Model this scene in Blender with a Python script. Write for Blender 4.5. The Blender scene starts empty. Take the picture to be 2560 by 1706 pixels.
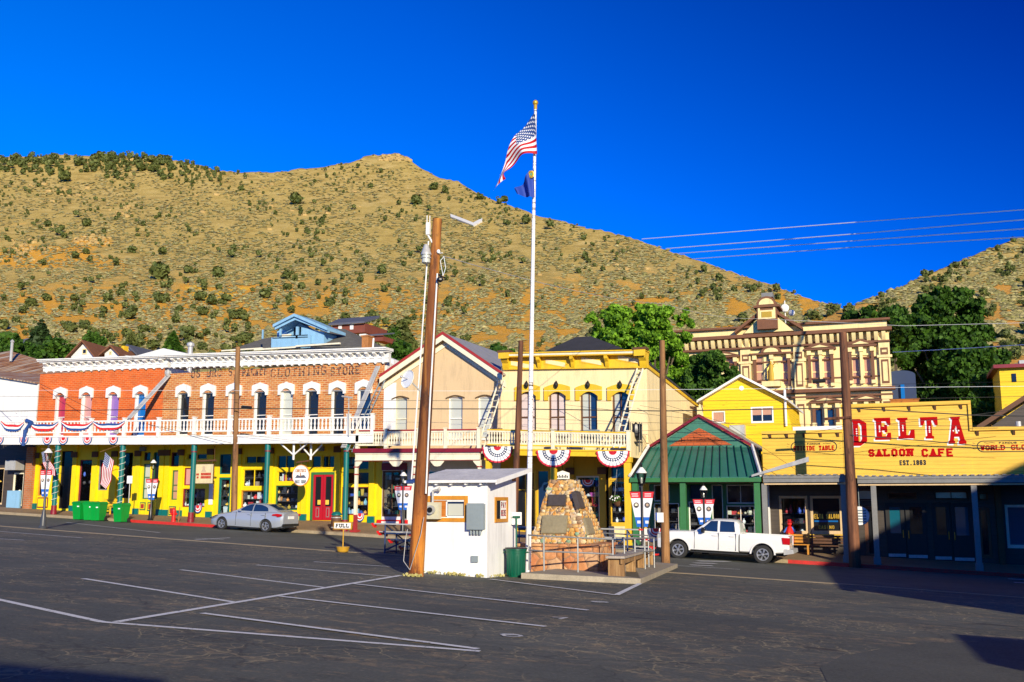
import bpy, bmesh, math, random
import numpy as np
from mathutils import Vector
random.seed(7); RNG = np.random.RandomState(11)
C = bpy.context.scene.collection
sc = bpy.context.scene

# ---------------------------------------------------------------- camera, sky, sun, exposure
# world axes: x runs along the street (downhill to the right), y runs away from the lot, the far kerb is y = 0
LENS_F, PITCH, YAW = 2500.0, math.radians(9.04), math.radians(21.3)
CX, CY, CZ = 17.97, -46.1, 1.7
cam = bpy.data.cameras.new('camera'); cam_ob = bpy.data.objects.new('camera', cam); C.objects.link(cam_ob)
cam.lens = LENS_F / 2560 * 36; cam.sensor_width = 36; cam.clip_end = 6000
cam_ob.location = (CX, CY, CZ); cam_ob.rotation_euler = (math.pi/2 + PITCH, 0, YAW)
sc.camera = cam_ob
SUN_EL = math.radians(15.5); SUN_DIR = (0.60, -0.80)
world = bpy.data.worlds.new('World'); sc.world = world; world.use_nodes = True
nt = world.node_tree; bg = nt.nodes['Background']
sky = nt.nodes.new('ShaderNodeTexSky'); sky.sky_type = 'NISHITA'; sky.sun_disc = False
sky.sun_elevation = SUN_EL; sky.sun_rotation = math.atan2(SUN_DIR[0], SUN_DIR[1])
sky.altitude = 1900; sky.air_density = 1.0; sky.dust_density = 0.0; sky.ozone_density = 3.0
tint = nt.nodes.new('ShaderNodeMix'); tint.data_type = 'RGBA'; tint.blend_type = 'MULTIPLY'
tint.inputs[0].default_value = 1; tint.inputs[7].default_value = (0.0, 0.50, 1.28, 1)
nt.links.new(sky.outputs[0], tint.inputs[6])
# deep polarised blue: the sky darkens away from the horizon and away from the sun side
wtc = nt.nodes.new('ShaderNodeTexCoord'); dotn = nt.nodes.new('ShaderNodeVectorMath'); dotn.operation = 'DOT_PRODUCT'; dotn.inputs[1].default_value = (.56, .22, .80)
nt.links.new(wtc.outputs['Generated'], dotn.inputs[0]); srm = nt.nodes.new('ShaderNodeValToRGB'); nt.links.new(dotn.outputs['Value'], srm.inputs[0])
for p, c in ((.0, (1.0, 1.0, 1.0)), (.30, (.62, .66, .86)), (.62, (.2, .20, .46)), (1.0, (.05, .05, .12))):
    e = srm.color_ramp.elements[0] if p == 0 else (srm.color_ramp.elements[-1] if p == 1 else srm.color_ramp.elements.new(p)); e.color = (*c, 1)
sm = nt.nodes.new('ShaderNodeMix'); sm.data_type = 'RGBA'; sm.blend_type = 'MULTIPLY'; sm.inputs[0].default_value = 1
nt.links.new(tint.outputs[2], sm.inputs[6]); nt.links.new(srm.outputs[0], sm.inputs[7]); nt.links.new(sm.outputs[2], bg.inputs[0])
bg.inputs[1].default_value = 0.15
sun = bpy.data.lights.new('sun', 'SUN'); sun.energy = 5.0; sun.angle = math.radians(0.5); sun.color = (1.0, 0.885, 0.66)
sun_ob = bpy.data.objects.new('sun', sun); C.objects.link(sun_ob)
sd = Vector((SUN_DIR[0]*math.cos(SUN_EL), SUN_DIR[1]*math.cos(SUN_EL), math.sin(SUN_EL)))
sun_ob.rotation_euler = sd.to_track_quat('Z', 'Y').to_euler()
sc.view_settings.view_transform = 'Standard'; sc.view_settings.look = 'None'
sc.view_settings.exposure = 0.28; sc.view_settings.gamma = 1.0

# ---------------------------------------------------------------- measuring helpers
R0 = (math.cos(YAW), math.sin(YAW)); F0 = (-math.sin(YAW), math.cos(YAW))
GA, GB, G0 = -0.04067, -0.02684, -0.5064          # the street and lot are one gently tilted plane
def gz(x, y): return G0 + GA*x + GB*y
def walk(x, y=0.0):                                # top of the far pavement, which climbs towards the shops
    return G0 + GA*x + 0.15 + float(np.interp(x, [-30, -21, -11, -5, 3, 10, 20], [.03, .055, .12, .13, .10, .06, .05]))*y
def ray(px, py):
    u = (px-1280)/LENS_F; v = (853-py)/LENS_F; h = math.cos(PITCH) - math.sin(PITCH)*v
    return (R0[0]*u+F0[0]*h, R0[1]*u+F0[1]*h, math.sin(PITCH)+math.cos(PITCH)*v)
def P(px, py, y):
    d = ray(px, py); k = (y-CY)/d[1]; return CX+k*d[0], CZ+k*d[2]
def PXP(px, py, x):
    d = ray(px, py); k = (x-CX)/d[0]; return CY+k*d[1], CZ+k*d[2]
def G(px, py, h=0.0):
    d = ray(px, py); k = (G0+h+GA*CX+GB*CY-CZ)/(d[2]-GA*d[0]-GB*d[1]); return CX+k*d[0], CY+k*d[1], CZ+k*d[2]
def D(px, py, dist):
    d = ray(px, py); return CX+dist*d[0], CY+dist*d[1], CZ+dist*d[2]
def rect(px0, px1, py0, py1, y):
    xm, zm = (px0+px1)/2, (py0+py1)/2
    return P(px0, zm, y)[0], P(px1, zm, y)[0], P(xm, py1, y)[1], P(xm, py0, y)[1]

# ---------------------------------------------------------------- materials
def nodes(name):
    m = bpy.data.materials.new(name); m.use_nodes = True
    return m, m.node_tree, m.node_tree.nodes['Principled BSDF']
def coords(nt, scale=(1, 1, 1)):
    tc = nt.nodes.new('ShaderNodeTexCoord'); mp = nt.nodes.new('ShaderNodeMapping'); mp.inputs['Scale'].default_value = scale
    nt.links.new(tc.outputs['Object'], mp.inputs[0]); return mp.outputs[0]
def noise(nt, vec, scale, detail=4, rough=.6):
    n = nt.nodes.new('ShaderNodeTexNoise'); n.inputs['Scale'].default_value = scale; n.inputs['Detail'].default_value = detail
    n.inputs['Roughness'].default_value = rough; nt.links.new(vec, n.inputs['Vector']); return n.outputs[0]
def ramp(nt, fac, stops):
    r = nt.nodes.new('ShaderNodeValToRGB'); el = r.color_ramp.elements
    while len(el) < len(stops): el.new(0.5)
    for e, (p, c) in zip(el, stops): e.position = p; e.color = (*c, 1) if len(c) == 3 else c
    nt.links.new(fac, r.inputs[0]); return r.outputs[0]
def mixc(nt, fac, a, b, mode='MIX'):
    n = nt.nodes.new('ShaderNodeMix'); n.data_type = 'RGBA'; n.blend_type = mode
    for s, v in ((0, fac), (6, a), (7, b)):
        if isinstance(v, (int, float)): n.inputs[s].default_value = v
        elif isinstance(v, tuple): n.inputs[s].default_value = (*v[:3], 1)
        else: nt.links.new(v, n.inputs[s])
    return n.outputs[2]
def bump(nt, bs, h, strength, dist=.02):
    b = nt.nodes.new('ShaderNodeBump'); b.inputs['Strength'].default_value = strength; b.inputs['Distance'].default_value = dist
    nt.links.new(h, b.inputs['Height']); nt.links.new(b.outputs[0], bs.inputs['Normal'])
def math_(nt, op, a, b=None, c=None):
    n = nt.nodes.new('ShaderNodeMath'); n.operation = op
    for i, v in enumerate((a, b, c)):
        if v is None: continue
        if isinstance(v, (int, float)): n.inputs[i].default_value = v
        else: nt.links.new(v, n.inputs[i])
    return n.outputs[0]
M = {}
def paint(name, col, rough=.6, var=.18, scale=1.5, stretch=(1, 1, 1), metal=0, bmp=.15, coat=0, fine=14, dirt=.22):
    m, nt, bs = nodes(name); v = coords(nt, stretch)
    n = noise(nt, v, scale, 6); n2 = noise(nt, v, fine, 3)
    f = math_(nt, 'MULTIPLY_ADD', n2, .5, math_(nt, 'MULTIPLY', n, .5))
    lo = tuple(c*(1-var*1.3) for c in col); hi = tuple(min(1, c*(1+var*.6)) for c in col)
    c = ramp(nt, f, [(.32, lo), (.66, hi)])
    if dirt:      # rain streaks and grime
        dn = noise(nt, coords(nt, (2.4, 2.4, .35)), 1.3, 6, .7); c = mixc(nt, ramp(nt, dn, [(.50, (0, 0, 0)), (.72, (dirt*2, dirt*2, dirt*2))]), c, tuple(q*.45+.02 for q in col))
    nt.links.new(c, bs.inputs['Base Color'])
    bs.inputs['Roughness'].default_value = rough; bs.inputs['Metallic'].default_value = metal
    if coat: bs.inputs['Coat Weight'].default_value = coat; bs.inputs['Coat Roughness'].default_value = .05
    if bmp: bump(nt, bs, n2, bmp, .01)
    M[name] = m; return m
def clap(name, col, pitch=.2, var=.2, peel=None):
    """painted horizontal boards"""
    m, nt, bs = nodes(name); v = coords(nt)
    sx = nt.nodes.new('ShaderNodeSeparateXYZ'); nt.links.new(v, sx.inputs[0])
    fr = math_(nt, 'FRACT', math_(nt, 'DIVIDE', sx.outputs[2], pitch))
    groove = math_(nt, 'LESS_THAN', fr, .12)
    n = noise(nt, coords(nt, (.5, .5, 3)), 2.5, 6)
    c = ramp(nt, n, [(.3, tuple(q*(1-var) for q in col)), (.65, col)])
    if peel:
        pn = noise(nt, coords(nt, (.6, .6, 5)), 1.4, 8, .7)
        c = mixc(nt, ramp(nt, pn, [(.6, (0, 0, 0)), (.66, (1, 1, 1))]), c, peel)
    c = mixc(nt, math_(nt, 'MULTIPLY', groove, .45), c, tuple(q*.35 for q in col))
    nt.links.new(c, bs.inputs['Base Color']); bs.inputs['Roughness'].default_value = .6
    bump(nt, bs, fr, .5, .02); M[name] = m; return m
def brick(name, c1, c2, mortar, patch=None, msize=.018, pthr=.55):
    m, nt, bs = nodes(name)
    tc = nt.nodes.new('ShaderNodeTexCoord'); sp = nt.nodes.new('ShaderNodeSeparateXYZ'); nt.links.new(tc.outputs['Object'], sp.inputs[0])
    cb = nt.nodes.new('ShaderNodeCombineXYZ'); nt.links.new(math_(nt, 'ADD', sp.outputs[0], sp.outputs[1]), cb.inputs[0]); nt.links.new(sp.outputs[2], cb.inputs[1])
    b = nt.nodes.new('ShaderNodeTexBrick'); nt.links.new(cb.outputs[0], b.inputs['Vector'])
    b.inputs['Scale'].default_value = 1; b.inputs['Brick Width'].default_value = .34; b.inputs['Row Height'].default_value = .12
    b.inputs['Mortar Size'].default_value = msize; b.inputs['Bias'].default_value = 0
    b.inputs['Color1'].default_value = (*c1, 1); b.inputs['Color2'].default_value = (*c2, 1); b.inputs['Mortar'].default_value = (*mortar, 1)
    c = b.outputs[0]
    if patch:
        pn = noise(nt, tc.outputs['Object'], .8, 7, .65)
        c = mixc(nt, ramp(nt, pn, [(pthr, (0, 0, 0)), (pthr+.06, (1, 1, 1))]), c, patch)
    n = noise(nt, tc.outputs['Object'], 1.2, 5)
    c = mixc(nt, ramp(nt, n, [(.35, (.0, .0, .0)), (.7, (.35, .35, .35))]), c, (.12, .04, .01))
    nt.links.new(c, bs.inputs['Base Color']); bs.inputs['Roughness'].default_value = .85
    bump(nt, bs, b.outputs[1], -.4, .02); M[name] = m; return m
def wood(name, lo, hi, axis=2, rough=.8, scale=1.0, grade=None):
    s = [9*scale]*3; s[axis] = .45*scale
    m, nt, bs = nodes(name); n = noise(nt, coords(nt, tuple(s)), 1.4, 8, .7); n2 = noise(nt, coords(nt), .5, 3)
    c = ramp(nt, n, [(.28, tuple(q*.25 for q in lo)), (.45, lo), (.68, hi)])
    c = mixc(nt, ramp(nt, n2, [(.4, (0, 0, 0)), (.7, (.6, .6, .6))]), c, tuple(q*.5 for q in lo))
    kn = noise(nt, coords(nt, (2.2, 2.2, .8)), 1.6, 6, .75); c = mixc(nt, ramp(nt, kn, [(.54, (0, 0, 0)), (.64, (.75, .75, .75))]), c, tuple(q*.28 for q in lo))
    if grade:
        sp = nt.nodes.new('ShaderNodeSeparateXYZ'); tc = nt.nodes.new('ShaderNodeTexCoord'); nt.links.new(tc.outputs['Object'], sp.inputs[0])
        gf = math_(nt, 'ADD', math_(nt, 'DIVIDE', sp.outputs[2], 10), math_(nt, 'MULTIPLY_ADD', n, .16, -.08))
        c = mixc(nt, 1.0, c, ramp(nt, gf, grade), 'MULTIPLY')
    nt.links.new(c, bs.inputs['Base Color']); bs.inputs['Roughness'].default_value = rough
    bump(nt, bs, n, .8, .03); M[name] = m; return m
def stones(name, scale, cols, mortar, msize=.05, rough=.7, bstr=.8):
    m, nt, bs = nodes(name); v = coords(nt)
    wn = noise(nt, v, 2.5, 2)
    vv = nt.nodes.new('ShaderNodeVectorMath'); vv.operation = 'MULTIPLY_ADD'
    nz = nt.nodes.new('ShaderNodeTexNoise'); nz.inputs['Scale'].default_value = 3; nt.links.new(v, nz.inputs['Vector'])
    nt.links.new(nz.outputs[1], vv.inputs[0]); vv.inputs[1].default_value = (.18, .18, .18); nt.links.new(v, vv.inputs[2])
    a = nt.nodes.new('ShaderNodeTexVoronoi'); a.inputs['Scale'].default_value = scale; nt.links.new(vv.outputs[0], a.inputs['Vector'])
    e = nt.nodes.new('ShaderNodeTexVoronoi'); e.feature = 'DISTANCE_TO_EDGE'; e.inputs['Scale'].default_value = scale; nt.links.new(vv.outputs[0], e.inputs['Vector'])
    sp = nt.nodes.new('ShaderNodeSeparateColor'); nt.links.new(a.outputs['Color'], sp.inputs[0])
    r = nt.nodes.new('ShaderNodeValToRGB'); r.color_ramp.interpolation = 'CONSTANT'; el = r.color_ramp.elements
    while len(el) < len(cols): el.new(.5)
    for i, (x, c) in enumerate(zip(el, cols)): x.position = i/len(cols); x.color = (*c, 1)
    nt.links.new(sp.outputs[0], r.inputs[0])
    n = noise(nt, v, 9, 5, .7)
    c = mixc(nt, ramp(nt, n, [(.3, (.0, .0, .0)), (.75, (.55, .55, .55))]), r.outputs[0], (.30, .14, .05))
    c = mixc(nt, ramp(nt, e.outputs[0], [(msize*.6, (1, 1, 1)), (msize, (0, 0, 0))]), c, mortar)
    nt.links.new(c, bs.inputs['Base Color']); bs.inputs['Roughness'].default_value = rough
    bump(nt, bs, ramp(nt, e.outputs[0], [(0, (0, 0, 0)), (.18, (1, 1, 1))]), bstr, .06); M[name] = m; return m
def flat(name, col, rough=.5, metal=0, emit=None, spec=.5):
    m, nt, bs = nodes(name); bs.inputs['Base Color'].default_value = (*col, 1); bs.inputs['Roughness'].default_value = rough
    bs.inputs['Metallic'].default_value = metal; bs.inputs['Specular IOR Level'].default_value = spec; M[name] = m; return m
def glass(name, col=(.9, .95, 1), clear=.86):
    m, nt, bs = nodes(name); out = nt.nodes['Material Output']
    tr = nt.nodes.new('ShaderNodeBsdfTransparent'); tr.inputs[0].default_value = (*col, 1)
    gl = nt.nodes.new('ShaderNodeBsdfGlossy'); gl.inputs['Roughness'].default_value = .02
    fr = nt.nodes.new('ShaderNodeFresnel'); fr.inputs[0].default_value = 1.5
    mx = nt.nodes.new('ShaderNodeMixShader'); nt.links.new(fr.outputs[0], mx.inputs[0]); nt.links.new(tr.outputs[0], mx.inputs[1]); nt.links.new(gl.outputs[0], mx.inputs[2])
    nt.links.new(mx.outputs[0], out.inputs[0]); M[name] = m; return m

Y1 = (.88, .64, .0)
paint('white_paint', (.82, .81, .77), .55, .06)
paint('chalk_white', (.80, .79, .76), .7, .08)
paint('shop_yellow', Y1, .55, .10, bmp=.05)
paint('deep_yellow', (.80, .50, .015), .55, .12)
paint('cream_stucco', (.86, .70, .38), .8, .07)
paint('tan_stucco', (.66, .48, .27), .85, .06)
paint('cream_trim', (.80, .74, .55), .6, .06)
paint('court_cream', (.88, .70, .33), .75, .10)
paint('court_brown', (.19, .075, .032), .7, .2)
paint('court_roof', (.085, .018, .02), .5, .2)
paint('teal_paint', (.0, .14, .13), .45, .12)
paint('burgundy', (.22, .008, .02), .45, .15)
paint('door_red', (.45, .008, .018), .4, .1)
paint('red_paint', (.72, .012, .008), .45, .12)
paint('trim_red', (.36, .025, .02), .5, .12)
paint('green_paint', (.035, .17, .05), .5, .15)
paint('green_metal', (.035, .165, .125), .45, .15, stretch=(.6, 1, .15))
paint('gable_green', (.045, .19, .13), .6, .18)
paint('grey_paint', (.21, .21, .20), .5, .15)
paint('black_paint', (.012, .012, .014), .35, .1, bmp=0)
paint('lamp_grey', (.06, .065, .075), .4, .2, bmp=.05)
paint('galvanised', (.46, .46, .45), .45, .18, metal=.15)
paint('pale_roof', (.74, .72, .68), .7, .25)
paint('steel_rail', (.33, .34, .34), .4, .15, metal=.5)
paint('metal_roof', (.34, .34, .33), .5, .15)
paint('roof_felt', (.035, .035, .04), .9, .3)
paint('shingle', (.13, .125, .11), .95, .35, scale=3, fine=20)
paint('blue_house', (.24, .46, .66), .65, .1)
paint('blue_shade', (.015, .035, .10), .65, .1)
paint('brown_shingle', (.22, .085, .035), .9, .25)
paint('barn_red', (.20, .05, .03), .8, .2)
paint('slate_blue', (.09, .10, .14), .8, .2)
paint('ochre_wall', (.62, .38, .02), .7, .12)
paint('orange_trim', (.62, .26, .02), .5, .15)
paint('booth_white', (.84, .84, .83), .7, .03)
paint('concrete', (.36, .31, .23), .9, .25, scale=2, fine=30)
paint('pavement', (.30, .20, .11), .9, .3, scale=.8, fine=18)
paint('kerb_tan', (.34, .27, .17), .9, .25, scale=2, fine=25)
paint('kerb_red', (.55, .02, .015), .7, .25, scale=2, fine=25)
paint('bin_green', (.0, .30, .035), .4, .08, bmp=0)
paint('can_green', (.0, .10, .055), .35, .1, bmp=0)
paint('brass', (.75, .42, .04), .3, .2, metal=.3)
paint('plaque_dark', (.11, .09, .08), .4, .2, metal=.4)
paint('plaque_light', (.36, .31, .19), .45, .2, metal=.3)
paint('bench_grey', (.42, .36, .30), .8, .3, stretch=(1, 8, 1))
paint('rubber', (.018, .018, .018), .8, .1, bmp=0)
paint('rim', (.55, .56, .58), .3, .1, metal=.7, bmp=0)
paint('box_grey', (.24, .29, .31), .4, .08, bmp=0)
paint('meter_cream', (.58, .55, .40), .5, .1, bmp=0)
paint('dark_brown', (.11, .065, .025), .8, .3)  # dark brown of decks, porch ceiling, hoods, shutter and pilaster
paint('line_white', (.75, .75, .72), .8, .35, scale=4, fine=22)
paint('blue_frame', (.01, .04, .14), .45, .1, bmp=0)
paint('sign_cream', (.70, .60, .36), .6, .12)
paint('sign_wood', (.12, .05, .02), .7, .2)
paint('adobe', (.45, .18, .05), .85, .3, scale=3)
clap('delta_yellow', (.86, .53, .06), .17, .18, peel=(.70, .42, .10))
clap('clap_yellow', (.88, .58, .005), .19, .08, peel=(.50, .22, .01))
clap('white_boards', (.80, .79, .75), .2, .06)
clap('dark_boards', (.07, .055, .045), .2, .3)
brick('painted_brick', (.74, .125, .006), (.62, .09, .005), (.66, .26, .10), (.60, .20, .06), .013, .63)
brick('old_brick', (.46, .10, .016), (.62, .22, .045), (.62, .42, .20), (.70, .38, .12), .020, .62)
brick('gable_brick', (.60, .13, .03), (.55, .10, .02), (.30, .08, .03))
brick('chimney_brick', (.52, .17, .05), (.45, .13, .04), (.40, .26, .16))
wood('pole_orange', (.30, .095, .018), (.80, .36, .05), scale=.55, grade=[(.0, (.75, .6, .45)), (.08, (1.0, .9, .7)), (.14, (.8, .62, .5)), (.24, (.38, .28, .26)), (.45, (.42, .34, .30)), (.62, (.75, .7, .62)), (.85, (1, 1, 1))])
wood('pole_dark', (.11, .04, .018), (.30, .12, .05), scale=.5)
wood('pole_brown', (.22, .10, .035), (.46, .24, .085), scale=.5)
wood('bench_wood', (.30, .16, .06), (.55, .36, .16))
wood('orange_board', (.42, .13, .015), (.60, .22, .03), 0)
wood('trunk_bark', (.10, .07, .045), (.26, .20, .14))
stones('fieldstone', 5.6, [(.62, .50, .36), (.52, .26, .07), (.70, .62, .52), (.45, .19, .06), (.62, .36, .10), (.28, .20, .15), (.55, .34, .18), (.68, .44, .16), (.16, .30, .20), (.60, .46, .30), (.66, .30, .05), (.78, .68, .52), (.74, .42, .12)], (.55, .42, .26), .04)
stones('slabstone', 2.6, [(.62, .28, .12), (.68, .36, .16), (.58, .24, .09), (.66, .40, .22), (.55, .20, .08), (.70, .34, .12)], (.34, .18, .10), .045, bstr=.5)
flat('dark_pane', (.012, .014, .018), .06)
flat('pane_black', (.004, .004, .005), .12)
flat('pane_blind', (.50, .52, .46), .15)
flat('pane_pink', (.55, .28, .26), .2)
flat('pane_blue', (.01, .13, .42), .15)
flat('pane_purple', (.26, .14, .42), .15)
flat('pane_navy', (.01, .03, .09), .08)
flat('pane_brown', (.50, .27, .17), .25)
flat('pane_painted_sky', (.008, .10, .15), .05)  # teal sky reflection painted into the base colour of the saloon glass
flat('lace', (.62, .52, .50), .8)
flat('pane_red', (.42, .03, .06), .2)
flat('ink', (.012, .012, .012), .6)
flat('letter_red', (.42, .0, .002), .6, spec=.1)
flat('letter_white', (.85, .85, .82), .5)
flat('banner_red', (.62, .02, .03), .6)
flat('banner_white', (.78, .78, .80), .6)
flat('banner_blue', (.01, .13, .55), .6)
flat('cloth_red', (.62, .015, .02), .7)
flat('cloth_white', (.82, .82, .82), .7)
flat('cloth_blue', (.012, .06, .25), .7)
flat('navy_flag', (.01, .045, .32), .7)
flat('gold', (.62, .38, .04), .4, .4)
flat('cable_black', (.01, .01, .01), .6)
flat('cable_pale', (.85, .88, .9), .5)
flat('lens_red', (.45, .005, .01), .15)
flat('rope_light', (.7, .7, .62), .6)
flat('interior', (.018, .014, .012), .9)
glass('shop_glass'); glass('lamp_glass', (.85, .85, .85))
PALETTE = []
for i, c in enumerate([(.7, .7, .66), (.55, .03, .03), (.04, .10, .45), (.65, .42, .04), (.05, .25, .12), (.6, .25, .05), (.5, .06, .28), (.10, .08, .07), (.42, .30, .20), (.75, .65, .45), (.03, .03, .035), (.2, .42, .5)]):
    PALETTE.append(flat('goods_%02d' % i, tuple(min(.9, q*1.25+.02) for q in c), .5))

# car paints
def carpaint(name, col, metal=0.0, rough=.25):
    m = flat(name, col, rough, metal); m.node_tree.nodes['Principled BSDF'].inputs['Coat Weight'].default_value = .8; return m
carpaint('silver_paint', (.38, .42, .48), .3, .3); carpaint('truck_white', (.74, .74, .73))

# ---------------------------------------------------------------- mesh builder
ORG = {}
class MB:
    def __init__(s): s.v = []; s.f = []; s.m = []; s.k = 0; s.uv = None
    def add(s, vs, fs, k=None):
        o = len(s.v); s.v += [tuple(v) for v in vs]
        for f in fs: s.f.append([o+i for i in f]); s.m.append(s.k if k is None else k)
    def hexa(s, p, k=None):    # 8 points: bottom ring 0-3, top ring 4-7
        s.add(p, [(0, 3, 2, 1), (4, 5, 6, 7), (0, 1, 5, 4), (1, 2, 6, 5), (2, 3, 7, 6), (3, 0, 4, 7)], k)
    def box(s, x0, x1, y0, y1, z0, z1, k=None):
        s.hexa([(x0, y0, z0), (x1, y0, z0), (x1, y1, z0), (x0, y1, z0), (x0, y0, z1), (x1, y0, z1), (x1, y1, z1), (x0, y1, z1)], k)
    def tbox(s, x0, x1, y0, y1, zb, zt, k=None):     # box with sloping bottom and top: zb = (left, right)
        s.hexa([(x0, y0, zb[0]), (x1, y0, zb[1]), (x1, y1, zb[1]), (x0, y1, zb[0]), (x0, y0, zt[0]), (x1, y0, zt[1]), (x1, y1, zt[1]), (x0, y1, zt[0])], k)
    def prism(s, pts, y0, y1, k=None):                # (x, z) outline pushed from y0 to y1
        n = len(pts); vs = [(a, y0, b) for a, b in pts] + [(a, y1, b) for a, b in pts]
        s.add(vs, [tuple(range(n)), tuple(range(2*n-1, n-1, -1))] + [(i, i+n, (i+1) % n+n, (i+1) % n) for i in range(n)], k)
    def prismx(s, pts, x0, x1, k=None):               # (y, z) outline pushed from x0 to x1
        n = len(pts); vs = [(x0, a, b) for a, b in pts] + [(x1, a, b) for a, b in pts]
        s.add(vs, [tuple(range(n)), tuple(range(2*n-1, n-1, -1))] + [(i, i+n, (i+1) % n+n, (i+1) % n) for i in range(n)], k)
    def prismz(s, pts, z0, z1, k=None):
        n = len(pts); vs = [(a, b, z0) for a, b in pts] + [(a, b, z1) for a, b in pts]
        s.add(vs, [tuple(range(n-1, -1, -1)), tuple(range(n, 2*n))] + [(i, (i+1) % n, (i+1) % n+n, i+n) for i in range(n)], k)
    def tube(s, p0, p1, r0, r1=None, n=8, k=None):
        r1 = r0 if r1 is None else r1; a = Vector(p0); b = Vector(p1); d = (b-a).normalized()
        u = d.orthogonal().normalized(); w = d.cross(u); vs = []
        for p, r in ((a, r0), (b, r1)):
            for i in range(n): t = 2*math.pi*i/n; vs.append(p+(u*math.cos(t)+w*math.sin(t))*r)
        s.add(vs, [(i, (i+1) % n, (i+1) % n+n, i+n) for i in range(n)] + [tuple(range(n-1, -1, -1)), tuple(range(n, 2*n))], k)
    def path(s, pts, r, n=6, k=None):
        for a, b in zip(pts[:-1], pts[1:]): s.tube(a, b, r, r, n, k)
    def lathe(s, prof, c, n=14, k=None, ax='z'):
        vs = []; m = len(prof)
        for r, h in prof:
            for i in range(n):
                t = 2*math.pi*i/n; a, b = r*math.cos(t), r*math.sin(t)
                vs.append((c[0]+a, c[1]+b, c[2]+h) if ax == 'z' else ((c[0]+a, c[1]+h, c[2]+b) if ax == 'y' else (c[0]+h, c[1]+a, c[2]+b)))
        fs = [(j*n+i, j*n+(i+1) % n, (j+1)*n+(i+1) % n, (j+1)*n+i) for j in range(m-1) for i in range(n)]
        fs += [tuple(range(n-1, -1, -1)), tuple(range((m-1)*n, m*n))]; s.add(vs, fs, k)
    def ball(s, c, rx, ry=None, rz=None, n=10, k=None):
        ry = ry or rx; rz = rz or rx; h = n//2; vs = []
        for j in range(h+1):
            p = math.pi*j/h
            for i in range(n): t = 2*math.pi*i/n; vs.append((c[0]+rx*math.sin(p)*math.cos(t), c[1]+ry*math.sin(p)*math.sin(t), c[2]-rz*math.cos(p)))
        s.add(vs, [(j*n+i, j*n+(i+1) % n, (j+1)*n+(i+1) % n, (j+1)*n+i) for j in range(h) for i in range(n)], k)
    def build(s, name, mats, parent=None, angle=32, org=None, solid=True):
        me = bpy.data.meshes.new(name); v = np.array(s.v, dtype=float)
        if parent is not None: org = ORG[parent.name]
        elif org is None:
            lo, hi = v.min(0), v.max(0); org = ((lo[0]+hi[0])/2, (lo[1]+hi[1])/2, lo[2])
        v = v - np.array(org)
        me.from_pydata(v.tolist(), [], s.f)
        mats = mats if isinstance(mats, (list, tuple)) else [mats]
        for m in mats: me.materials.append(M[m] if isinstance(m, str) else m)
        me.polygons.foreach_set('material_index', np.array(s.m, dtype=np.int32))
        if s.uv is not None:
            uvl = me.uv_layers.new(name='UVMap'); arr = np.array(s.uv)[[l.vertex_index for l in me.loops]]; uvl.data.foreach_set('uv', arr.ravel())
        if solid:
            bm = bmesh.new(); bm.from_mesh(me); bmesh.ops.recalc_face_normals(bm, faces=bm.faces); bm.to_mesh(me); bm.free()
        me.polygons.foreach_set('use_smooth', [True]*len(me.polygons)); me.set_sharp_from_angle(angle=math.radians(angle))
        me.update()
        o = bpy.data.objects.new(name, me); C.objects.link(o)
        if parent is None: o.location = org
        else: o.parent = parent
        ORG[o.name] = org
        return o
def tag(o, label=None, cat=None, group=None, kind=None):
    if label: o['label'] = label
    if cat: o['category'] = cat
    if group: o['group'] = group
    if kind: o['kind'] = kind
    return o
def root(name, loc, label, cat, group=None):
    o = bpy.data.objects.new(name, None); C.objects.link(o); o.location = loc; o.empty_display_size = .3
    ORG[o.name] = tuple(loc); return tag(o, label, cat, group)
def copy_tree(o, loc, rz=0.0, label=None, scale=None):
    c = o.copy(); C.objects.link(c); c.location = loc; c.rotation_euler = (0, 0, rz)
    if label: c['label'] = label
    if scale: c.scale = scale
    for ch in o.children:
        d = ch.copy(); C.objects.link(d); d.parent = c
        for g in ch.children:
            e = g.copy(); C.objects.link(e); e.parent = d
    return c

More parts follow.
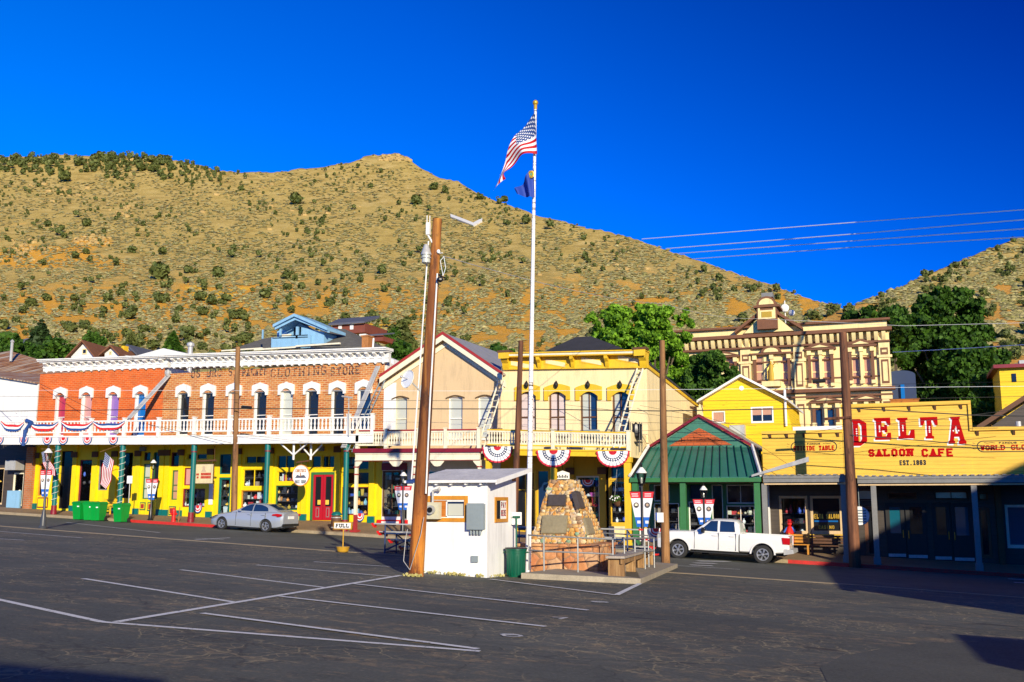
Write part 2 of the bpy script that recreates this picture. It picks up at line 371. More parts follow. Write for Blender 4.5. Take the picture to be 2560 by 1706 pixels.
# ---------------------------------------------------------------- stroke lettering
FONT = {'A': ['0,0 2,6 4,0', '.7,2.1 3.3,2.1'], 'B': ['0,0 0,6 3,6 4,5 4,4 3,3.1 0,3.1', '3,3.1 4,2.3 4,1 3,0 0,0'], 'C': ['4,1 3,0 1,0 0,1 0,5 1,6 3,6 4,5'],
 'D': ['0,0 0,6 2.6,6 4,4.6 4,1.4 2.6,0 0,0'], 'E': ['4,6 0,6 0,0 4,0', '0,3 3,3'], 'F': ['4,6 0,6 0,0', '0,3 3,3'], 'G': ['4,5 3,6 1,6 0,5 0,1 1,0 3,0 4,1 4,2.7 2.4,2.7'],
 'H': ['0,0 0,6', '4,0 4,6', '0,3 4,3'], 'I': ['2,0 2,6'], 'L': ['0,6 0,0 4,0 4,1'], 'M': ['0,0 0,6 2,2.5 4,6 4,0'], 'N': ['0,0 0,6 4,0 4,6'], 'O': ['1,0 0,1 0,5 1,6 3,6 4,5 4,1 3,0 1,0'],
 'P': ['0,0 0,6 3,6 4,5 4,4 3,3 0,3'], 'R': ['0,0 0,6 3,6 4,5 4,4 3,3 0,3', '2,3 4,0'], 'S': ['4,5 3,6 1,6 0,5 0,4 1,3.1 3,2.9 4,2 4,1 3,0 1,0 0,1'], 'T': ['0,5 0,6 4,6 4,5', '2,6 2,0'],
 'U': ['0,6 0,1 1,0 3,0 4,1 4,6'], 'W': ['0,6 1,0 2,4 3,0 4,6'], 'Y': ['0,6 2,3 4,6', '2,3 2,0'], 'K': ['0,0 0,6', '4,6 0,2.6', '1.3,3.6 4,0'], 'V': ['0,6 2,0 4,6'],
 '1': ['1,5 2,6 2,0'], '3': ['0,5 1,6 3,6 4,5 4,4 3,3 1.5,3', '3,3 4,2 4,1 3,0 1,0 0,1'], '6': ['4,5 3,6 1,6 0,5 0,1 1,0 3,0 4,1 4,2.5 3,3.3 0,3.3'], '7': ['0,6 4,6 1.5,0'],
 '8': ['1,3.1 0,4 0,5 1,6 3,6 4,5 4,4 3,3.1 1,3.1 0,2.2 0,1 1,0 3,0 4,1 4,2.2 3,3.1'], '.': ['1.6,0 2.2,0'], "'": ['2,6 2,4.6'], ' ': []}
SLABS = {'A': [(0, 0), (4, 0)], 'D': [(0, 0), (0, 6)], 'E': [], 'F': [(0, 0)], 'L': [(0, 6)], 'T': [(2, 0)], 'N': [(0, 0), (0, 6), (4, 6)], 'I': [(2, 0), (2, 6)], 'H': [(0, 0), (0, 6), (4, 0), (4, 6)], 'P': [(0, 0)], 'R': [(0, 0), (4, 0)], 'U': [(0, 6), (4, 6)], 'M': [(0, 0), (4, 0)], '1': [(2, 0)], 'W': [(0, 6), (4, 6)]}
def stroke_quads(txt, w, h, th, gap=.35, slab=False):
    """returns list of quads in (a, b) with the text filling w by h"""
    n = len(txt); cw = w/(n+(n-1)*gap) if n > 1 else w; out = []
    for i, ch in enumerate(txt):
        ox = i*cw*(1+gap)
        fx = lambda a: ox+th/2+(cw-th)*a/4
        fz = lambda b: th/2+(h-th)*b/6
        segs = []
        for poly in FONT.get(ch, []):
            p = [tuple(map(float, q.split(','))) for q in poly.split()]
            segs += [((fx(a[0]), fz(a[1])), (fx(b[0]), fz(b[1]))) for a, b in zip(p[:-1], p[1:])]
        if slab:
            for (a, b) in SLABS.get(ch, []):
                segs.append(((fx(a)-th*.55, fz(b)), (fx(a)+th*.55, fz(b))))
        for j, (a, b) in enumerate(segs):
            d = Vector((b[0]-a[0], b[1]-a[1])); L = d.length or 1e-6; d /= L; e = th*.38; nn = Vector((-d.y, d.x))*th/2
            A = Vector(a)-d*e; B = Vector(b)+d*e
            out.append([tuple(A-nn), tuple(B-nn), tuple(B+nn), tuple(A+nn)])
    return out
def text_on_wall(mb, txt, x0, z0, w, h, y, th, k=0, slab=False, gap=.35, dep=.012, dz=0.0):
    for i, q in enumerate(stroke_quads(txt, w, h, th, gap, slab)):
        e = (i % 7)*.0006
        mb.prism([(x0+a, z0+b+dz*a/max(w, .01)) for a, b in q], y-dep-e, y+.004, k)
# ================================================================ GROUND, ROAD, PAVEMENT
def asphalt(name, base, crack=True, tan=.5):
    m, nt, bs = nodes(name); tc = nt.nodes.new('ShaderNodeTexCoord'); v = tc.outputs['Object']
    big = noise(nt, v, .16, 5); fine = noise(nt, v, 22, 3, .8); mid = noise(nt, v, 1.3, 6, .7)
    c = ramp(nt, big, [(.35, tuple(q*.72 for q in base)), (.65, tuple(q*1.25 for q in base))])
    c = mixc(nt, ramp(nt, mid, [(.38, (.5, .5, .5)), (.52, (0, 0, 0))]), c, tuple(q*.5 for q in base))
    c = mixc(nt, ramp(nt, fine, [(.4, (0, 0, 0)), (.8, (.6, .6, .6))]), c, tuple(q*2.1 for q in base))
    if crack:
        st = noise(nt, coords(nt, (.28, 1.1, 1)), 1.5, 7, .75)       # worn grit patches, longer along the lot
        spots = noise(nt, v, 5, 5, .8)
        f = math_(nt, 'MULTIPLY', ramp(nt, st, [(.50, (0, 0, 0)), (.62, (1, 1, 1))]), ramp(nt, spots, [(.46, (0, 0, 0)), (.58, (1, 1, 1))]))
        c = mixc(nt, math_(nt, 'MULTIPLY', f, tan), c, (.30, .22, .12))
        wv = nt.nodes.new('ShaderNodeVectorMath'); wv.operation = 'MULTIPLY_ADD'
        nz = nt.nodes.new('ShaderNodeTexNoise'); nz.inputs['Scale'].default_value = 2.2; nz.inputs['Detail'].default_value = 7; nt.links.new(v, nz.inputs['Vector'])
        nt.links.new(nz.outputs[1], wv.inputs[0]); wv.inputs[1].default_value = (.45, .45, .45); nt.links.new(v, wv.inputs[2])
        for scl, wid, col, thr in ((1.3, .020, (.42, .34, .18), .46), (.11, .0030, (.02, .02, .02), .32), (2.9, .030, (.40, .32, .17), .50), (.45, .006, (.025, .025, .022), .40)):
            e = nt.nodes.new('ShaderNodeTexVoronoi'); e.feature = 'DISTANCE_TO_EDGE'; e.inputs['Scale'].default_value = scl; nt.links.new(wv.outputs[0], e.inputs['Vector'])
            gate = ramp(nt, noise(nt, v, .33, 3), [(thr, (0, 0, 0)), (thr+.08, (1, 1, 1))])
            line = ramp(nt, e.outputs[0], [(wid*.5, (1, 1, 1)), (wid, (0, 0, 0))])
            c = mixc(nt, math_(nt, 'MULTIPLY', math_(nt, 'MULTIPLY', line, gate), .5), c, col)
        sp2 = noise(nt, coords(nt, (1.3, 3.2, 1)), 6.5, 4, .7); c = mixc(nt, ramp(nt, sp2, [(.64, (0, 0, 0)), (.70, (.8, .8, .8))]), c, (.30, .25, .16))
        oil = noise(nt, coords(nt, (.5, 1.6, 1)), .9, 2)
        c = mixc(nt, ramp(nt, oil, [(.66, (0, 0, 0)), (.74, (.75, .75, .75))]), c, (.018, .018, .02))
    nt.links.new(c, bs.inputs['Base Color']); bs.inputs['Roughness'].default_value = .85; bs.inputs['Specular IOR Level'].default_value = .3
    bump(nt, bs, fine, .35, .01); M[name] = m; return m
asphalt('lot_asphalt', (.084, .088, .072), True, .95); asphalt('road_asphalt', (.098, .101, .082), False)
def sheet(name, pts, mat, h, kind='structure', parent=None):
    """a flat sheet lying h above the tilted ground; pts are (x, y)"""
    mb = MB(); vs = [(x, y, gz(x, y)+h) for x, y in pts]; mb.add(vs, [tuple(range(len(vs)))])
    o = mb.build(name, mat, org=(0, 0, 0)); tag(o, kind=kind); return o
def strip_pts(a, b, w):
    d = Vector((b[0]-a[0], b[1]-a[1])); d.normalize(); n = Vector((-d.y, d.x))*w/2
    return [(a[0]-n.x, a[1]-n.y), (b[0]-n.x, b[1]-n.y), (b[0]+n.x, b[1]+n.y), (a[0]+n.x, a[1]+n.y)]
mb = MB(); xs = np.linspace(-200, 160, 37); ys = [-160, -100, -60, -40, -20, 0, 40]
for j in range(len(ys)):
    for x in xs: mb.v.append((x, ys[j], gz(x, ys[j])))
for j in range(len(ys)-1):
    for i in range(36): mb.f.append([j*37+i, j*37+i+1, (j+1)*37+i+1, (j+1)*37+i]); mb.m.append(0)
tag(mb.build('ground', 'lot_asphalt', org=(0, 0, 0)), kind='structure')
gut = [G(x, y)[:2] for x, y in ((-60, 1311), (110, 1324), (387, 1345), (834, 1378))] + [G(x, y)[:2] for x, y in ((1743, 1436), (2154, 1464), (2620, 1500))]
tag(sheet('road', [(-70, -14.6), (gut[0])] + [(a, b) for a, b in gut[1:]] + [(60, gut[-1][1]), (60, -.02), (-70, -.02)], 'road_asphalt', .004), kind='structure')
mb = MB()
for a, b in zip(gut[:-1], gut[1:]):
    q = strip_pts(a, b, .42); hz = .011
    mb.hexa([(x, y, gz(x, y)-.05) for x, y in q] + [(x, y, gz(x, y)+hz) for x, y in q])
tag(mb.build('gutter_strip', 'kerb_tan', org=(0, 0, 0)), kind='structure')
# far pavement and its kerb
def xk(px, py=1310): return P(px, py, 0)[0]
mb = MB(); xs = np.linspace(-60, 50, 56)
for a, b in zip(xs[:-1], xs[1:]):
    mb.hexa([(a, .18, gz(a, 0)-.3), (b, .18, gz(b, 0)-.3), (b, 4.2, gz(b, 0)-.3), (a, 4.2, gz(a, 0)-.3), (a, .18, walk(a, .18)), (b, .18, walk(b, .18)), (b, 4.2, walk(b, 4.2)), (a, 4.2, walk(a, 4.2))])
tag(mb.build('sidewalk', 'pavement', org=(0, 0, 0)), kind='structure')
xr0, xr1, xr2 = xk(318), xk(575, 1322), xk(1970, 1410)
for nm, x0, x1, mt in (('kerb', -60, xr0, 'kerb_tan'), ('kerb', xr0, xr1, 'kerb_red'), ('kerb', xr1, xr2, 'kerb_tan'), ('kerb', xr2, 50, 'kerb_red')):
    mb = MB(); mb.hexa([(x0, 0, gz(x0, 0)-.2), (x1, 0, gz(x1, 0)-.2), (x1, .178, gz(x1, 0)-.2), (x0, .178, gz(x0, 0)-.2), (x0, .02, walk(x0)+.004), (x1, .02, walk(x1)+.004), (x1, .178, walk(x1)+.004), (x0, .178, walk(x0)+.004)])
    tag(mb.build(nm, mt, org=(0, 0, 0)), kind='structure')
# painted markings
def line_set(name, lines, w, mat, h=.008):
    mb = MB()
    for i, (p, q) in enumerate(lines):
        a, b = G(*p)[:2], G(*q)[:2]; s = strip_pts(a, b, w); n = 8
        for k in range(n):
            qd = []
            for t, (u, v) in ((k/n, (0, 3)), ((k+1)/n, (0, 3))):
                for e in (u, v): qd.append((s[e][0]+(s[1 if e == 0 else 2][0]-s[e][0])*t, s[e][1]+(s[1 if e == 0 else 2][1]-s[e][1])*t))
            qd = [qd[0], qd[2], qd[3], qd[1]]
            mb.add([(x, y, gz(x, y)+h+.0012*i) for x, y in qd], [(0, 1, 2, 3)])
    tag(mb.build(name, mat, org=(0, 0, 0), solid=False), kind='structure')
wm, wnt, wbs = nodes('worn_line'); tcv = coords(wnt)
wn = noise(wnt, tcv, 7, 6, .8); tr = wnt.nodes.new('ShaderNodeBsdfTransparent'); mx = wnt.nodes.new('ShaderNodeMixShader')
wbs.inputs['Base Color'].default_value = (.74, .74, .71, 1); wbs.inputs['Roughness'].default_value = .8
wnt.links.new(ramp(wnt, wn, [(.34, (0, 0, 0)), (.43, (1, 1, 1))]), mx.inputs[0]); wnt.links.new(tr.outputs[0], mx.inputs[1]); wnt.links.new(wbs.outputs[0], mx.inputs[2])
wnt.links.new(mx.outputs[0], wnt.nodes['Material Output'].inputs[0]); M['worn_line'] = wm
line_set('parking_marking', [((-60, 1488), (258, 1557)), ((258, 1557), (1200, 1630)), ((290, 1557), (1002, 1440)), ((208, 1448), (590, 1508)),
    ((452, 1426), (815, 1471)), ((642, 1414), (990, 1444)), ((785, 1406), (975, 1418)), ((700, 1493), (1364, 1569)), ((880, 1461), (1470, 1528)),
    ((505, 1536), (1195, 1626)), ((1226, 1450), (1541, 1490)), ((1541, 1490), (1600, 1461))], .125, 'worn_line')
line_set('road_marking', [((-10, 1329), (205, 1346)), ((-10, 1348), (60, 1352)), ((165, 1307), (400, 1333)), ((1668, 1414), (1850, 1425)), ((488, 1347), (560, 1351)), ((488, 1351), (575, 1346))], .12, 'worn_line', .014)
line_set('crosswalk_marking', [((1745, 1404), (1822, 1405)), ((1735, 1409), (1790, 1410.5)), ((1725, 1414), (1782, 1416.5)), ((2508, 1442), (2600, 1446)), ((2520, 1449), (2600, 1454)), ((2535, 1458), (2600, 1462))], .38, 'worn_line', .020)
# bay numbers painted on the lot (8, 7, 6)
mb = MB()
for ch, pa, pb, ph in (('8', (1476, 1505), (1516, 1506), .5), ('7', (1380, 1544), (1425, 1546), .5), ('6', (1248, 1587), (1303, 1588), .42)):
    a = G(*pa)[:2]; b = G(*pb)[:2]; W_ = math.dist(a, b); dx, dy = (b[0]-a[0])/W_, (b[1]-a[1])/W_
    for i, q in enumerate(stroke_quads(ch, W_*.9, W_*1.05, .055)):
        vs = [(a[0]+dx*u-dy*(v-.3), a[1]+dy*u+dx*(v-.3)) for u, v in q]; mb.add([(x, y, gz(x, y)+.010+.0009*i) for x, y in vs], [(0, 1, 2, 3)])
tag(mb.build('bay_number', 'line_white', org=(0, 0, 0), solid=False), kind='structure')
# darker repaired patch of asphalt low on the right
pp = [G(*p)[:2] for p in ((2070, 1710), (2050, 1670), (2105, 1640), (2290, 1610), (2600, 1600), (2700, 1720))]
asphalt('patch_asphalt', (.080, .083, .068), False); sheet('asphalt_patch', pp, 'patch_asphalt', .004)

# ================================================================ HILLS
SIL = [(-900, 470), (-500, 440), (-200, 405), (0, 395), (70, 391), (136, 386), (190, 393), (243, 389), (327, 390), (421, 396), (486, 411), (538, 425), (608, 434), (701, 430), (795, 420), (888, 404), (916, 391), (950, 389), (986, 381), (1012, 389), (1052, 421), (1100, 446), (1145, 454), (1181, 477), (1234, 500), (1341, 538), (1440, 562), (1578, 596), (1665, 623), (1741, 651), (1850, 688), (1958, 723), (2034, 753), (2105, 772), (2220, 815), (2400, 870), (3400, 950)]
SIL2 = [(1700, 1010), (1900, 900), (2060, 800), (2105, 775), (2140, 761), (2196, 738), (2275, 707), (2308, 690), (2364, 668), (2407, 651), (2480, 620), (2560, 592), (2800, 520), (3300, 430)]
sx_, sy_ = zip(*SIL); s2x, s2y = zip(*SIL2)
def vnoise(seed):
    rs = np.random.RandomState(seed); g = rs.rand(64, 64)
    def f(x, y):
        x = np.asarray(x, float) % 63; y = np.asarray(y, float) % 63; i = x.astype(int); j = y.astype(int); u = x-i; v = y-j; u = u*u*(3-2*u); v = v*v*(3-2*v)
        return (g[i, j]*(1-u)+g[(i+1) % 64, j]*u)*(1-v)+(g[i, (j+1) % 64]*(1-u)+g[(i+1) % 64, (j+1) % 64]*u)*v
    return f
vn = vnoise(3)
def hdist(px, py, which):
    base = np.interp(py, [380, 560, 750, 880, 1000, 1250], [980, 640, 390, 235, 160, 92]) if which == 1 else np.interp(py, [430, 600, 760, 900, 1010, 1250], [560, 420, 290, 190, 140, 84])
    px = np.asarray(px, float)
    return base*(1+.020*(vn(px/130+7, py/260+3)-.5)+.010*(vn(px/40+20, py/70+9)-.5)+.0035*(vn(px/14+20, py/16+9)-.5)*np.clip((py-380)/60, 0, 1))
def rays(px, py):
    u = (px-1280)/LENS_F; v = (853-py)/LENS_F; h = math.cos(PITCH)-math.sin(PITCH)*v
    return np.stack([R0[0]*u+F0[0]*h, R0[1]*u+F0[1]*h, math.sin(PITCH)+math.cos(PITCH)*v], -1)
def hpos(px, py, which=1):
    px = np.asarray(px, float); py = np.asarray(py, float); return np.array([CX, CY, CZ])+rays(px, py)*hdist(px, py, which)[..., None]
def hill_material(name, warm):
    m, nt, bs = nodes(name); tc = nt.nodes.new('ShaderNodeTexCoord'); v = tc.outputs['Object']
    big = noise(nt, v, .012, 5); mid = noise(nt, v, .09, 6, .65); fine = noise(nt, v, .55, 5, .75)
    at = nt.nodes.new('ShaderNodeAttribute'); at.attribute_name = 'ochre'
    c = ramp(nt, mid, [(.33, (.32, .215, .055)), (.5, (.49, .35, .10)), (.68, (.62, .46, .17))])
    c = mixc(nt, ramp(nt, big, [(.42, (0, 0, 0)), (.62, (.5, .5, .5))]), c, (.52, .38, .10))
    f = math_(nt, 'ADD', at.outputs['Fac'], math_(nt, 'MULTIPLY_ADD', mid, 1.5, -.75))
    c = mixc(nt, ramp(nt, f, [(.35, (0, 0, 0)), (.75, (1, 1, 1))]), c, warm); c = mixc(nt, ramp(nt, math_(nt, 'MULTIPLY', at.outputs['Fac'], .5), [(.74, (0, 0, 0)), (.84, (1, 1, 1))]), c, (.86, .50, .04))
    c = mixc(nt, ramp(nt, fine, [(.50, (0, 0, 0)), (.62, (.5, .5, .5))]), c, (.26, .24, .10))
    c = mixc(nt, ramp(nt, fine, [(.36, (.5, .5, .5)), (.44, (0, 0, 0))]), c, (.62, .52, .30))
    nt.links.new(c, bs.inputs['Base Color']); bs.inputs['Roughness'].default_value = .95; bs.inputs['Specular IOR Level'].default_value = .1
    bump(nt, bs, fine, .8, .7); M[name] = m
hill_material('hill_dry', (.72, .35, .035)); hill_material('hill_dry_near', (.60, .29, .05))
def hill(name, which, sxx, syy, x0, x1, nx, ny, mat):
    PX = np.linspace(x0, x1, nx); sil = np.interp(PX, sxx, syy)
    jag = (vn(PX/9+2, PX*0+5)-.5)*5+(vn(PX/30+2, PX*0+8)-.5)*6; sil = sil+jag*.8
    tt = np.linspace(0, 1, ny)**1.15; rowsP = []; rowsO = []
    for t in tt:
        py = sil+(1250-sil)*t; p = hpos(PX, py, which); rowsP.append(p)
        o = np.clip((py-640)/150, 0, .75) if which == 1 else np.clip((py-700)/120, 0, .7)
        def patch(cx, cy, rx, ry, a): return a*np.clip(1.4-((PX-cx)/rx)**2-((py-cy)/ry)**2, 0, 1)
        for pc in ((530, 738, 62, 14, 1.6), (485, 720, 30, 8, 1.4), (600, 722, 40, 8, 1.2), (100, 640, 150, 30, .9), (230, 605, 60, 18, .8), (280, 660, 55, 20, .5), (950, 830, 90, 30, 1.0), (60, 560, 60, 16, .3), (2330, 790, 120, 25, .9), (2500, 720, 60, 14, .9)): o = o+patch(*pc)
        rowsO.append(o)
    back = []
    for k, (dd, dz) in enumerate(((40, -6), (160, -60), (500, -260))):
        p = rowsP[0].copy(); r = rays(PX, sil); r[:, 2] = 0; p = p+r*dd; p[:, 2] += dz; back.append(p)
    P_ = np.array(back[::-1]+rowsP); O_ = np.array([rowsO[0]*0]*3+rowsO); R_, N_ = P_.shape[:2]
    me = bpy.data.meshes.new(name); idx = np.arange(R_*N_).reshape(R_, N_)
    F_ = np.stack([idx[:-1, :-1], idx[:-1, 1:], idx[1:, 1:], idx[1:, :-1]], -1).reshape(-1, 4)
    me.from_pydata(P_.reshape(-1, 3).tolist(), [], F_.tolist()); me.materials.append(M[mat])
    at = me.attributes.new('ochre', 'FLOAT', 'POINT'); at.data.foreach_set('value', O_.ravel().astype(np.float32))
    me.polygons.foreach_set('use_smooth', [True]*len(me.polygons)); me.flip_normals(); me.update()
    ob = bpy.data.objects.new(name, me); C.objects.link(ob); tag(ob, kind='structure'); return ob
hill('hill', 1, sx_, sy_, -900, 3300, 900, 110, 'hill_dry')
hill('hill', 2, s2x, s2y, 1750, 3300, 340, 80, 'hill_dry_near')

# white letter laid out on the hillside
mb = MB(); lp = [((1127, 546), (1156, 557)), ((1156, 557), (1184, 568)), ((1184, 568), (1206, 556))]
for (a, b) in lp:
    pa, pb = hpos(*a), hpos(*b); up = hpos(a[0], a[1]-7)-pa; up2 = hpos(b[0], b[1]-7)-pb
    q = [pa, pb, pb+up2, pa+up]; mb.add([tuple(p+np.array([0, -.6, 1.0])) for p in q]+[tuple(p+np.array([0, 1, -1.0])) for p in q], [(0, 1, 2, 3), (4, 5, 6, 7), (0, 1, 5, 4), (2, 3, 7, 6)])
tag(mb.build('hill_letter', 'white_paint'), 'white V shaped hill letter high on the bare slope beside the flagpole', 'hill letter')

# ================================================================ LEAVES AND BUSHES
def leafmat(name, lo, hi, tr=.25):
    m, nt, bs = nodes(name); g = nt.nodes.new('ShaderNodeNewGeometry')
    n = noise(nt, coords(nt), .9, 3); f = math_(nt, 'MULTIPLY_ADD', g.outputs['Random Per Island'], .6, math_(nt, 'MULTIPLY', n, .5))
    nt.links.new(ramp(nt, f, [(.2, lo), (.8, hi)]), bs.inputs['Base Color']); bs.inputs['Roughness'].default_value = .6; bs.inputs['Specular IOR Level'].default_value = .2
    if tr:
        t = nt.nodes.new('ShaderNodeBsdfTranslucent'); t.inputs[0].default_value = (*hi, 1); mx = nt.nodes.new('ShaderNodeMixShader'); mx.inputs[0].default_value = tr
        nt.links.new(bs.outputs[0], mx.inputs[1]); nt.links.new(t.outputs[0], mx.inputs[2]); nt.links.new(mx.outputs[0], nt.nodes['Material Output'].inputs[0])
    M[name] = m
leafmat('leaf_bright', (.030, .095, .006), (.24, .46, .03)); leafmat('leaf_deep', (.008, .030, .005), (.07, .16, .015)); leafmat('leaf_conifer', (.012, .03, .012), (.04, .075, .02), 0)
leafmat('leaf_juniper', (.040, .062, .014), (.15, .17, .045), 0); leafmat('leaf_sage', (.26, .25, .07), (.60, .52, .21), 0); leafmat('leaf_hedge', (.02, .065, .01), (.085, .18, .02))
def quad_leaves(cen, nrm, size, aspect=1.0):
    """one four-sided leaf at each centre; returns arrays"""
    n = len(cen); r = RNG.randn(n, 3); nrm = nrm+.7*RNG.randn(n, 3); nrm /= np.linalg.norm(nrm, axis=1, keepdims=True)+1e-9
    u = np.cross(nrm, r); u /= np.linalg.norm(u, axis=1, keepdims=True)+1e-9; w = np.cross(nrm, u); s = (size*(.6+.8*RNG.rand(n)))[:, None]
    u = u*s; w = w*s*aspect; v = np.stack([cen-u-.5*w, cen+.2*u-w, cen+u+.4*w, cen-.3*u+w], 1).reshape(-1, 3)
    return v, np.arange(4*n).reshape(n, 4)
def mesh_np(name, v, f, mat, parent=None, org=(0, 0, 0)):
    me = bpy.data.meshes.new(name); me.vertices.add(len(v)); me.vertices.foreach_set('co', (v-np.array(org)).astype(np.float32).ravel())
    k = f.shape[1]; me.loops.add(f.size); me.loops.foreach_set('vertex_index', f.ravel().astype(np.int32))
    me.polygons.add(len(f)); me.polygons.foreach_set('loop_start', np.arange(0, f.size, k, dtype=np.int32)); me.update(calc_edges=True); me.validate()
    me.materials.append(M[mat]); o = bpy.data.objects.new(name, me); C.objects.link(o)
    if parent is not None: o.parent = parent
    else: o.location = org
    ORG[o.name] = tuple(org); return o
def tree(kind, base, lobes, nleaf, size, mat, label, group=None, trunk_r=.3, seed=1, cat='tree'):
    """base point, lobes = [(x, y, z, r), ...] of the crown in world space"""
    global RNG
    RNG = np.random.RandomState(seed); t = root(kind, base, label, cat, group)
    mb = MB(); mid = np.mean([l[:3] for l in lobes], 0); top = max(l[2] for l in lobes)
    fork = (base[0]*.8+mid[0]*.2, base[1]*.8+mid[1]*.2, base[2]+(mid[2]-base[2])*.45)
    mb.tube(base, fork, trunk_r, trunk_r*.7, 9)
    for l in lobes:
        mb.tube(fork, (l[0]*.75+fork[0]*.25, l[1]*.75+fork[1]*.25, l[2]*.8+fork[2]*.2), trunk_r*.45, trunk_r*.14, 6)
    mb.build('trunk', 'trunk_bark', t)
    vol = np.array([l[3]**2.4 for l in lobes]); vol /= vol.sum(); vs = []; fs = []; o = 0
    for l, q in zip(lobes, vol):
        k = int(nleaf*q); nc = max(8, int(30*q*len(lobes)))           # small clumps inside each lobe
        d = RNG.randn(nc, 3); d /= np.linalg.norm(d, axis=1, keepdims=True); cc = np.array(l[:3])+d*l[3]*(.45+.5*RNG.rand(nc, 1))*np.array([1, 1, .9])
        which = RNG.randint(0, nc, k); dd = RNG.randn(k, 3); dd /= np.linalg.norm(dd, axis=1, keepdims=True)
        c = cc[which]+dd*(l[3]*.36)*(RNG.rand(k, 1)**.4)*np.array([1, 1, .75]); v, f = quad_leaves(c, dd, size*np.ones(k)); vs.append(v); fs.append(f+o); o += len(v)
    mesh_np('crown', np.concatenate(vs), np.concatenate(fs), mat, t, base); return t
def lobes_px(spec, y, spread=1.0, seed=0):
    """lobes measured in the photograph: (px, py, radius px) on the plane at depth y"""
    rs = np.random.RandomState(seed); out = []
    for px, py, r in spec:
        x, z = P(px, py, y); dist = math.hypot(x-CX, y-CY); out.append((x, y+rs.uniform(-1, 1)*spread, z, r/LENS_F*dist))
    return out
def conifer(kind, base, h, r, mat, label, group=None, n=2600, seed=1, leaf=.3):
    global RNG
    RNG = np.random.RandomState(seed); t = root(kind, base, label, 'tree', group); mb = MB(); mb.tube(base, (base[0], base[1], base[2]+h), r*.09, .03, 7); mb.build('trunk', 'trunk_bark', t)
    z = RNG.rand(n)**1.25; lay = np.floor(z*13)/13+.03*RNG.rand(n); a = RNG.rand(n)*2*np.pi; rad = r*(1-lay)**.9*(.35+.65*RNG.rand(n)**.6)*(1+.25*np.sin(a*5+lay*40))
    c = np.stack([base[0]+rad*np.cos(a), base[1]+rad*np.sin(a), base[2]+h*(.08+.92*lay)-rad*.22], 1); nr = np.stack([np.cos(a)*.4, np.sin(a)*.4, np.ones(n)], 1)
    v, f = quad_leaves(c, nr, leaf*(1.15-lay)); mesh_np('crown', v, f, mat, t, base); return t

# juniper bushes on the slopes: meshes shared by the copies
def bush_mesh(seed, n=150, tall=1.0):
    global RNG
    RNG = np.random.RandomState(seed); nl = RNG.randint(2, 5); vs = []; fs = []; o = 0
    ce = np.stack([RNG.uniform(-.15, .15, nl), RNG.uniform(-.15, .15, nl), RNG.uniform(.30, .58, nl)*tall], 1); rr = RNG.uniform(.28, .38, nl)
    for c, r in zip(ce, rr):
        k = n//nl; d = RNG.randn(k, 3); d /= np.linalg.norm(d, axis=1, keepdims=True); p = c+d*r*(.6+.4*RNG.rand(k, 1)); p[:, 2] = np.maximum(p[:, 2], 0)
        v, f = quad_leaves(p, d*1.4, .11*np.ones(k)); vs.append(v); fs.append(f+o); o += len(v)
    v = np.concatenate(vs); f = np.concatenate(fs); return v, f
BV = [bush_mesh(100+i, 190, .85+.1*(i % 4)) for i in range(8)]
rs = np.random.RandomState(5); cand = []
tries = 0
fixed = [(565, 745, 30), (500, 742, 36), (400, 680, 58), (265, 745, 30), (185, 745, 26), (115, 745, 26), (75, 755, 40), (330, 775, 30), (395, 745, 30), (660, 735, 36), (530, 755, 28), (470, 675, 26), (545, 685, 32), (715, 690, 26), (720, 715, 30), (755, 715, 26), (825, 757, 28), (575, 640, 20), (645, 640, 18), (405, 630, 24), (330, 625, 26), (955, 677, 30), (738, 502, 34), (600, 472, 20), (925, 465, 18), (1042, 502, 28), (160, 445, 36), (350, 420, 30), (215, 628, 24), (290, 660, 22), (217, 560, 24), (120, 560, 24), (1245, 505, 20), (1262, 498, 26), (1085, 468, 24), (1110, 478, 22), (1200, 492, 24), (1317, 552, 28), (1373, 568, 22), (1041, 503, 30), (190, 640, 24), (170, 820, 30), (440, 800, 26), (330, 850, 28), (700, 830, 22), (1005, 815, 34), (940, 800, 26), (775, 640, 18)]
for (x, y, w) in fixed: cand.append((x, y, w, 1))
while len(cand) < 1900 and tries < 160000:
    tries += 1; x = rs.uniform(-250, 2650); which = 1 if x < 2110 else (2 if rs.rand() < .9 else 1); sil = np.interp(x, sx_, sy_) if which == 1 else np.interp(x, s2x, s2y)
    y = rs.uniform(sil-2, 905)
    dens = .30
    if which == 1:
        dens = .95*math.exp(-(y-sil)/80)*(1.0 if x < 430 else .5)+.26
        if x > 1300: dens *= .28
        if 400 < x < 1000 and y < 640: dens += .12
    dist = float(hdist(x, y, which)); w = rs.choice([1.6, 2.2, 2.8, 3.6, 4.6], p=[.40, .30, .18, .09, .03])*LENS_F/dist*1.0
    if which == 1 and x < 450 and y-sil < 60: w *= 1.5
    if rs.rand() > dens: continue
    if vn(x/60+3, y/45+30) < .36+.3*rs.rand(): continue
    cand.append((x, y, w, which))
for i in range(230):
    x = rs.uniform(-60, 560); y = np.interp(x, sx_, sy_)+abs(rs.randn())*22; cand.append((x, y, rs.uniform(9, 24)*(1.0 if x < 440 else .6), 1))
cand.sort(key=lambda c: -c[2]); bush_data = []
for i, (v, f) in enumerate(BV):
    me = mesh_np('juniper_bush', v, f, 'leaf_juniper'); bush_data.append(me.data); bpy.data.objects.remove(me)
hidden = lambda x, y: False
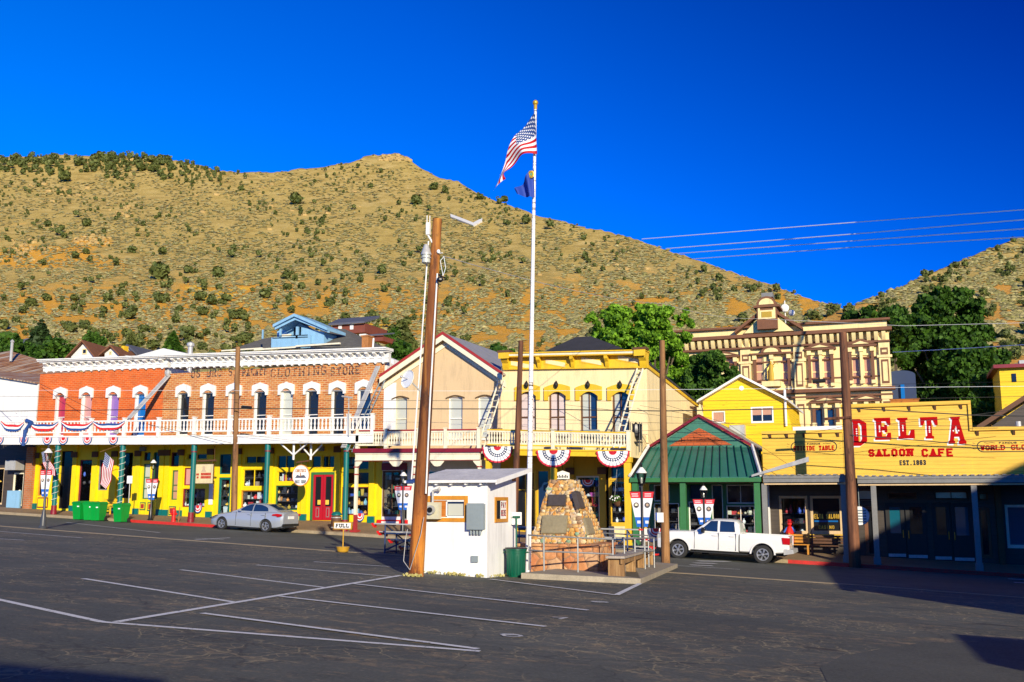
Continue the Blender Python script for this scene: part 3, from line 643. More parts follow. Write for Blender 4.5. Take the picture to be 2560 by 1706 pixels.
for i, (x, y, w, which) in enumerate(cand[:300]):
    p = hpos(x, y+w*.32, which); s = w*float(hdist(x, y, which))/LENS_F
    o = bpy.data.objects.new('juniper_bush', bush_data[i % 8]); C.objects.link(o); o.location = p; o.rotation_euler = (0, 0, rs.uniform(0, 6.28)); o.scale = (s*1.05, s*1.05, s*rs.uniform(.8, 1.1))
    tag(o, 'dark green juniper bush dotted on the dry hillside', 'bush', 'juniper bushes dotted over the hillside')
vs = []; fs = []; off = 0
for i, (x, y, w, which) in enumerate(cand[300:]):
    p = hpos(x, y+w*.3, which); s = w*float(hdist(x, y, which))/LENS_F; v, f = BV[i % 8]; v = v[:4*70]*s*1.25+p; vs.append(v); fs.append(f[:70]+off); off += len(v)
tag(mesh_np('distant_bushes', np.concatenate(vs), np.concatenate(fs), 'leaf_juniper'), 'small dark shrubs speckling the upper slopes', 'shrubs', kind='stuff')
# sagebrush: thousands of low clumps
n = 85000; x = rs.uniform(-400, 2900, n); t = rs.rand(n)**.8; which2 = x > 2110
sil = np.where(which2, np.interp(x, s2x, s2y), np.interp(x, sx_, sy_)); y = sil+(960-sil)*t
keep = vn(x/30, y/16+12) > .30; x, y, which2 = x[keep], y[keep], which2[keep]
dd = np.where(which2, hdist(x, y, 2), hdist(x, y, 1)); p = np.array([CX, CY, CZ])+rays(x, y)*dd[:, None]; n = len(x)
s = rs.uniform(.3, .85, n)*(1+dd/900); tmpl = np.array([(1, 0, 0), (0, 1, 0), (-1, 0, 0), (0, -1, 0), (.1, .1, .75)])
jit = tmpl[None]*(1+.35*rs.randn(n, 5, 1)*.5); ang = rs.rand(n)*6.28; ca, sa = np.cos(ang)[:, None], np.sin(ang)[:, None]
jx = jit[..., 0]*ca-jit[..., 1]*sa; jy = jit[..., 0]*sa+jit[..., 1]*ca; V = np.stack([jx*1.3, jy, jit[..., 2]], -1)*s[:, None, None]+p[:, None]
Fi = (np.arange(n)*5)[:, None, None]+np.array([(0, 1, 4), (1, 2, 4), (2, 3, 4), (3, 0, 4)])[None]
tag(mesh_np('sagebrush', V.reshape(-1, 3), Fi.reshape(-1, 3), 'leaf_sage'), 'grey green sagebrush covering the dry slopes', 'sagebrush', kind='stuff')

# rock outcrops breaking through the slope
paint('outcrop_rock', (.50, .34, .12), .95, .4, scale=.3, fine=2, bmp=1); m = MB()
for cx0, cy0, sx0, sy0, n0 in ((60, 625, 60, 22, 50), (235, 602, 45, 10, 45), (300, 530, 30, 20, 16), (130, 480, 60, 20, 14), (985, 396, 34, 8, 40), (300, 400, 60, 8, 12), (700, 520, 200, 60, 22), (1500, 680, 200, 50, 14)):
    for i in range(n0):
        x, y = cx0+rs.randn()*sx0*.6, cy0+rs.randn()*sy0*.6; sil_ = np.interp(x, sx_, sy_)+3
        if y < sil_: y = sil_
        p = hpos(x, y); s = float(rs.uniform(2.5, 8))/LENS_F*float(hdist(x, y, 1)); n1 = len(m.v); m.ball(tuple(p), s*1.3, s, s*.8, 7)
        for q in range(n1, len(m.v)): v = m.v[q]; m.v[q] = tuple(v[k]+rs.uniform(-.22, .22)*s for k in range(3))
tag(m.build('rock_outcrop', 'outcrop_rock', angle=10), 'tan and orange rocks breaking through the dry hillside', 'rocks', kind='stuff')

# ================================================================ TREES BEHIND THE STREET
rt = np.random.RandomState(9)
def hill_base(px, y): x = P(px, 1100, y)[0]; return (x, y, 1.0+.1*max(0, y-10))
G_TREES = 'trees behind the buildings'
t1 = lobes_px([(1545, 800, 42), (1600, 785, 36), (1660, 805, 40), (1515, 850, 34), (1575, 850, 46), (1640, 860, 50), (1700, 850, 34), (1545, 905, 44), (1610, 925, 50), (1680, 910, 46), (1715, 800, 26), (1590, 965, 40), (1655, 975, 48), (1708, 955, 40), (1505, 815, 22)], 24, 2.5, 1)
tree('leafy_tree', (P(1640, 1100, 24)[0], 24, 1.0), t1, 46000, .105, 'leaf_bright', 'big bright green leafy tree between the cream building and the courthouse', G_TREES, .35, 21)
t2 = lobes_px([(1760, 905, 32), (1800, 915, 34), (1735, 945, 34), (1785, 955, 40), (1830, 945, 28), (1745, 985, 30), (1800, 985, 30)], 20, 1.6, 2)
tree('leafy_tree', (P(1790, 1100, 20)[0], 20, .8), t2, 17000, .10, 'leaf_hedge', 'small darker leafy tree above the yellow gabled house', G_TREES, .2, 22)
t3 = lobes_px([(2335, 770, 46), (2400, 765, 50), (2290, 830, 54), (2365, 840, 60), (2430, 830, 46), (2310, 905, 60), (2395, 920, 66), (2470, 905, 44), (2260, 900, 34), (2340, 985, 56), (2425, 1000, 56), (2360, 735, 28)], 52, 3, 3)
tree('leafy_tree', (P(2370, 1100, 52)[0], 52, 3.5), t3, 40000, .17, 'leaf_deep', 'tallest dark green tree rising behind the saloon sign', G_TREES, .45, 23)
t4 = lobes_px([(2480, 960, 40), (2530, 985, 42), (2500, 1030, 40), (2450, 1050, 34), (2555, 940, 30)], 40, 1.5, 4)
tree('leafy_tree', (P(2490, 1150, 40)[0], 40, 2), t4, 15000, .13, 'leaf_hedge', 'low leafy tree at the right edge in front of the yellow gable end', G_TREES, .22, 24)
t5 = lobes_px([(2238, 800, 30), (2265, 850, 34), (2235, 870, 30)], 66, 2, 5)
tree('leafy_tree', (P(2245, 1100, 66)[0], 66, 5), t5, 4000, .26, 'leaf_deep', 'dark tree squeezed between the courthouse corner and the tallest tree', G_TREES, .3, 25)
t6 = lobes_px([(2130, 800, 26), (2175, 795, 28), (2210, 790, 26)], 90, 2, 6)
tree('leafy_tree', (P(2170, 1000, 90)[0], 90, 8), t6, 3000, .32, 'leaf_deep', 'distant dark tree clump on the slope right of the courthouse roof', G_TREES, .3, 26)
for i, (px, py, r, yy, mt, lab) in enumerate([(20, 865, 34, 40, 'leaf_hedge', 'leafy tree at the far left behind the rusty roof'), (150, 870, 30, 44, 'leaf_hedge', 'leafy tree just right of the dark spruce'), (70, 890, 30, 38, 'leaf_deep', 'dark tree left of the spruce behind the stovepipe'),
        (240, 850, 18, 56, 'leaf_hedge', 'small leafy tree furthest right in the row left of the grey gable'), (1010, 880, 30, 60, 'leaf_deep', 'dark tree behind the tan gabled building'), (990, 835, 16, 90, 'leaf_deep', 'dark round tree right of the small brick shed'), (1240, 880, 26, 45, 'leaf_hedge', 'leafy tree behind the grey metal roof')]):
    lb = lobes_px([(px, py, r), (px-r*.8, py+r*.5, r*.8), (px+r*.8, py+r*.4, r*.8), (px+r*.2, py+r*1.1, r), (px-r*.9, py+r*1.4, r*.7)], yy, 1.5, 30+i)
    tree('leafy_tree', (P(px, 1000, yy)[0], yy, 3), lb, 3600, .20, mt, lab, G_TREES, .2, 40+i)
def cone_px(px, top, bot, wpx, y, lab, seed, mat='leaf_conifer', kind='spruce_tree', n=2600):
    x, zt = P(px, top, y); zb = P(px, bot, y)[1]; dist = math.hypot(x-CX, y-CY)
    conifer(kind, (x, y, zb), zt-zb, wpx/2/LENS_F*dist, mat, lab, 'conifers behind the street', n, seed, .0042*dist)
cone_px(105, 795, 905, 78, 48, 'tall dark spruce rising above the rusty metal roof', 61, n=3600)
cone_px(330, 830, 885, 36, 80, 'small dark conifer on the slope above the grey gable', 62, 'leaf_juniper')
cone_px(435, 825, 890, 40, 70, 'light green conifer behind the white cornice and stovepipe', 63, 'leaf_hedge')
cone_px(1010, 795, 880, 60, 90, 'conifer on the slope between the blue house and the big pole', 64, 'leaf_juniper')
cone_px(895, 835, 885, 30, 75, 'small conifer beside the brick shed', 65, 'leaf_juniper')
# ================================================================ BUILDING HELPERS
FY = 3.5                                   # street wall of the row
def wall(mb, x0, x1, z0, z1, holes, y, depth=.28, k=0, kr=None):
    """vertical wall facing the street with real openings; holes are (x0, x1, z0, z1)"""
    xs = sorted({x0, x1, *[h[0] for h in holes], *[h[1] for h in holes]}); zs = sorted({z0, z1, *[h[2] for h in holes], *[h[3] for h in holes]})
    xs = [x for x in xs if x0 <= x <= x1]; zs = [z for z in zs if z0 <= z <= z1]; idx = {}
    def vid(x, z, yy):
        key = (round(x, 4), round(z, 4), yy)
        if key not in idx: idx[key] = len(mb.v); mb.v.append((x, yy, z))
        return idx[key]
    for a, b in zip(xs[:-1], xs[1:]):
        for c, d in zip(zs[:-1], zs[1:]):
            m, n = (a+b)/2, (c+d)/2
            if any(h[0] < m < h[1] and h[2] < n < h[3] for h in holes): continue
            mb.f.append([vid(a, c, y), vid(b, c, y), vid(b, d, y), vid(a, d, y)]); mb.m.append(k)
    kr = k if kr is None else kr
    for h in holes:
        a, b, c, d = max(h[0], x0), min(h[1], x1), max(h[2], z0), min(h[3], z1); q = y+depth
        mb.add([(a, y, c), (a, q, c), (a, q, d), (a, y, d)], [(0, 1, 2, 3)], kr); mb.add([(b, y, c), (b, q, c), (b, q, d), (b, y, d)], [(3, 2, 1, 0)], kr)
        mb.add([(a, y, d), (b, y, d), (b, q, d), (a, q, d)], [(3, 2, 1, 0)], kr); mb.add([(a, y, c), (b, y, c), (b, q, c), (a, q, c)], [(0, 1, 2, 3)], kr)
def shell(mb, x0, x1, z0, z1, y, back, k=0):       # sides, back and roof slab behind a street wall
    mb.box(x0, x0+.12, y+.01, back, z0, z1, k); mb.box(x1-.12, x1, y+.01, back, z0, z1, k); mb.box(x0, x1, back, back+.12, z0, z1, k); mb.box(x0, x1, y+.01, back, z1-.25, z1-.1, k)
def window(b, h, y, frame='white_paint', pane='dark_pane', fw=.06, split=None, vert=1, rec=.2, name='window', arch=0, curtain=None, label=None):
    """sash window set back in the opening h: frame (part) and its pane (sub-part)"""
    x0, x1, z0, z1 = h; e = .006; m = MB(); q = y+rec
    m.box(x0+e, x0+fw, q-.05, q+.03, z0+e, z1-e); m.box(x1-fw, x1-e, q-.05, q+.03, z0+e, z1-e); m.box(x0+fw, x1-fw, q-.045, q+.025, z1-fw, z1-e); m.box(x0+fw, x1-fw, q-.045, q+.025, z0+e, z0+fw*1.3)
    for s in (split if isinstance(split, (list, tuple)) else ([split] if split else [])): m.box(x0+fw, x1-fw, q-.04, q+.02, z0+(z1-z0)*s-fw*.4, z0+(z1-z0)*s+fw*.4)
    for i in range(1, vert): xx = x0+(x1-x0)*i/vert; m.box(xx-fw*.3, xx+fw*.3, q-.035, q+.015, z0+fw, z1-fw)
    if arch:
        n = 8; pts = [(x0+e, z1-e), (x0+e, z1-arch)] + [(x0+(x1-x0)*i/n, z1-arch+arch*math.sin(math.pi*i/n)**.7) for i in range(1, n)] + [(x1-e, z1-arch), (x1-e, z1-e)]
        for i in range(n): a = x0+(x1-x0)*i/n; c = x0+(x1-x0)*(i+1)/n; m.prism([(max(a, x0+e), z1-e), (max(a, x0+e), z1-arch+arch*math.sin(math.pi*i/n)**.7-.002), (min(c, x1-e), z1-arch+arch*math.sin(math.pi*(i+1)/n)**.7-.002), (min(c, x1-e), z1-e)], q-.06, q-.048)
    f = m.build(name, frame, b)
    if label: f['label'] = label
    g = MB(); g.box(x0+fw*.5, x1-fw*.5, q+.03, q+.04, z0+fw*.5, z1-fw*.5); g.build('pane', pane, f)
    if curtain:
        c = MB(); n = 14
        for side, (a, w) in enumerate(curtain[1]):
            for i in range(n):
                u0, u1 = x0+(x1-x0)*(a+w*i/n), x0+(x1-x0)*(a+w*(i+1)/n); c.box(u0, u1, q+.012+.008*(i % 2), q+.026, z0+fw, z1-fw)
        c.build('curtain', curtain[0], f)
    return f
def hood(b, xc, w, ztop, zleg, inner, y, mat, name='window_hood', proud=.12, key=True, th=None):
    """segmental arched hood moulding over a window"""
    m = MB(); hw, iw = w/2, inner/2; rise = (ztop-zleg)*.30; zt = zleg+(ztop-zleg)*.70; n = 10; o = []; i_ = []
    for i in range(n+1):
        t = i/n; s = math.sin(math.pi*t)
        pk = (.30*(ztop-zleg) if (key and i == n//2) else 0)*.35
        o.append((xc-hw+w*t, zt+(ztop-zleg)*(.04+.18*s)+pk*.6)); i_.append((xc-iw+inner*t, zleg+(zt-zleg)*.30+s*(zt-zleg)*.38))
    for i in range(n): m.prism([i_[i], i_[i+1], o[i+1], o[i]], y-proud, y+.02)
    m.prism([(xc-hw, zleg), (xc-iw, zleg), i_[0], o[0]], y-proud-.003, y+.02); m.prism([(xc+iw, zleg), (xc+hw, zleg), o[-1], i_[-1]], y-proud-.003, y+.02)
    return m.build(name, mat, b)
GOODS = MB_list = []
def goods(x0, x1, z0, z1, y, seed, dens=1.0, pal=None, back='interior', label='shop goods crowded behind the window', hang=False):
    """crowd of small wares on shelves behind a shop window, with the dark room's back board"""
    r = random.Random(seed); m = MB(); pal = pal or list(range(len(PALETTE))); nsh = max(1, round((z1-z0)/.5))
    for s in range(nsh):
        zb = z0+(z1-z0)*s/nsh; m.box(x0, x1, y+.16, y+.55, zb, zb+.02, 7); x = x0+.02
        while x < x1-.06:
            w = r.uniform(.10, .30); hgt = r.uniform(.12, (z1-z0)/nsh*.85); k = r.choice(pal)
            if r.random() < dens:
                t = r.random(); yy = y+.18+r.uniform(0, .12)
                if t < .4: m.box(x, x+w, yy, yy+.1, zb+.021, zb+hgt, k)
                elif t < .7: m.lathe([(w*.3, 0), (w*.5, hgt*.3), (w*.42, hgt*.6), (w*.15, hgt*.8), (w*.2, hgt)], (x+w/2, yy, zb+.021), 7, k)
                elif t < .85: m.ball((x+w/2, yy, zb+.03+w*.5), w*.5, n=7, k=k)
                else:
                    hh = hgt*1.2; m.prism([(x, zb+hh), (x+w*.2, zb+.05), (x+w*.9, zb+.05), (x+w*1.1, zb+hh), (x+w*.7, zb+hh*1.05), (x+w*.4, zb+hh*1.05)], yy, yy+.04, k)
            x += w*r.uniform(.8, 1.3)
    o = m.build('merchandise', PALETTE); tag(o, label, 'merchandise', kind='stuff'); return o
def shopwin(b, px0, px1, py0, py1, y, frame, fw=.05, vert=1, split=None, pane='shop_glass', rec=.12):
    h = rect(px0, px1, py0, py1, y); return h, (frame, fw, vert, split, pane, rec)
def baluster(m, x, y, z0, z1, r=.05, k=0, flat_=False):
    h = z1-z0
    if flat_: m.prism([(x-r, z0), (x+r, z0), (x+r, z0+h*.2), (x+r*.45, z0+h*.35), (x+r, z0+h*.55), (x+r*.5, z0+h*.8), (x+r, z1), (x-r, z1), (x-r*.5, z0+h*.8), (x-r, z0+h*.55), (x-r*.45, z0+h*.35), (x-r, z0+h*.2)], y-.018, y+.018, k)
    else: m.lathe([(r, 0), (r, h*.12), (r*.55, h*.2), (r*1.1, h*.42), (r*.5, h*.72), (r*.9, h*.8), (r, h)], (x, y, z0), 6, k)
def balcony(b, px0, px1, rt, rb, ft, fb, y0, posts, mat, nbal, fmat=None, back=FY, railpost=.09, flat_=True, bal_r=.055, drop=0, railmat=None):
    """rt, rb, ft, fb: photograph heights (left, right) of top rail, bottom rail, fascia top and fascia bottom"""
    zl = lambda pys, px: P(px, pys[0]+(pys[1]-pys[0])*(px-px0)/(px1-px0), y0)[1]
    xl, xr = P(px0, ft[0], y0)[0], P(px1, ft[1], y0)[0]
    z = {n: (zl(v, px0), zl(v, px1)) for n, v in (('rt', rt), ('rb', rb), ('ft', ft), ('fb', fb))}
    at = lambda key, x: z[key][0]+(z[key][1]-z[key][0])*(x-xl)/(xr-xl)
    m = MB(); m.tbox(xl, xr, y0-.03, y0+.08, z['fb'], z['ft']); m.tbox(xl, xr, y0-.07, y0-.031, (z['ft'][0]-.07, z['ft'][1]-.07), (z['ft'][0]+.01, z['ft'][1]+.01)); m.tbox(xl, xr, y0-.07, y0-.031, (z['fb'][0]-.0, z['fb'][1]-.0), (z['fb'][0]+.06, z['fb'][1]+.06))
    m.build('fascia', fmat or mat, b)
    m = MB(); m.tbox(xl+.01, xr-.01, y0+.081, back-.005, (z['ft'][0]-.20, z['ft'][1]-.20), (z['ft'][0]-.02, z['ft'][1]-.02)); m.build('balcony_deck', 'dark_brown', b)
    m = MB(); rl = y0+.06
    m.tbox(xl, xr, rl-.05, rl+.05, (z['rt'][0]-.08, z['rt'][1]-.08), z['rt']); m.tbox(xl, xr, rl-.035, rl+.035, z['rb'], (z['rb'][0]+.07, z['rb'][1]+.07))
    for i in range(nbal):
        x = xl+(xr-xl)*(i+.5)/nbal; baluster(m, x, rl, at('rb', x)+.07, at('rt', x)-.08, bal_r, 0, flat_)
    m.build('railing', railmat or mat, b)
    for px in posts:
        m = MB(); x = P(px, rt[0], rl)[0]; zt = at('rt', x); m.box(x-railpost, x+railpost, rl-railpost, rl+railpost, at('ft', x)-.02, zt+.10); m.box(x-railpost*1.3, x+railpost*1.3, rl-railpost*1.3, rl+railpost*1.3, zt+.10, zt+.15)
        m.build('rail_post', railmat or mat, b)
    return z, at
def column(b, px, pytop, y, r, mats, top_z=None, name='porch_post', band=.13):
    x, zt = P(px, pytop, y); zt = top_z or zt; zb = walk(x, y)-.02; h = zt-zb; m = MB()
    m.lathe([(r*.95, h*band), (r*.95, h*.90), (r*1.05, h*.905), (r*1.05, h)], (x, y, zb), 12, 0)
    m.lathe([(r*1.25, 0), (r*1.25, h*.05), (r*1.1, h*.055), (r*1.1, h*band)], (x, y, zb), 12, 1)
    m.lathe([(r*1.15, h*.90), (r*1.15, h*.915)], (x, y, zb), 12, 1)
    return m.build(name, mats, b)
def cornice(b, px0, px1, top, bot, y, mat, nbr, proj=.55):
    xl, xr = P(px0, top[0], y-proj)[0], P(px1, top[1], y-proj)[0]
    zt = (P(px0, top[0], y-proj)[1], P(px1, top[1], y-proj)[1]); zb = (P(px0, bot[0], y)[1], P(px1, bot[1], y)[1]); H = (zt[0]-zb[0]+zt[1]-zb[1])/2
    L = lambda f: (zb[0]+(zt[0]-zb[0])*f, zb[1]+(zt[1]-zb[1])*f); m = MB()
    m.tbox(xl, xr, y-proj, y+.3, L(.80), L(1.0)); m.tbox(xl, xr, y-proj-.07, y-proj-.001, L(.90), L(1.0)); m.tbox(xl+.05, xr-.05, y-proj*.75, y+.2, L(.70), L(.799)); m.tbox(xl+.1, xr-.1, y-.10, y+.2, L(.0), L(.699))
    m.tbox(xl+.08, xr-.08, y-.16, y-.101, L(.30), L(.36)); m.build('cornice', mat, b)
    for i in range(nbr):
        m = MB(); x = xl+.15+(xr-xl-.3)*(i+.5)/nbr; f = (x-xl)/(xr-xl); za = lambda q: zb[0]+(zt[0]-zb[0])*q+f*((zb[1]-zb[0])*(1-q)+(zt[1]-zt[0])*q); w = (xr-xl)/nbr*.19
        m.prismx([(y-.161, za(.40)), (y-.161, za(.699)), (y-proj*.72, za(.699)), (y-proj*.72, za(.60)), (y-proj*.45, za(.50))], x-w, x+w)
        m.prism([(x-w*1.2, za(.0)), (x, za(-.14)), (x+w*1.2, za(.0))], y-.16, y-.02); m.prismx([(y-.161, za(.40)), (y-.161, za(-.02)), (y-.12, za(-.02)), (y-.12, za(.40))], x-w, x+w); m.build('bracket', mat, b)
    return xl, xr, zt, zb

# ================================================================ 1 WHITE BUILDING WITH RUSTY ROOF, FAR LEFT
def rusty():
    m, nt, bs = nodes('rusty_roof'); v = coords(nt); wv = nt.nodes.new('ShaderNodeTexWave'); wv.inputs['Scale'].default_value = 1.1; wv.bands_direction = 'X'; wv.inputs['Distortion'].default_value = .6
    nt.links.new(v, wv.inputs['Vector']); n = noise(nt, coords(nt, (3.2, .35, .35)), 1, 6, .7)
    c = ramp(nt, n, [(.33, (.10, .045, .02)), (.45, (.38, .17, .06)), (.56, (.46, .36, .26)), (.7, (.55, .50, .44))]); c = mixc(nt, math_(nt, 'MULTIPLY', wv.outputs[1], .35), c, (.05, .03, .02))
    nt.links.new(c, bs.inputs['Base Color']); bs.inputs['Roughness'].default_value = .6; bump(nt, bs, wv.outputs[1], .8, .05); M['rusty_roof'] = m
rusty()
xW = P(96, 960, FY)[0]; xL = xW-9.5; zl = [P(0, 944, FY), P(100, 960, FY)]
sl = (zl[1][1]-zl[0][1])/(zl[1][0]-zl[0][0]); zw = lambda x: zl[1][1]+sl*(x-zl[1][0])
b = root('white_building', (xL, FY, walk(xL, FY)), 'plain white walled building with a rusty corrugated roof at the far left of the street', 'building', 'shop buildings along the street')
m = MB(); zf = P(60, 1100, FY)[1]; m.prism([(xL, zf), (xW, zf), (xW, zw(xW)), (xL, zw(xL))], FY, FY+.2); m.box(xL, xL+.2, FY+.2, FY+9, walk(xL)-.3, zw(xL)-.1); m.box(xW-.2, xW-.01, FY+.2, FY+9, walk(xW)-.3, zw(xW)-.1); m.box(xL, xW-.01, FY+9, FY+9.2, walk(xL)-.3, zw(xW))
m.build('wall', 'chalk_white', b)
m = MB(); e0 = P(0, 873, FY+6); e1 = P(91, 900, FY+6); se = (e1[1]-e0[1])/(e1[0]-e0[0]); ze = lambda x: e1[1]+se*(x-e1[0]); xr_ = xW+.05
m.hexa([(xL, FY-.25, zw(xL)-.02), (xr_, FY-.25, zw(xr_)-.02), (xr_, FY+6, ze(xr_)), (xL, FY+6, ze(xL)), (xL, FY-.25, zw(xL)+.05), (xr_, FY-.25, zw(xr_)+.05), (xr_, FY+6, ze(xr_)+.08), (xL, FY+6, ze(xL)+.08)])
m.build('roof', 'rusty_roof', b)
m = MB(); c = P(28, 890, FY+4); c2 = P(28, 856, FY+4); m.tube((c[0], FY+4, c[1]-.4), (c[0], FY+4, c2[1]), .1); m.lathe([(.16, 0), (.1, .12), (.02, .2)], (c[0], FY+4, c2[1]), 8); m.build('flue_pipe', 'galvanised', b)
# shop front under the porch
holes = [rect(-60, 8, 1170, 1262, FY), rect(30, 57, 1182, 1266, FY)]
m = MB(); wall(m, xL, xW, walk(xW)-.3, zf-.001, holes, FY); m.build('shop_front', 'dark_boards', b)
for h, c in zip(holes, ('tan_stucco', 'cream_trim')): window(b, h, FY, c, 'shop_glass', .09, rec=.1, name='shop_window')
goods(holes[0][0], holes[0][1], holes[0][2], holes[0][3], FY, 1, .8, label='wares behind the leftmost shop window')
goods(holes[1][0], holes[1][1], holes[1][2]+.9, holes[1][3], FY, 2, .9, [0, 9, 5, 1, 8], label='pale garments and trinkets in the window beside the brick pilaster')
m = MB(); a = rect(30, 56, 1152, 1176, FY-.2); m.box(a[0], a[1], FY-.75, FY-.05, a[2], a[3]); m.build('awning', 'galvanised', b)
m = MB(); a = rect(18, 50, 1227, 1262, FY-.1); m.box(a[0], a[1], FY-.14, FY-.01, walk(a[0], FY)-.05, a[3]); m.build('window_base', 'blue_house', b)
m = MB(); a = rect(62, 79, 1152, 1270, FY-.3); m.box(a[0], a[1], FY-.35, FY-.02, walk(a[0], FY)-.1, zf-.5); m.build('pilaster', 'chimney_brick', b)
zz, at = balcony(b, -60, 93, (1054, 1053.5), (1083.5, 1083.5), (1091, 1091), (1112, 1112), .3, [-30, 60], 'white_paint', 26)
column(b, -40, 1111, .5, .14, ['teal_paint', 'burgundy'])

# ================================================================ 2 PAINTED BRICK AND 3 OLD BRICK, ONE CORNICE
def arched_windows(b, cs, hy, legy, boty, hw_px, gw, panes, y, hm, frame='white_paint'):
    holes = []
    for (c, hyy, ly, by) in zip(cs, hy, legy, boty):
        x, zt = P(c, hyy, y); zleg = P(c, ly, y)[1]; zb = P(c, by, y)[1]; holes.append((x-gw/2, x+gw/2, zb, zleg+(zt-zleg)*.30))
    return holes
cs2 = [154, 219, 286, 353.5]; hy2 = [967, 965, 964, 962]; ly2 = [997, 996, 995, 994]; by2 = [1090]*4
cs3 = [461, 523, 587.5, 652.5, 718, 781.5, 845.5, 911]; hy3 = [959, 958, 957, 956, 954.5, 953, 951, 948]; ly3 = [993, 992, 990.5, 989, 987.5, 986.5, 985.5, 984.5]; by3 = [1088]*8
xA, xB, xC_ = P(101, 930, FY)[0], P(412, 920, FY)[0], P(962, 905, FY)[0]
zsh = P(500, 1101, FY)[1]                                     # storey line above the shops
def brick_house(name, label, xa, xb, mat, cs, hy, ly, by, panes, cpx, ctop, cbot, nbr, frame='white_paint'):
    b = root(name, (xa, FY, walk(xa, FY)), label, 'building', 'shop buildings along the street'); gw = .86
    holes = arched_windows(b, cs, hy, ly, by, 47, gw, panes, FY, 'white_paint'); ztop = P(cpx[1], cbot[1], FY)[1]+.05
    m = MB(); wall(m, xa, xb, zsh, ztop, holes, FY, .26, 0, 1); m.build('wall', [mat, 'white_paint'], b)
    m = MB(); z0, z1 = walk(xb)-.3, ztop; m.box(xa, xa+.2, FY+.27, FY+12, z0, z1); m.box(xb-.2, xb-.002, FY+.27, FY+12, z0, z1); m.box(xa+.2, xb-.2, FY+11.8, FY+12, z0, z1); m.box(xa+.2, xb-.2, FY+.27, FY+11.8, z1-.4, z1-.2); m.build('side_wall', 'chalk_white', b)
    for i, (h, c) in enumerate(zip(holes, cs)):
        window(b, h, FY, frame, panes[i % len(panes)], .055, .46, 1, .24)
        hood(b, P(c, hy[i], FY)[0], 1.10, P(c, hy[i], FY)[1], P(c, ly[i], FY)[1], gw*.92, FY, 'white_paint')
    cornice(b, cpx[0], cpx[1], ctop, cbot, FY, 'white_paint', nbr)
    return b
b2 = brick_house('painted_brick_building', 'bright orange painted brick building with a white bracketed cornice and four arched windows', xA, xB-.002, 'painted_brick', cs2, hy2, ly2, by2, ['pane_red', 'pane_pink', 'pane_purple', 'pane_blue'], (93, 411), (899, 887.5), (931, 920), 16)
b3 = brick_house('old_brick_building', 'worn bare brick building with faded painted lettering and eight white hooded windows', xB, xC_, 'old_brick', cs3, hy3, ly3, by3, ['dark_pane', 'dark_pane', 'pane_brown', 'dark_pane', 'pane_blind', 'dark_pane', 'dark_pane', 'pane_navy'], (412, 966), (887, 868), (920, 906.5), 30)
# faded wall lettering
fm, fnt, fbs = nodes('faded_letters'); fn_ = noise(fnt, coords(fnt), 5, 6, .8); ftr = fnt.nodes.new('ShaderNodeBsdfTransparent'); fmx = fnt.nodes.new('ShaderNodeMixShader')
fbs.inputs['Base Color'].default_value = (.06, .045, .05, 1); fnt.links.new(ramp(fnt, fn_, [(.44, (0, 0, 0)), (.56, (.9, .9, .9))]), fmx.inputs[0]); fnt.links.new(ftr.outputs[0], fmx.inputs[1]); fnt.links.new(fbs.outputs[0], fmx.inputs[2]); fnt.links.new(fmx.outputs[0], fnt.nodes['Material Output'].inputs[0]); M['faded_letters'] = fm
for t, p0, p1, y0, y1, y2 in (("OS BRO'S", 478, 581, 943, 922, -3), ('PALACE', 606, 668, 940, 922, -1), ('CLOTHING', 677, 816, 941, 919, -4), ('STORE', 826, 900, 938, 916.5, -2)):
    a = rect(p0, p1, y1, y0, FY); m = MB(); text_on_wall(m, t, a[0], a[2], a[1]-a[0], a[3]-a[2], FY, .085, slab=True, dep=.004); m.build('wall_lettering', 'faded_letters', b3)
zz2, at2 = balcony(b2, 93.2, 411, (1053.5, 1050), (1083.5, 1081), (1091, 1090), (1112, 1111.5), .3, [149, 229, 312, 398], 'white_paint', 36)
zz3, at3 = balcony(b3, 411.2, 934, (1050, 1041), (1080.5, 1076), (1090, 1085), (1111.5, 1107.5), .3, [487, 576, 674, 768, 872, 932], 'white_paint', 58)
for bb, px, py in ((b2, 146, 1113), (b2, 308, 1112), (b3, 486, 1112), (b3, 670, 1109), (b3, 867, 1108)):
    column(bb, px, py, .5, .15, ['teal_paint', 'burgundy'])
# white shop sky-lit roof hump and flue pipes behind the cornice
# ---- shop fronts below, yellow with real glazed openings
def shopfront(b, xa, xb, items, ztop, seed, lower=('green_paint', .35), wallmat='shop_yellow'):
    holes = []; z0 = walk(xb, FY)-.25
    for it in items: it['h'] = rect(*it['r'], FY); holes.append(it['h'])
    m = MB(); wall(m, xa, xb, z0, ztop, holes, FY, .12); m.build('shop_front', wallmat, b)
    m = MB(); m.box(xa+.02, xb-.02, FY+.9, FY+1.0, z0, ztop); m.build('shop_back_wall', 'interior', b)
    for i, it in enumerate(items):
        h = it['h']; window(b, h, FY, it.get('f', 'shop_yellow'), it.get('p', 'shop_glass'), it.get('w', .05), it.get('s'), it.get('v', 1), .1, it.get('n', 'shop_window'))
        if it.get('g'): goods(h[0]+.03, h[1]-.03, h[2]+.05, h[3]-.03, FY, seed+i, it.get('d', .9), it.get('pal'), label=it['g'])
    return holes
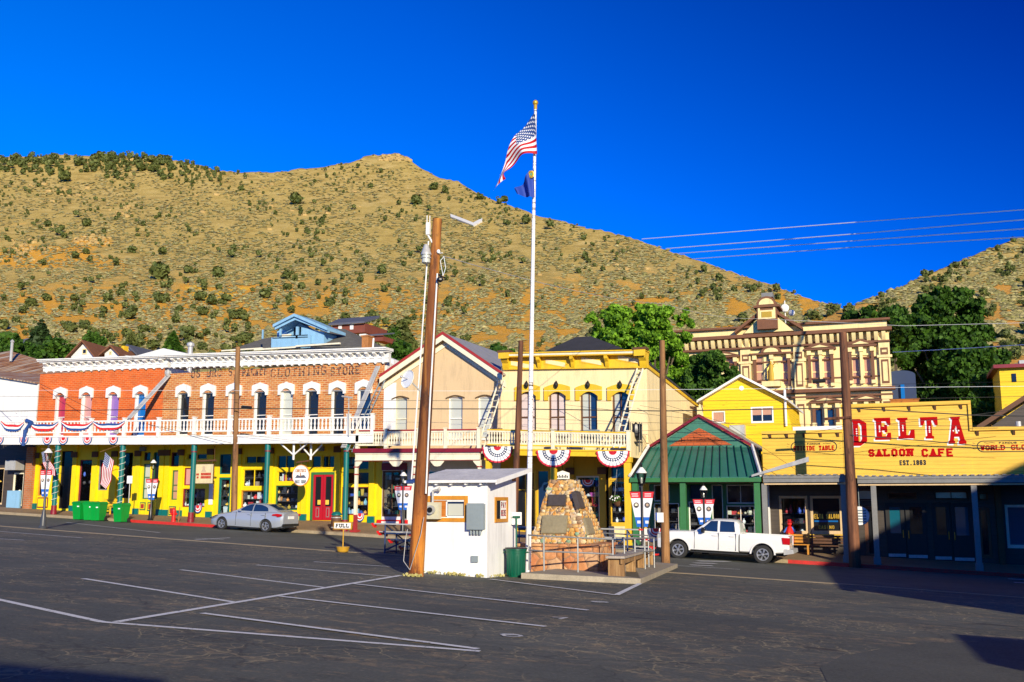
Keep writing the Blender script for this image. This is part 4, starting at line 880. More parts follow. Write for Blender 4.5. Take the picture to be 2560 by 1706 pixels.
def pilasters(b, pxs, y0, ztop, mat, w=.30, base='teal_paint', cap=True):
    for px in pxs:
        x = P(px, 1200, FY)[0]; zb = walk(x, FY)-.1; m = MB(); m.box(x-w/2, x+w/2, FY-.10, FY-.002, zb+.45, ztop, 0); m.box(x-w/2-.03, x+w/2+.03, FY-.14, FY-.003, zb, zb+.45, 1)
        if cap: m.box(x-w/2-.06, x+w/2+.06, FY-.20, FY-.101, ztop-.9, ztop-.55, 2)
        m.build('pilaster', [mat, base, 'sign_wood'], b)
def kickpanels(b, spans, mat, inner):
    for (p0, p1, y0, y1) in spans:
        a = rect(p0, p1, y0, y1, FY); m = MB(); m.box(a[0], a[1], FY-.03, FY-.001, a[2], a[3], 0); m.box(a[0]+.06, a[1]-.06, FY-.045, FY-.031, a[2]+.07, a[3]-.07, 1); m.box(a[0]+.10, a[1]-.10, FY-.055, FY-.046, a[2]+.11, a[3]-.11, 2); m.build('panel', [mat, 'shop_yellow', inner], b)
shopfront(b2, xA+.01, xB-.01, [
    dict(r=(96, 122, 1158, 1240), f='orange_trim', v=2, g='orange and red souvenirs in the painted brick shop window', pal=[5, 5, 3, 1, 9, 2]),
    dict(r=(126, 143, 1140, 1240), f='shop_yellow', g='souvenirs in the narrow window beside the lit teal post', pal=[5, 1, 3, 0]),
    dict(r=(150, 178, 1128, 1272), f='interior', p='pane_black', n='doorway'),
    dict(r=(196, 226, 1150, 1276), f='burgundy', g='flags and toys stacked inside the open shop doorway', pal=[1, 2, 10, 0, 6, 10, 10], n='doorway'),
    dict(r=(246, 270, 1150, 1226), f='grey_paint', g='grey hats on display behind the hanging flag', pal=[10, 7, 8]),
    dict(r=(301, 330, 1132, 1246), f='interior', g='dark curios in the window behind the lit teal post', pal=[10, 7, 1, 4, 10]),
    dict(r=(357, 374, 1160, 1248), f='green_paint', p='pane_blind', s=[.3, .62]), dict(r=(360, 376, 1131, 1152), f='sign_wood', p='dark_pane'), dict(r=(381, 396, 1131, 1248), f='green_paint', p='dark_pane'),
    ], zsh, 300)
pilasters(b2, [91, 186, 238, 287, 345, 404], FY, zsh, 'shop_yellow', .34)
kickpanels(b2, [(350, 364, 1256, 1276), (369, 382, 1256, 1278)], 'green_paint', 'trim_red')
kickpanels(b2, [(94, 120, 1244, 1270)], 'burgundy', 'shop_yellow')
shopfront(b3, xB+.01, xC_-.01, [
    dict(r=(428, 448, 1131, 1166), f='burgundy', p='dark_pane'), dict(r=(429, 445, 1176, 1250), f='green_paint', p='pane_brown', s=[.5, .3]),
    dict(r=(460, 478, 1170, 1214), f='burgundy', p='pane_pink'), dict(r=(467, 517, 1134, 1150), f='shop_yellow', p='pane_black', v=2),
    dict(r=(456, 512, 1222, 1268), f='burgundy', v=2, g='shirts and hats in the window below the hanging square sign', pal=[0, 6, 10, 7, 4, 0]),
    dict(r=(549, 577, 1136, 1186), f='teal_paint', p='pane_black'), dict(r=(545, 575, 1194, 1290), f='teal_paint', w=.12, g='white crockery and ornaments inside the teal door', pal=[0, 10, 3, 10, 9], n='door'),
    dict(r=(613, 666, 1140, 1160), f='shop_yellow', p='pane_black', v=2), dict(r=(606, 662, 1173, 1218), f='shop_yellow', v=2, g='hangers and baskets in the upper window beside the pole', pal=[10, 10, 7, 8, 0], d=.6),
    dict(r=(602, 660, 1226, 1272), f='orange_trim', g='white shirts and toys in the window above the parked sedan', pal=[0, 0, 9, 3, 1, 7, 5]),
    dict(r=(692, 736, 1138, 1172), f='shop_yellow', p='dark_pane', v=2), dict(r=(692, 734, 1178, 1206), f='shop_yellow', v=2, g='large pale rocks in the small panes beside the oval sign', pal=[0, 9, 1, 8]),
    dict(r=(688, 744, 1214, 1276), f='green_paint', g='minerals and carved figures in the rock shop window', pal=[3, 10, 7, 0, 5, 8, 10]),
    dict(r=(778, 802, 1139, 1171), f='shop_yellow', p='dark_pane'), dict(r=(805, 836, 1139, 1171), f='shop_yellow', p='dark_pane', v=2),
    dict(r=(855, 922, 1140, 1176), f='shop_yellow', p='dark_pane'), dict(r=(855, 922, 1180, 1212), f='shop_yellow', p='pane_black'),
    dict(r=(854, 920, 1218, 1288), f='burgundy', g='colourful toys and books in the window left of the tan building', pal=[5, 11, 4, 3, 7, 2, 0, 10]),
    ], zsh, 400)
pilasters(b3, [418, 453, 527, 597, 677, 762, 845, 931], FY, zsh, 'shop_yellow', .34)
kickpanels(b3, [(422, 440, 1266, 1288)], 'green_paint', 'trim_red')
def red_doors(b, p0, p1, y0, y1):
    a = rect(p0, p1, y0, y1, FY-.02); w = (a[1]-a[0])/2; zb = walk(a[0], FY)+.03
    m = MB(); m.box(a[0]-.14, a[0], FY-.09, FY-.003, zb, a[3]+.14); m.box(a[1], a[1]+.14, FY-.09, FY-.003, zb, a[3]+.14); m.box(a[0], a[1], FY-.09, FY-.003, a[3], a[3]+.14); m.build('door_frame', 'green_paint', b)
    for i in (0, 1):
        x0 = a[0]+w*i+.01; x1 = x0+w-.02; m = MB(); h = a[3]-zb
        m.box(x0, x0+.14, FY-.06, FY-.002, zb, a[3]); m.box(x1-.14, x1, FY-.06, FY-.002, zb, a[3]); m.box(x0+.14, x1-.14, FY-.06, FY-.002, a[3]-.12, a[3]); m.box(x0+.14, x1-.14, FY-.06, FY-.002, zb, zb+h*.30); m.box(x0+.22, x1-.22, FY-.075, FY-.061, zb+.16, zb+h*.27, 1); m.box(x0+.26, x1-.26, FY-.082, FY-.076, zb+.20, zb+h*.27-.04)
        d = m.build('door', ['door_red', 'grey_paint'], b); g = MB(); g.box(x0+.139, x1-.139, FY-.04, FY-.03, zb+h*.30, a[3]-.12); g.build('pane', 'dark_pane', d)
        g = MB(); g.box(x0+.2+(.1 if i == 0 else -.05), x0+.42+(.1 if i == 0 else -.05), FY-.05, FY-.041, zb+h*.34, zb+h*.44); g.build('poster', 'goods_03', d)
red_doors(b3, 783, 834, 1187, 1311)
m = MB(); a = rect(524, 534, 1210, 1262, FY-.05); m.box(a[0], a[1], FY-.12, FY-.105, a[2], a[3]); m.build('notice_board', 'white_paint', b3)
for bb, pxs in ((b2, [341, 357]), (b3, [560, 802])):
    for px in pxs[-1:]: m = MB(); a = rect(px-7, px+7, 1117, 1128, FY-.2); m.box(a[0], a[1], FY-.25, FY-.1, a[2], a[3]); m.build('number_plate', 'grey_paint', bb)

# ================================================================ 4 TAN GABLED BUILDING
xD, xE = P(960, 950, FY)[0]+.01, P(1252, 950, FY)[0]
b4 = root('tan_gabled_building', (xD, FY, walk(xD, FY)), 'tan stucco building with a pointed gable and red edged porch behind the big pole', 'building', 'shop buildings along the street')
ap = P(1111, 838, FY); el, er = P(963, 938, FY), P(1250, 933, FY)
zb4 = P(1080, 1128, FY)[1]
hs = [rect(984, 1017, 995, 1100, FY), rect(1120, 1156, 993, 1100, FY), rect(1194, 1229, 992, 1100, FY)]
m = MB(); wall(m, xD, xE, zb4, min(el[1], er[1])-.02, hs, FY, .2); ze_ = min(el[1], er[1])-.021
m.prism([(xD, ze_), (xE, ze_), (er[0], er[1]), (ap[0], ap[1]), (el[0], el[1])], FY, FY+.2); m.box(xD, xD+.2, FY+.21, FY+13, walk(xE)-.3, ze_); m.box(xE-.2, xE-.01, FY+.21, FY+13, walk(xE)-.3, ze_); m.box(xD+.2, xE-.2, FY+12.8, FY+13, walk(xE)-.3, ze_)
m.prism([(xD, ze_), (xE, ze_), (ap[0], ap[1])], FY+12.8, FY+13); m.build('wall', 'tan_stucco', b4)
m = MB(); a = rect(955, 990, 958, 1078, FY); m.box(xD+.002, a[1], FY-.008, FY-.001, a[2], a[3]); m.build('paint_patch', 'chalk_white', b4)
for i, h in enumerate(hs): window(b4, h, FY, 'white_paint' if i else 'cream_trim', 'pane_blind', .07, .5, 1, .16, arch=.12)
for h in hs:
    xc = (h[0]+h[1])/2; w = (h[1]-h[0])+.26; m = MB(); n = 8
    for i in range(n):
        t0, t1 = i/n, (i+1)/n; f = lambda t, e: (xc-w/2+w*t, h[3]-.10+.14*math.sin(math.pi*t)+e); m.prism([f(t0, 0), f(t1, 0), f(t1, .07), f(t0, .07)], FY-.05, FY-.001)
    m.build('window_hood', 'dark_brown', b4)
# roof with red bargeboards
yo = FY-.45; A = P(1108, 832, yo); Lf = P(950, 940, yo); Rt = P(1257, 933, yo)
m = MB()
for (p, q) in ((A, Lf), (A, Rt)):
    m.hexa([(p[0], yo, p[1]-.10), (q[0], yo, q[1]-.10), (q[0], FY+13.4, q[1]-.10), (p[0], FY+13.4, p[1]-.10), (p[0], yo, p[1]), (q[0], yo, q[1]), (q[0], FY+13.4, q[1]), (p[0], FY+13.4, p[1])])
m.build('roof', 'metal_roof', b4)
for (p, q) in ((A, Lf), (A, Rt)):
    m = MB(); m.prism([(p[0], p[1]-.42), (q[0], q[1]-.42), (q[0], q[1]-.11), (p[0], p[1]-.11)], yo-.06, yo-.001, 0); m.prism([(p[0], p[1]-.11), (q[0], q[1]-.11), (q[0], q[1]+.05), (p[0], p[1]+.05)], yo-.10, yo-.002, 1)
    m.prism([(p[0], p[1]-.72), (q[0], q[1]-.72), (q[0], q[1]-.46), (p[0], p[1]-.46)], FY-.10, FY-.003, 0); m.build('bargeboard', ['cream_trim', 'trim_red'], b4)
zz4, at4 = balcony(b4, 889, 1200, (1080, 1076), (1115, 1114), (1133, 1132), (1152, 1150), .3, [895, 966, 1047, 1115, 1198], 'cream_trim', 46, bal_r=.06)
m = MB(); xl, xr = P(884, 1126, .2)[0], P(1203, 1125, .2)[0]; zq = (P(884, 1132, .2)[1], P(1203, 1131, .2)[1]); zr = (P(884, 1122, .2)[1], P(1203, 1121, .2)[1]); m.tbox(xl, xr, .12, FY-.01, zq, zr); m.build('porch_edge', 'burgundy', b4)
zt_ = [P(x, 1079 if x < 1000 else 1076, .3)[1] for x in (889, 1200)]; m = MB(); m.tbox(P(889, 1080, .3)[0], P(1200, 1080, .3)[0], .28, .44, zt_, [z+.07 for z in zt_]); m.build('hand_rail', 'trim_red', b4)
m = MB(); x0, x1 = P(889, 1155, .3)[0], P(1200, 1155, .3)[0]; zf0 = zz4['fb'][0]; zf1 = zz4['fb'][1]; bays = 3
for i in range(bays):                                          # scalloped red edged valance between the posts
    a = x0+(x1-x0)*i/bays; c = x0+(x1-x0)*(i+1)/bays; zA = zf0+(zf1-zf0)*i/bays; zC = zf0+(zf1-zf0)*(i+1)/bays
    for (p, q, s) in ((a, a+.42, 1), (c, c-.42, -1)):
        m.prism([(p, (zA if s > 0 else zC)+.002), (q, (zA if s > 0 else zC)+.002), (q-s*.08, (zA if s > 0 else zC)-.12), (p+s*.16, (zA if s > 0 else zC)-.30), (p, (zA if s > 0 else zC)-.32)], .30, .36, 0)
    m.tbox(a, c, .285, .299, (zA-.035, zC-.035), (zA+.03, zC+.03), 1)
m.build('valance', ['cream_trim', 'trim_red'], b4)
for px in (891, 1038, 1199):
    x = P(px, 1200, .45)[0]; zt = at4('fb', x); zb = walk(x, .45)-.02; m = MB(); r = .075
    m.box(x-r, x+r, .45-r, .45+r, zb, zt, 0); m.box(x-.11, x+.11, .34, .56, zt-.36, zt-.30, 1); m.box(x-.10, x+.10, .35, .55, zt-.75, zt-.69, 1); m.box(x-.085, x+.085, .365, .535, zb+.02, zb+.9, 1); m.box(x-.2, x+.2, .25, .65, zb, zb+.12, 1)
    m.build('porch_post', ['cream_trim', 'trim_red'], b4)
z4t = P(1080, 1129, FY)[1]-.001
shopfront(b4, xD+.01, xE-.01, [dict(r=(954, 1002, 1177, 1292), f='sign_wood', w=.1, v=2, g='glass vases and mirrors in the tall window of the tan building', pal=[9, 4, 10, 8, 10], d=.7), dict(r=(1008, 1018, 1165, 1300), f='grey_paint', p='pane_black'),
    dict(r=(1060, 1110, 1177, 1300), f='white_paint', g='goods behind the booth in the tan building shop', pal=[0, 1, 2, 10]), dict(r=(1150, 1190, 1177, 1300), f='white_paint', g='goods in the right hand window of the tan building', pal=[0, 1, 9, 10])], z4t, 500, wallmat='white_paint')
m = MB(); a = rect(955, 1018, 1158, 1176, FY); m.box(a[0], a[1], FY-.05, FY-.002, a[2], a[3]); m.build('sign_band', 'burgundy', b4)
m = MB(); a = rect(944, 1020, 1300, 1332, FY); m.box(a[0], a[1], FY-.12, FY-.002, a[2], a[3], 0); m.box(a[0]+.3, a[1]-.5, FY-.15, FY-.121, a[3]-.35, a[3]-.08, 1); m.build('window_base', ['red_paint', 'white_paint'], b4)

# ================================================================ 5 CREAM ITALIANATE BUILDING WITH YELLOW TRIM
xF, xG = xE+.01, P(1616, 900, FY)[0]
b5 = root('cream_building', (xF, FY, walk(xF, FY)), 'cream two storey building with yellow bracketed cornice, arched windows and a bunting hung balcony', 'building', 'shop buildings along the street')
zb5 = P(1400, 1129, FY)[1]; zt5 = P(1450, 905, FY)[1]
cs5 = [1319, 1393, 1472, 1552]; g5 = []
hs = [rect(c-21, c+21, 978, 1108, FY) for c in cs5]
m = MB(); wall(m, xF, xG, zb5, zt5, hs, FY, .2); m.build('wall', 'cream_stucco', b5)
for h, pn, cu in zip(hs, ('dark_pane', 'dark_pane', 'pane_navy', 'pane_navy'), (('lace', [(.08, .36), (.54, .30)]), ('lace', [(.08, .38), (.56, .34)]), ('pane_blind', [(.08, .50)]), ('pane_blind', [(.06, .32)]))): window(b5, h, FY, 'sign_wood', pn, .085, .5, 2, .16, arch=.14, curtain=cu)
for c, h in zip(cs5, hs):
    hood(b5, P(c, 958, FY)[0], 1.42, P(c, 957, FY)[1], P(c, 1001, FY)[1], 1.0, FY, 'deep_yellow', proud=.10, key=False)
    m = MB(); x = P(c, 960, FY)[0]; zc = P(c, 966, FY)[1]; m.lathe([(.05, -.12), (.11, -.02), (.12, .1), (.06, .2), (.02, .28)], (x, FY-.18, zc), 8); m.build('hood_keystone', 'black_paint', b5)
# cornice
yk = FY-.6; xl, xr = P(1250, 882, yk)[0], P(1612, 876, yk)[0]; zt = (P(1250, 883, yk)[1], P(1612, 874, yk)[1]); zb = (P(1256, 926, FY)[1], P(1612, 921, FY)[1])
L = lambda f: (zb[0]+(zt[0]-zb[0])*f, zb[1]+(zt[1]-zb[1])*f); m = MB()
m.tbox(xl, xr, yk, FY+.3, L(.74), L(.93)); m.tbox(xl-.05, xr+.05, yk-.08, FY+.3, L(.931), L(1)); m.tbox(xl, xr, FY-.12, FY+.2, L(0), L(.739)); m.tbox(xl+.1, xr-.1, FY-.2, FY-.121, L(0), L(.10)); m.build('cornice', ['deep_yellow'], b5)
for i in range(4):
    m = MB(); w = (xr-xl)/4; m.tbox(xl+w*i+.35, xl+w*(i+1)-.35, FY-.14, FY-.121, L(.22), L(.60), 0); m.tbox(xl+w*i+.45, xl+w*(i+1)-.45, FY-.155, FY-.141, L(.28), L(.54), 1); m.build('frieze_panel', ['deep_yellow', 'cream_stucco'], b5)
m = MB(); m.tbox(xl+.02, xr-.02, yk-.02, yk-.001, L(.80), L(.92)); m.build('cornice_band', 'cream_trim', b5)
for f in (.012, .035, .265, .5, .735, .965, .988):
    x = xl+(xr-xl)*f; za = lambda q: (zb[0]+(zt[0]-zb[0])*q)*(1-f)+(zb[1]+(zt[1]-zb[1])*q)*f; m = MB(); m.prismx([(FY-.16, za(-.02)), (FY-.16, za(.735)), (yk+.05, za(.735)), (yk+.08, za(.55)), (FY-.32, za(.38)), (FY-.26, za(.12))], x-.09, x+.09); m.build('bracket', 'deep_yellow', b5)
for x, zc in ((xl+.25, L(1)[0]), (xr-.25, L(1)[1])):
    m = MB(); m.box(x-.36, x+.36, yk-.14, yk+.4, zc+.001, zc+.12, 0); m.box(x-.30, x+.30, yk-.12, yk-.081, zc-.32, zc, 1); m.build('cornice_end_block', ['sign_wood', 'deep_yellow'], b5)
# side wall, lean-to roof line and hip roof behind
sy, sz = PXP(1742, 1012, xG); s0 = P(1618, 912, FY)[1]
m = MB(); m.prismx([(FY+.001, walk(xG, FY)-.5), (sy, walk(xG, FY)-.5), (sy, sz), (FY+.001, s0)], xG-.2, xG); m.box(xF, xF+.2, FY+.21, sy, walk(xG)-.5, sz); m.box(xF+.2, xG-.2, sy-.2, sy-.001, walk(xG)-.5, sz); m.build('side_wall', 'cream_stucco', b5)
m = MB(); m.hexa([(xF, FY+.31, s0), (xG+.12, FY+.31, s0), (xG+.12, sy+.2, sz), (xF, sy+.2, sz), (xF, FY+.31, s0+.12), (xG+.12, FY+.31, s0+.12), (xG+.12, sy+.2, sz+.12), (xF, sy+.2, sz+.12)]); m.build('roof', 'roof_felt', b5)
m = MB(); m.prismx([(FY+.02, s0-.16), (sy+.2, sz-.16), (sy+.2, sz+.02), (FY+.02, s0+.02)], xG+.001, xG+.08); m.build('eave_board', 'deep_yellow', b5)
yh = FY+8; c0, c1, c2, c3 = P(1330, 900, yh), P(1375, 872, yh), P(1455, 843, yh), P(1580, 890, yh)
m = MB(); q = [(P(1350, 884, yh-2)), P(1560, 884, yh-2)]; pk = P(1458, 842, yh+1); bz = q[0][1]; m.add([(q[0][0], yh-2, bz), (q[1][0], yh-2, bz), (q[1][0], yh+5, bz), (q[0][0], yh+5, bz), (pk[0]-.5, yh+1, pk[1]), (pk[0]+.5, yh+1, pk[1])], [(0, 1, 5, 4), (1, 2, 5), (2, 3, 4, 5), (3, 0, 4), (3, 2, 1, 0)]); m.box(q[0][0]+.4, q[1][0]-.4, yh-1.6, yh+4.6, sz-1, bz-.01); m.build('hip_roof', 'roof_felt', b5)
m = MB(); a = rect(1706, 1739, 1034, 1064, FY+5); yy, zz_ = PXP(1707, 1034, xG); y2, _ = PXP(1736, 1034, xG); z2 = PXP(1720, 1066, xG)[1]; m.box(xG+.001, xG+.1, yy, y2, z2, zz_); m.build('shutter', 'dark_brown', b5)
# balcony: turned balusters, yellow fascia
zz5, at5 = balcony(b5, 1218, 1571, (1076, 1084), (1110, 1117), (1122, 1127), (1138, 1143), .3, [1383, 1571], 'cream_trim', 50, 'deep_yellow', flat_=False, bal_r=.05, railmat='cream_trim')
m = MB(); zc = lambda k: zz5[k]; x0, x1 = P(1218, 1100, .3)[0], P(1571, 1100, .3)[0]; m.tbox(x0, x1, .29, .43, (zz5['rt'][0]+.001, zz5['rt'][1]+.001), (zz5['rt'][0]+.06, zz5['rt'][1]+.06)); m.tbox(x0, x1, .31, .41, (zz5['rb'][0]-.07, zz5['rb'][1]-.07), (zz5['rb'][0]-.001, zz5['rb'][1]-.001)); m.build('hand_rail', 'deep_yellow', b5)
m = MB(); xs5 = x1+.02; m.hexa([(xs5, .4, zz5['fb'][1]), (xs5+.08, .4, zz5['fb'][1]), (xs5+.08, FY, zz5['fb'][1]), (xs5, FY, zz5['fb'][1]), (xs5, .4, zz5['ft'][1]+.9), (xs5+.08, .4, zz5['ft'][1]+.9), (xs5+.08, FY, zz5['ft'][1]+.9), (xs5, FY, zz5['ft'][1]+.9)]); m.build('balcony_side', 'cream_stucco', b5)
for px, w, mt in ((1385, .13, 'deep_yellow'), (1571, .15, 'deep_yellow'), (1222, .13, 'deep_yellow')):
    x = P(px, 1250, .42)[0]; m = MB(); zt = at5('fb', x); zb = walk(x, .42)-.02; m.box(x-w, x+w, .42-w, .42+w, zb, zt, 0); m.box(x-w-.05, x+w+.05, .42-w-.05, .42+w+.05, zt-.25, zt-.001, 0); m.box(x-w-.04, x+w+.04, .42-w-.04, .42+w+.04, zb, zb+.3, 0); m.build('porch_post', mt, b5)
shopfront(b5, xF+.01, xG-.01, [dict(r=(1290, 1336, 1180, 1330), f='deep_yellow', p='dark_pane', v=2, s=.7), dict(r=(1342, 1372, 1176, 1340), f='deep_yellow', p='pane_navy'),
    dict(r=(1440, 1500, 1190, 1322), f='cream_trim', w=.09, g='flags, shirts and toys in the big window behind the monument', pal=[2, 1, 0, 11, 4, 5, 6, 2]), dict(r=(1528, 1566, 1168, 1196), f='blue_frame', p='pane_navy'),
    dict(r=(1526, 1568, 1202, 1310), f='deep_yellow', g='pink and blue garments beside the flower basket', pal=[6, 2, 10, 0, 7], d=.8), dict(r=(1512, 1522, 1170, 1340), f='interior', p='pane_black'), dict(r=(1585, 1610, 1180, 1320), f='deep_yellow', p='pane_navy')], zb5-.001, 600, wallmat='ochre_wall')
pilasters(b5, [1427, 1507], FY, zb5-.3, 'ochre_wall', .34, 'cream_stucco', True)
m = MB(); a = rect(1526, 1568, 1316, 1360, FY); m.box(a[0], a[1], FY-.3, FY-.002, walk(a[0], FY)-.1, a[3]); m.build('window_base', 'cream_stucco', b5)

# ================================================================ 6 GREEN ROOFED SHOP WITH BRICK GABLE
xH, xI = P(1580, 1200, FY)[0], P(1900, 1200, FY)[0]; xH = max(xH, xG+.02)
b6 = root('green_roofed_shop', (xH, FY, walk(xH, FY)), 'small shop with green ribbed metal roof and orange brick gable behind the white pickup', 'building', 'shop buildings along the street')
TL, TR, BL, BR = P(1622, 1119, FY-.3), P(1880, 1118, FY-.3), P(1575, 1194, .25), P(1903, 1193, .25)
zt = (TL[1]+TR[1])/2; zb = (BL[1]+BR[1])/2
m = MB(); vs = [(BL[0], .25, BL[1]), (BR[0], .25, BR[1]), (TR[0], FY-.3, TR[1]), (TL[0], FY-.3, TL[1])]; m.add([(x, y, z-.08) for x, y, z in vs]+vs, [(3, 2, 1, 0), (4, 5, 6, 7), (0, 1, 5, 4), (1, 2, 6, 5), (2, 3, 7, 6), (3, 0, 4, 7)])
for i in range(15):                                             # standing seams
    t = (i+.5)/15; p = Vector(vs[0]).lerp(Vector(vs[1]), t); q = Vector((vs[0][0]+(vs[1][0]-vs[0][0])*t, FY-.3, zt)); q.x = TL[0]+(TR[0]-TL[0])*min(1, max(0, (p.x-TL[0]+.0)/(TR[0]-TL[0])))
    u0 = BL[0]+(BR[0]-BL[0])*t; u1 = TL[0]+(TR[0]-TL[0])*t; m.hexa([(u0-.02, .25, zb-.02), (u0+.02, .25, zb-.02), (u1+.02, FY-.3, zt-.02), (u1-.02, FY-.3, zt-.02), (u0-.012, .25, zb+.07), (u0+.012, .25, zb+.07), (u1+.012, FY-.3, zt+.07), (u1-.012, FY-.3, zt+.07)], 1)
m.build('roof', ['green_metal', 'can_green'], b6)
m = MB(); m.tbox(BL[0], BR[0], .17, .249, (P(1575, 1206, .25)[1], P(1903, 1205, .25)[1]), (BL[1]-.03, BR[1]-.03)); m.build('fascia', 'green_paint', b6)
for p, q, w in ((vs[0], vs[3], .14), (vs[1], vs[2], .14)):
    m = MB(); m.tube((p[0], p[1]-.05, p[2]+.08), (q[0], q[1], q[2]+.1), .08, .08, 6, 0); m.tube((p[0]+.12, p[1]-.02, p[2]+.02), (q[0]+.12, q[1], q[2]+.04), .05, .05, 6, 1); m.build('roof_edge', ['white_paint', 'ink'], b6)
# gable wall
yg = FY-.25; ga = P(1748, 1044, yg); gl, gr = P(1624, 1122, yg), P(1884, 1121, yg); gbz = (gl[1]+gr[1])/2-.05
m = MB(); m.prism([(gl[0], gbz), (gr[0], gbz), (ga[0], ga[1])], yg, yg+.2); m.build('gable', 'gable_green', b6)
bl, br, ba = P(1672, 1116, yg), P(1831, 1117, yg), P(1748, 1070, yg); m = MB(); m.prism([(bl[0], bl[1]), (br[0], bl[1]), (ba[0], ba[1])], yg-.03, yg-.001, 0)
zc = P(1748, 1100, yg)[1]
for i in range(12):
    x = bl[0]+(br[0]-bl[0])*(.24+.52*i/11); m.box(x-.07, x+.07, yg-.10, yg-.031, zc-.08, zc+.12, 0)
m.box(bl[0]+1.3, br[0]-1.3, yg-.12, yg-.032, zc+.121, zc+.18, 0); m.build('brick_panel', 'gable_brick', b6)
for q in (P(1619, 1118, yg), P(1889, 1117, yg)):
    t = P(1748, 1037, yg); m = MB(); m.prism([(q[0], q[1]-.12), (t[0], t[1]-.12), (t[0], t[1]+.02), (q[0], q[1]+.02)], yg-.15, yg+.25); m.build('bargeboard', 'burgundy', b6)
m = MB(); q = [P(1619, 1118, yg), P(1748, 1037, yg), P(1889, 1117, yg)]
for a_, c_ in ((q[0], q[1]), (q[1], q[2])): m.hexa([(a_[0], yg+.26, a_[1]-.14), (c_[0], yg+.26, c_[1]-.14), (c_[0], FY+7, c_[1]-.14), (a_[0], FY+7, a_[1]-.14), (a_[0], yg+.26, a_[1]-.02), (c_[0], yg+.26, c_[1]-.02), (c_[0], FY+7, c_[1]-.02), (a_[0], FY+7, a_[1]-.02)])
m.build('back_roof', 'metal_roof', b6)
z6 = gbz-.02
shopfront(b6, xH, xI, [dict(r=(1634, 1674, 1212, 1254), f='white_paint', p='dark_pane', v=2), dict(r=(1634, 1698, 1258, 1330), f='white_paint', g='dark goods in the left window of the green roofed shop', pal=[10, 7, 8, 2, 10]),
    dict(r=(1722, 1764, 1210, 1250), f='green_paint', p='pane_navy'), dict(r=(1722, 1764, 1254, 1345), f='white_paint', g='yellow boxes in the middle window of the green roofed shop', pal=[0, 9, 3, 7, 10]), dict(r=(1780, 1808, 1212, 1345), f='white_paint', p='pane_black', n='door'),
    dict(r=(1816, 1886, 1212, 1260), f='white_paint', p='dark_pane', v=2), dict(r=(1816, 1888, 1264, 1336), f='white_paint', v=2, g='necklaces and mugs in the right window of the green roofed shop', pal=[0, 8, 1, 9, 10, 10, 5]), dict(r=(1596, 1624, 1215, 1320), f='white_paint', g='clothes in the leftmost window of the green roofed shop', pal=[10, 0, 7, 10])], z6, 700, wallmat='green_paint')
for px in (1590, 1710, 1896): 
    x = P(px, 1300, .45)[0]; zb_ = walk(x, .45)-.02; m = MB(); m.box(x-.13, x+.13, .33, .59, zb_, P(1700, 1206, .3)[1]); m.box(x-.17, x+.17, .29, .63, zb_, zb_+.35); m.build('porch_post', 'green_paint', b6)
m = MB(); m.box(xH+.02, xI-.02, .3, FY-.01, P(1700, 1206, .3)[1]-.02, P(1700, 1206, .3)[1]+.06); m.build('porch_ceiling', 'dark_brown', b6)
m = MB(); m.box(P(1596, 1330, FY)[0], P(1700, 1330, FY)[0], FY-.15, FY-.002, walk(xH)-.3, P(1640, 1322, FY)[1]); m.build('window_base', 'white_paint', b6)

# ================================================================ 7 YELLOW BOARDED HOUSE BEHIND
yb = 14.0; q = lambda x, y: P(x, y, yb)
b7 = root('yellow_gabled_house', (q(1755, 1200)[0], yb, -1.2), 'bright yellow boarded house with a white edged gable standing behind the green roofed shop', 'house')
p0, p1, pa, p2 = q(1757, 1003), q(1960, 1000), q(1853, 946), q(1978, 1060)
hs = [rect(1780, 1813, 1028, 1059, yb), rect(1877, 1934, 1017, 1058, yb)]
m = MB(); ztp = min(p0[1], p1[1])-.02; wall(m, p0[0], p1[0], -1.2, ztp, hs, yb, .1); m.prism([(p0[0], ztp+.001), (p1[0], ztp+.001), (p1[0], p1[1]), pa, (p0[0], p0[1])], yb, yb+.15)
m.prismx([(yb+.001, -1.2), (yb+9, -1.2), (yb+9, ztp), (yb+.001, ztp)], p1[0]-.15, p1[0]); m.prismx([(yb+.16, -1.2), (yb+9, -1.2), (yb+9, ztp), (yb+.16, ztp)], p0[0], p0[0]+.15); m.prism([(p1[0]+.001, -1.2), (p2[0], -1.2), (p2[0], p2[1]), (p1[0]+.001, p1[1]-.1)], yb+.05, yb+7); m.build('wall', 'clap_yellow', b7)
window(b7, hs[0], yb, 'white_paint', 'dark_pane', .08, None, 1, .06, curtain=('pane_brown', [(.05, .9)])); f = window(b7, hs[1], yb, 'white_paint', 'dark_pane', .09, None, 2, .06)
m = MB(); a = hs[1]; m.box(a[0]+.1, a[1]-.1, yb+.068, yb+.085, (a[2]+a[3])/2, a[3]-.09); m.build('blind', 'pane_brown', f)
for e, s in (((p0[0]-.3, p0[1]-.12), 1), ((p1[0]+.25, p1[1]-.1), 1)):
    m = MB(); m.hexa([(e[0], yb-.4, e[1]), (pa[0], yb-.4, pa[1]+.06), (pa[0], yb+9.3, pa[1]+.06), (e[0], yb+9.3, e[1]), (e[0], yb-.4, e[1]+.14), (pa[0], yb-.4, pa[1]+.20), (pa[0], yb+9.3, pa[1]+.20), (e[0], yb+9.3, e[1]+.14)]); m.build('roof', 'white_paint', b7)
m = MB(); a = rect(1824, 1861, 1063, 1102, yb-.6); m.box(a[0], a[1], yb-.6, yb-.002, a[2], a[3], 0); m.box(a[0]+.05, (a[0]+a[1])/2+.2, yb-.62, yb-.601, a[2]+.05, a[3]-.05, 1); m.build('air_conditioner', ['galvanised', 'pane_blind'], b7)
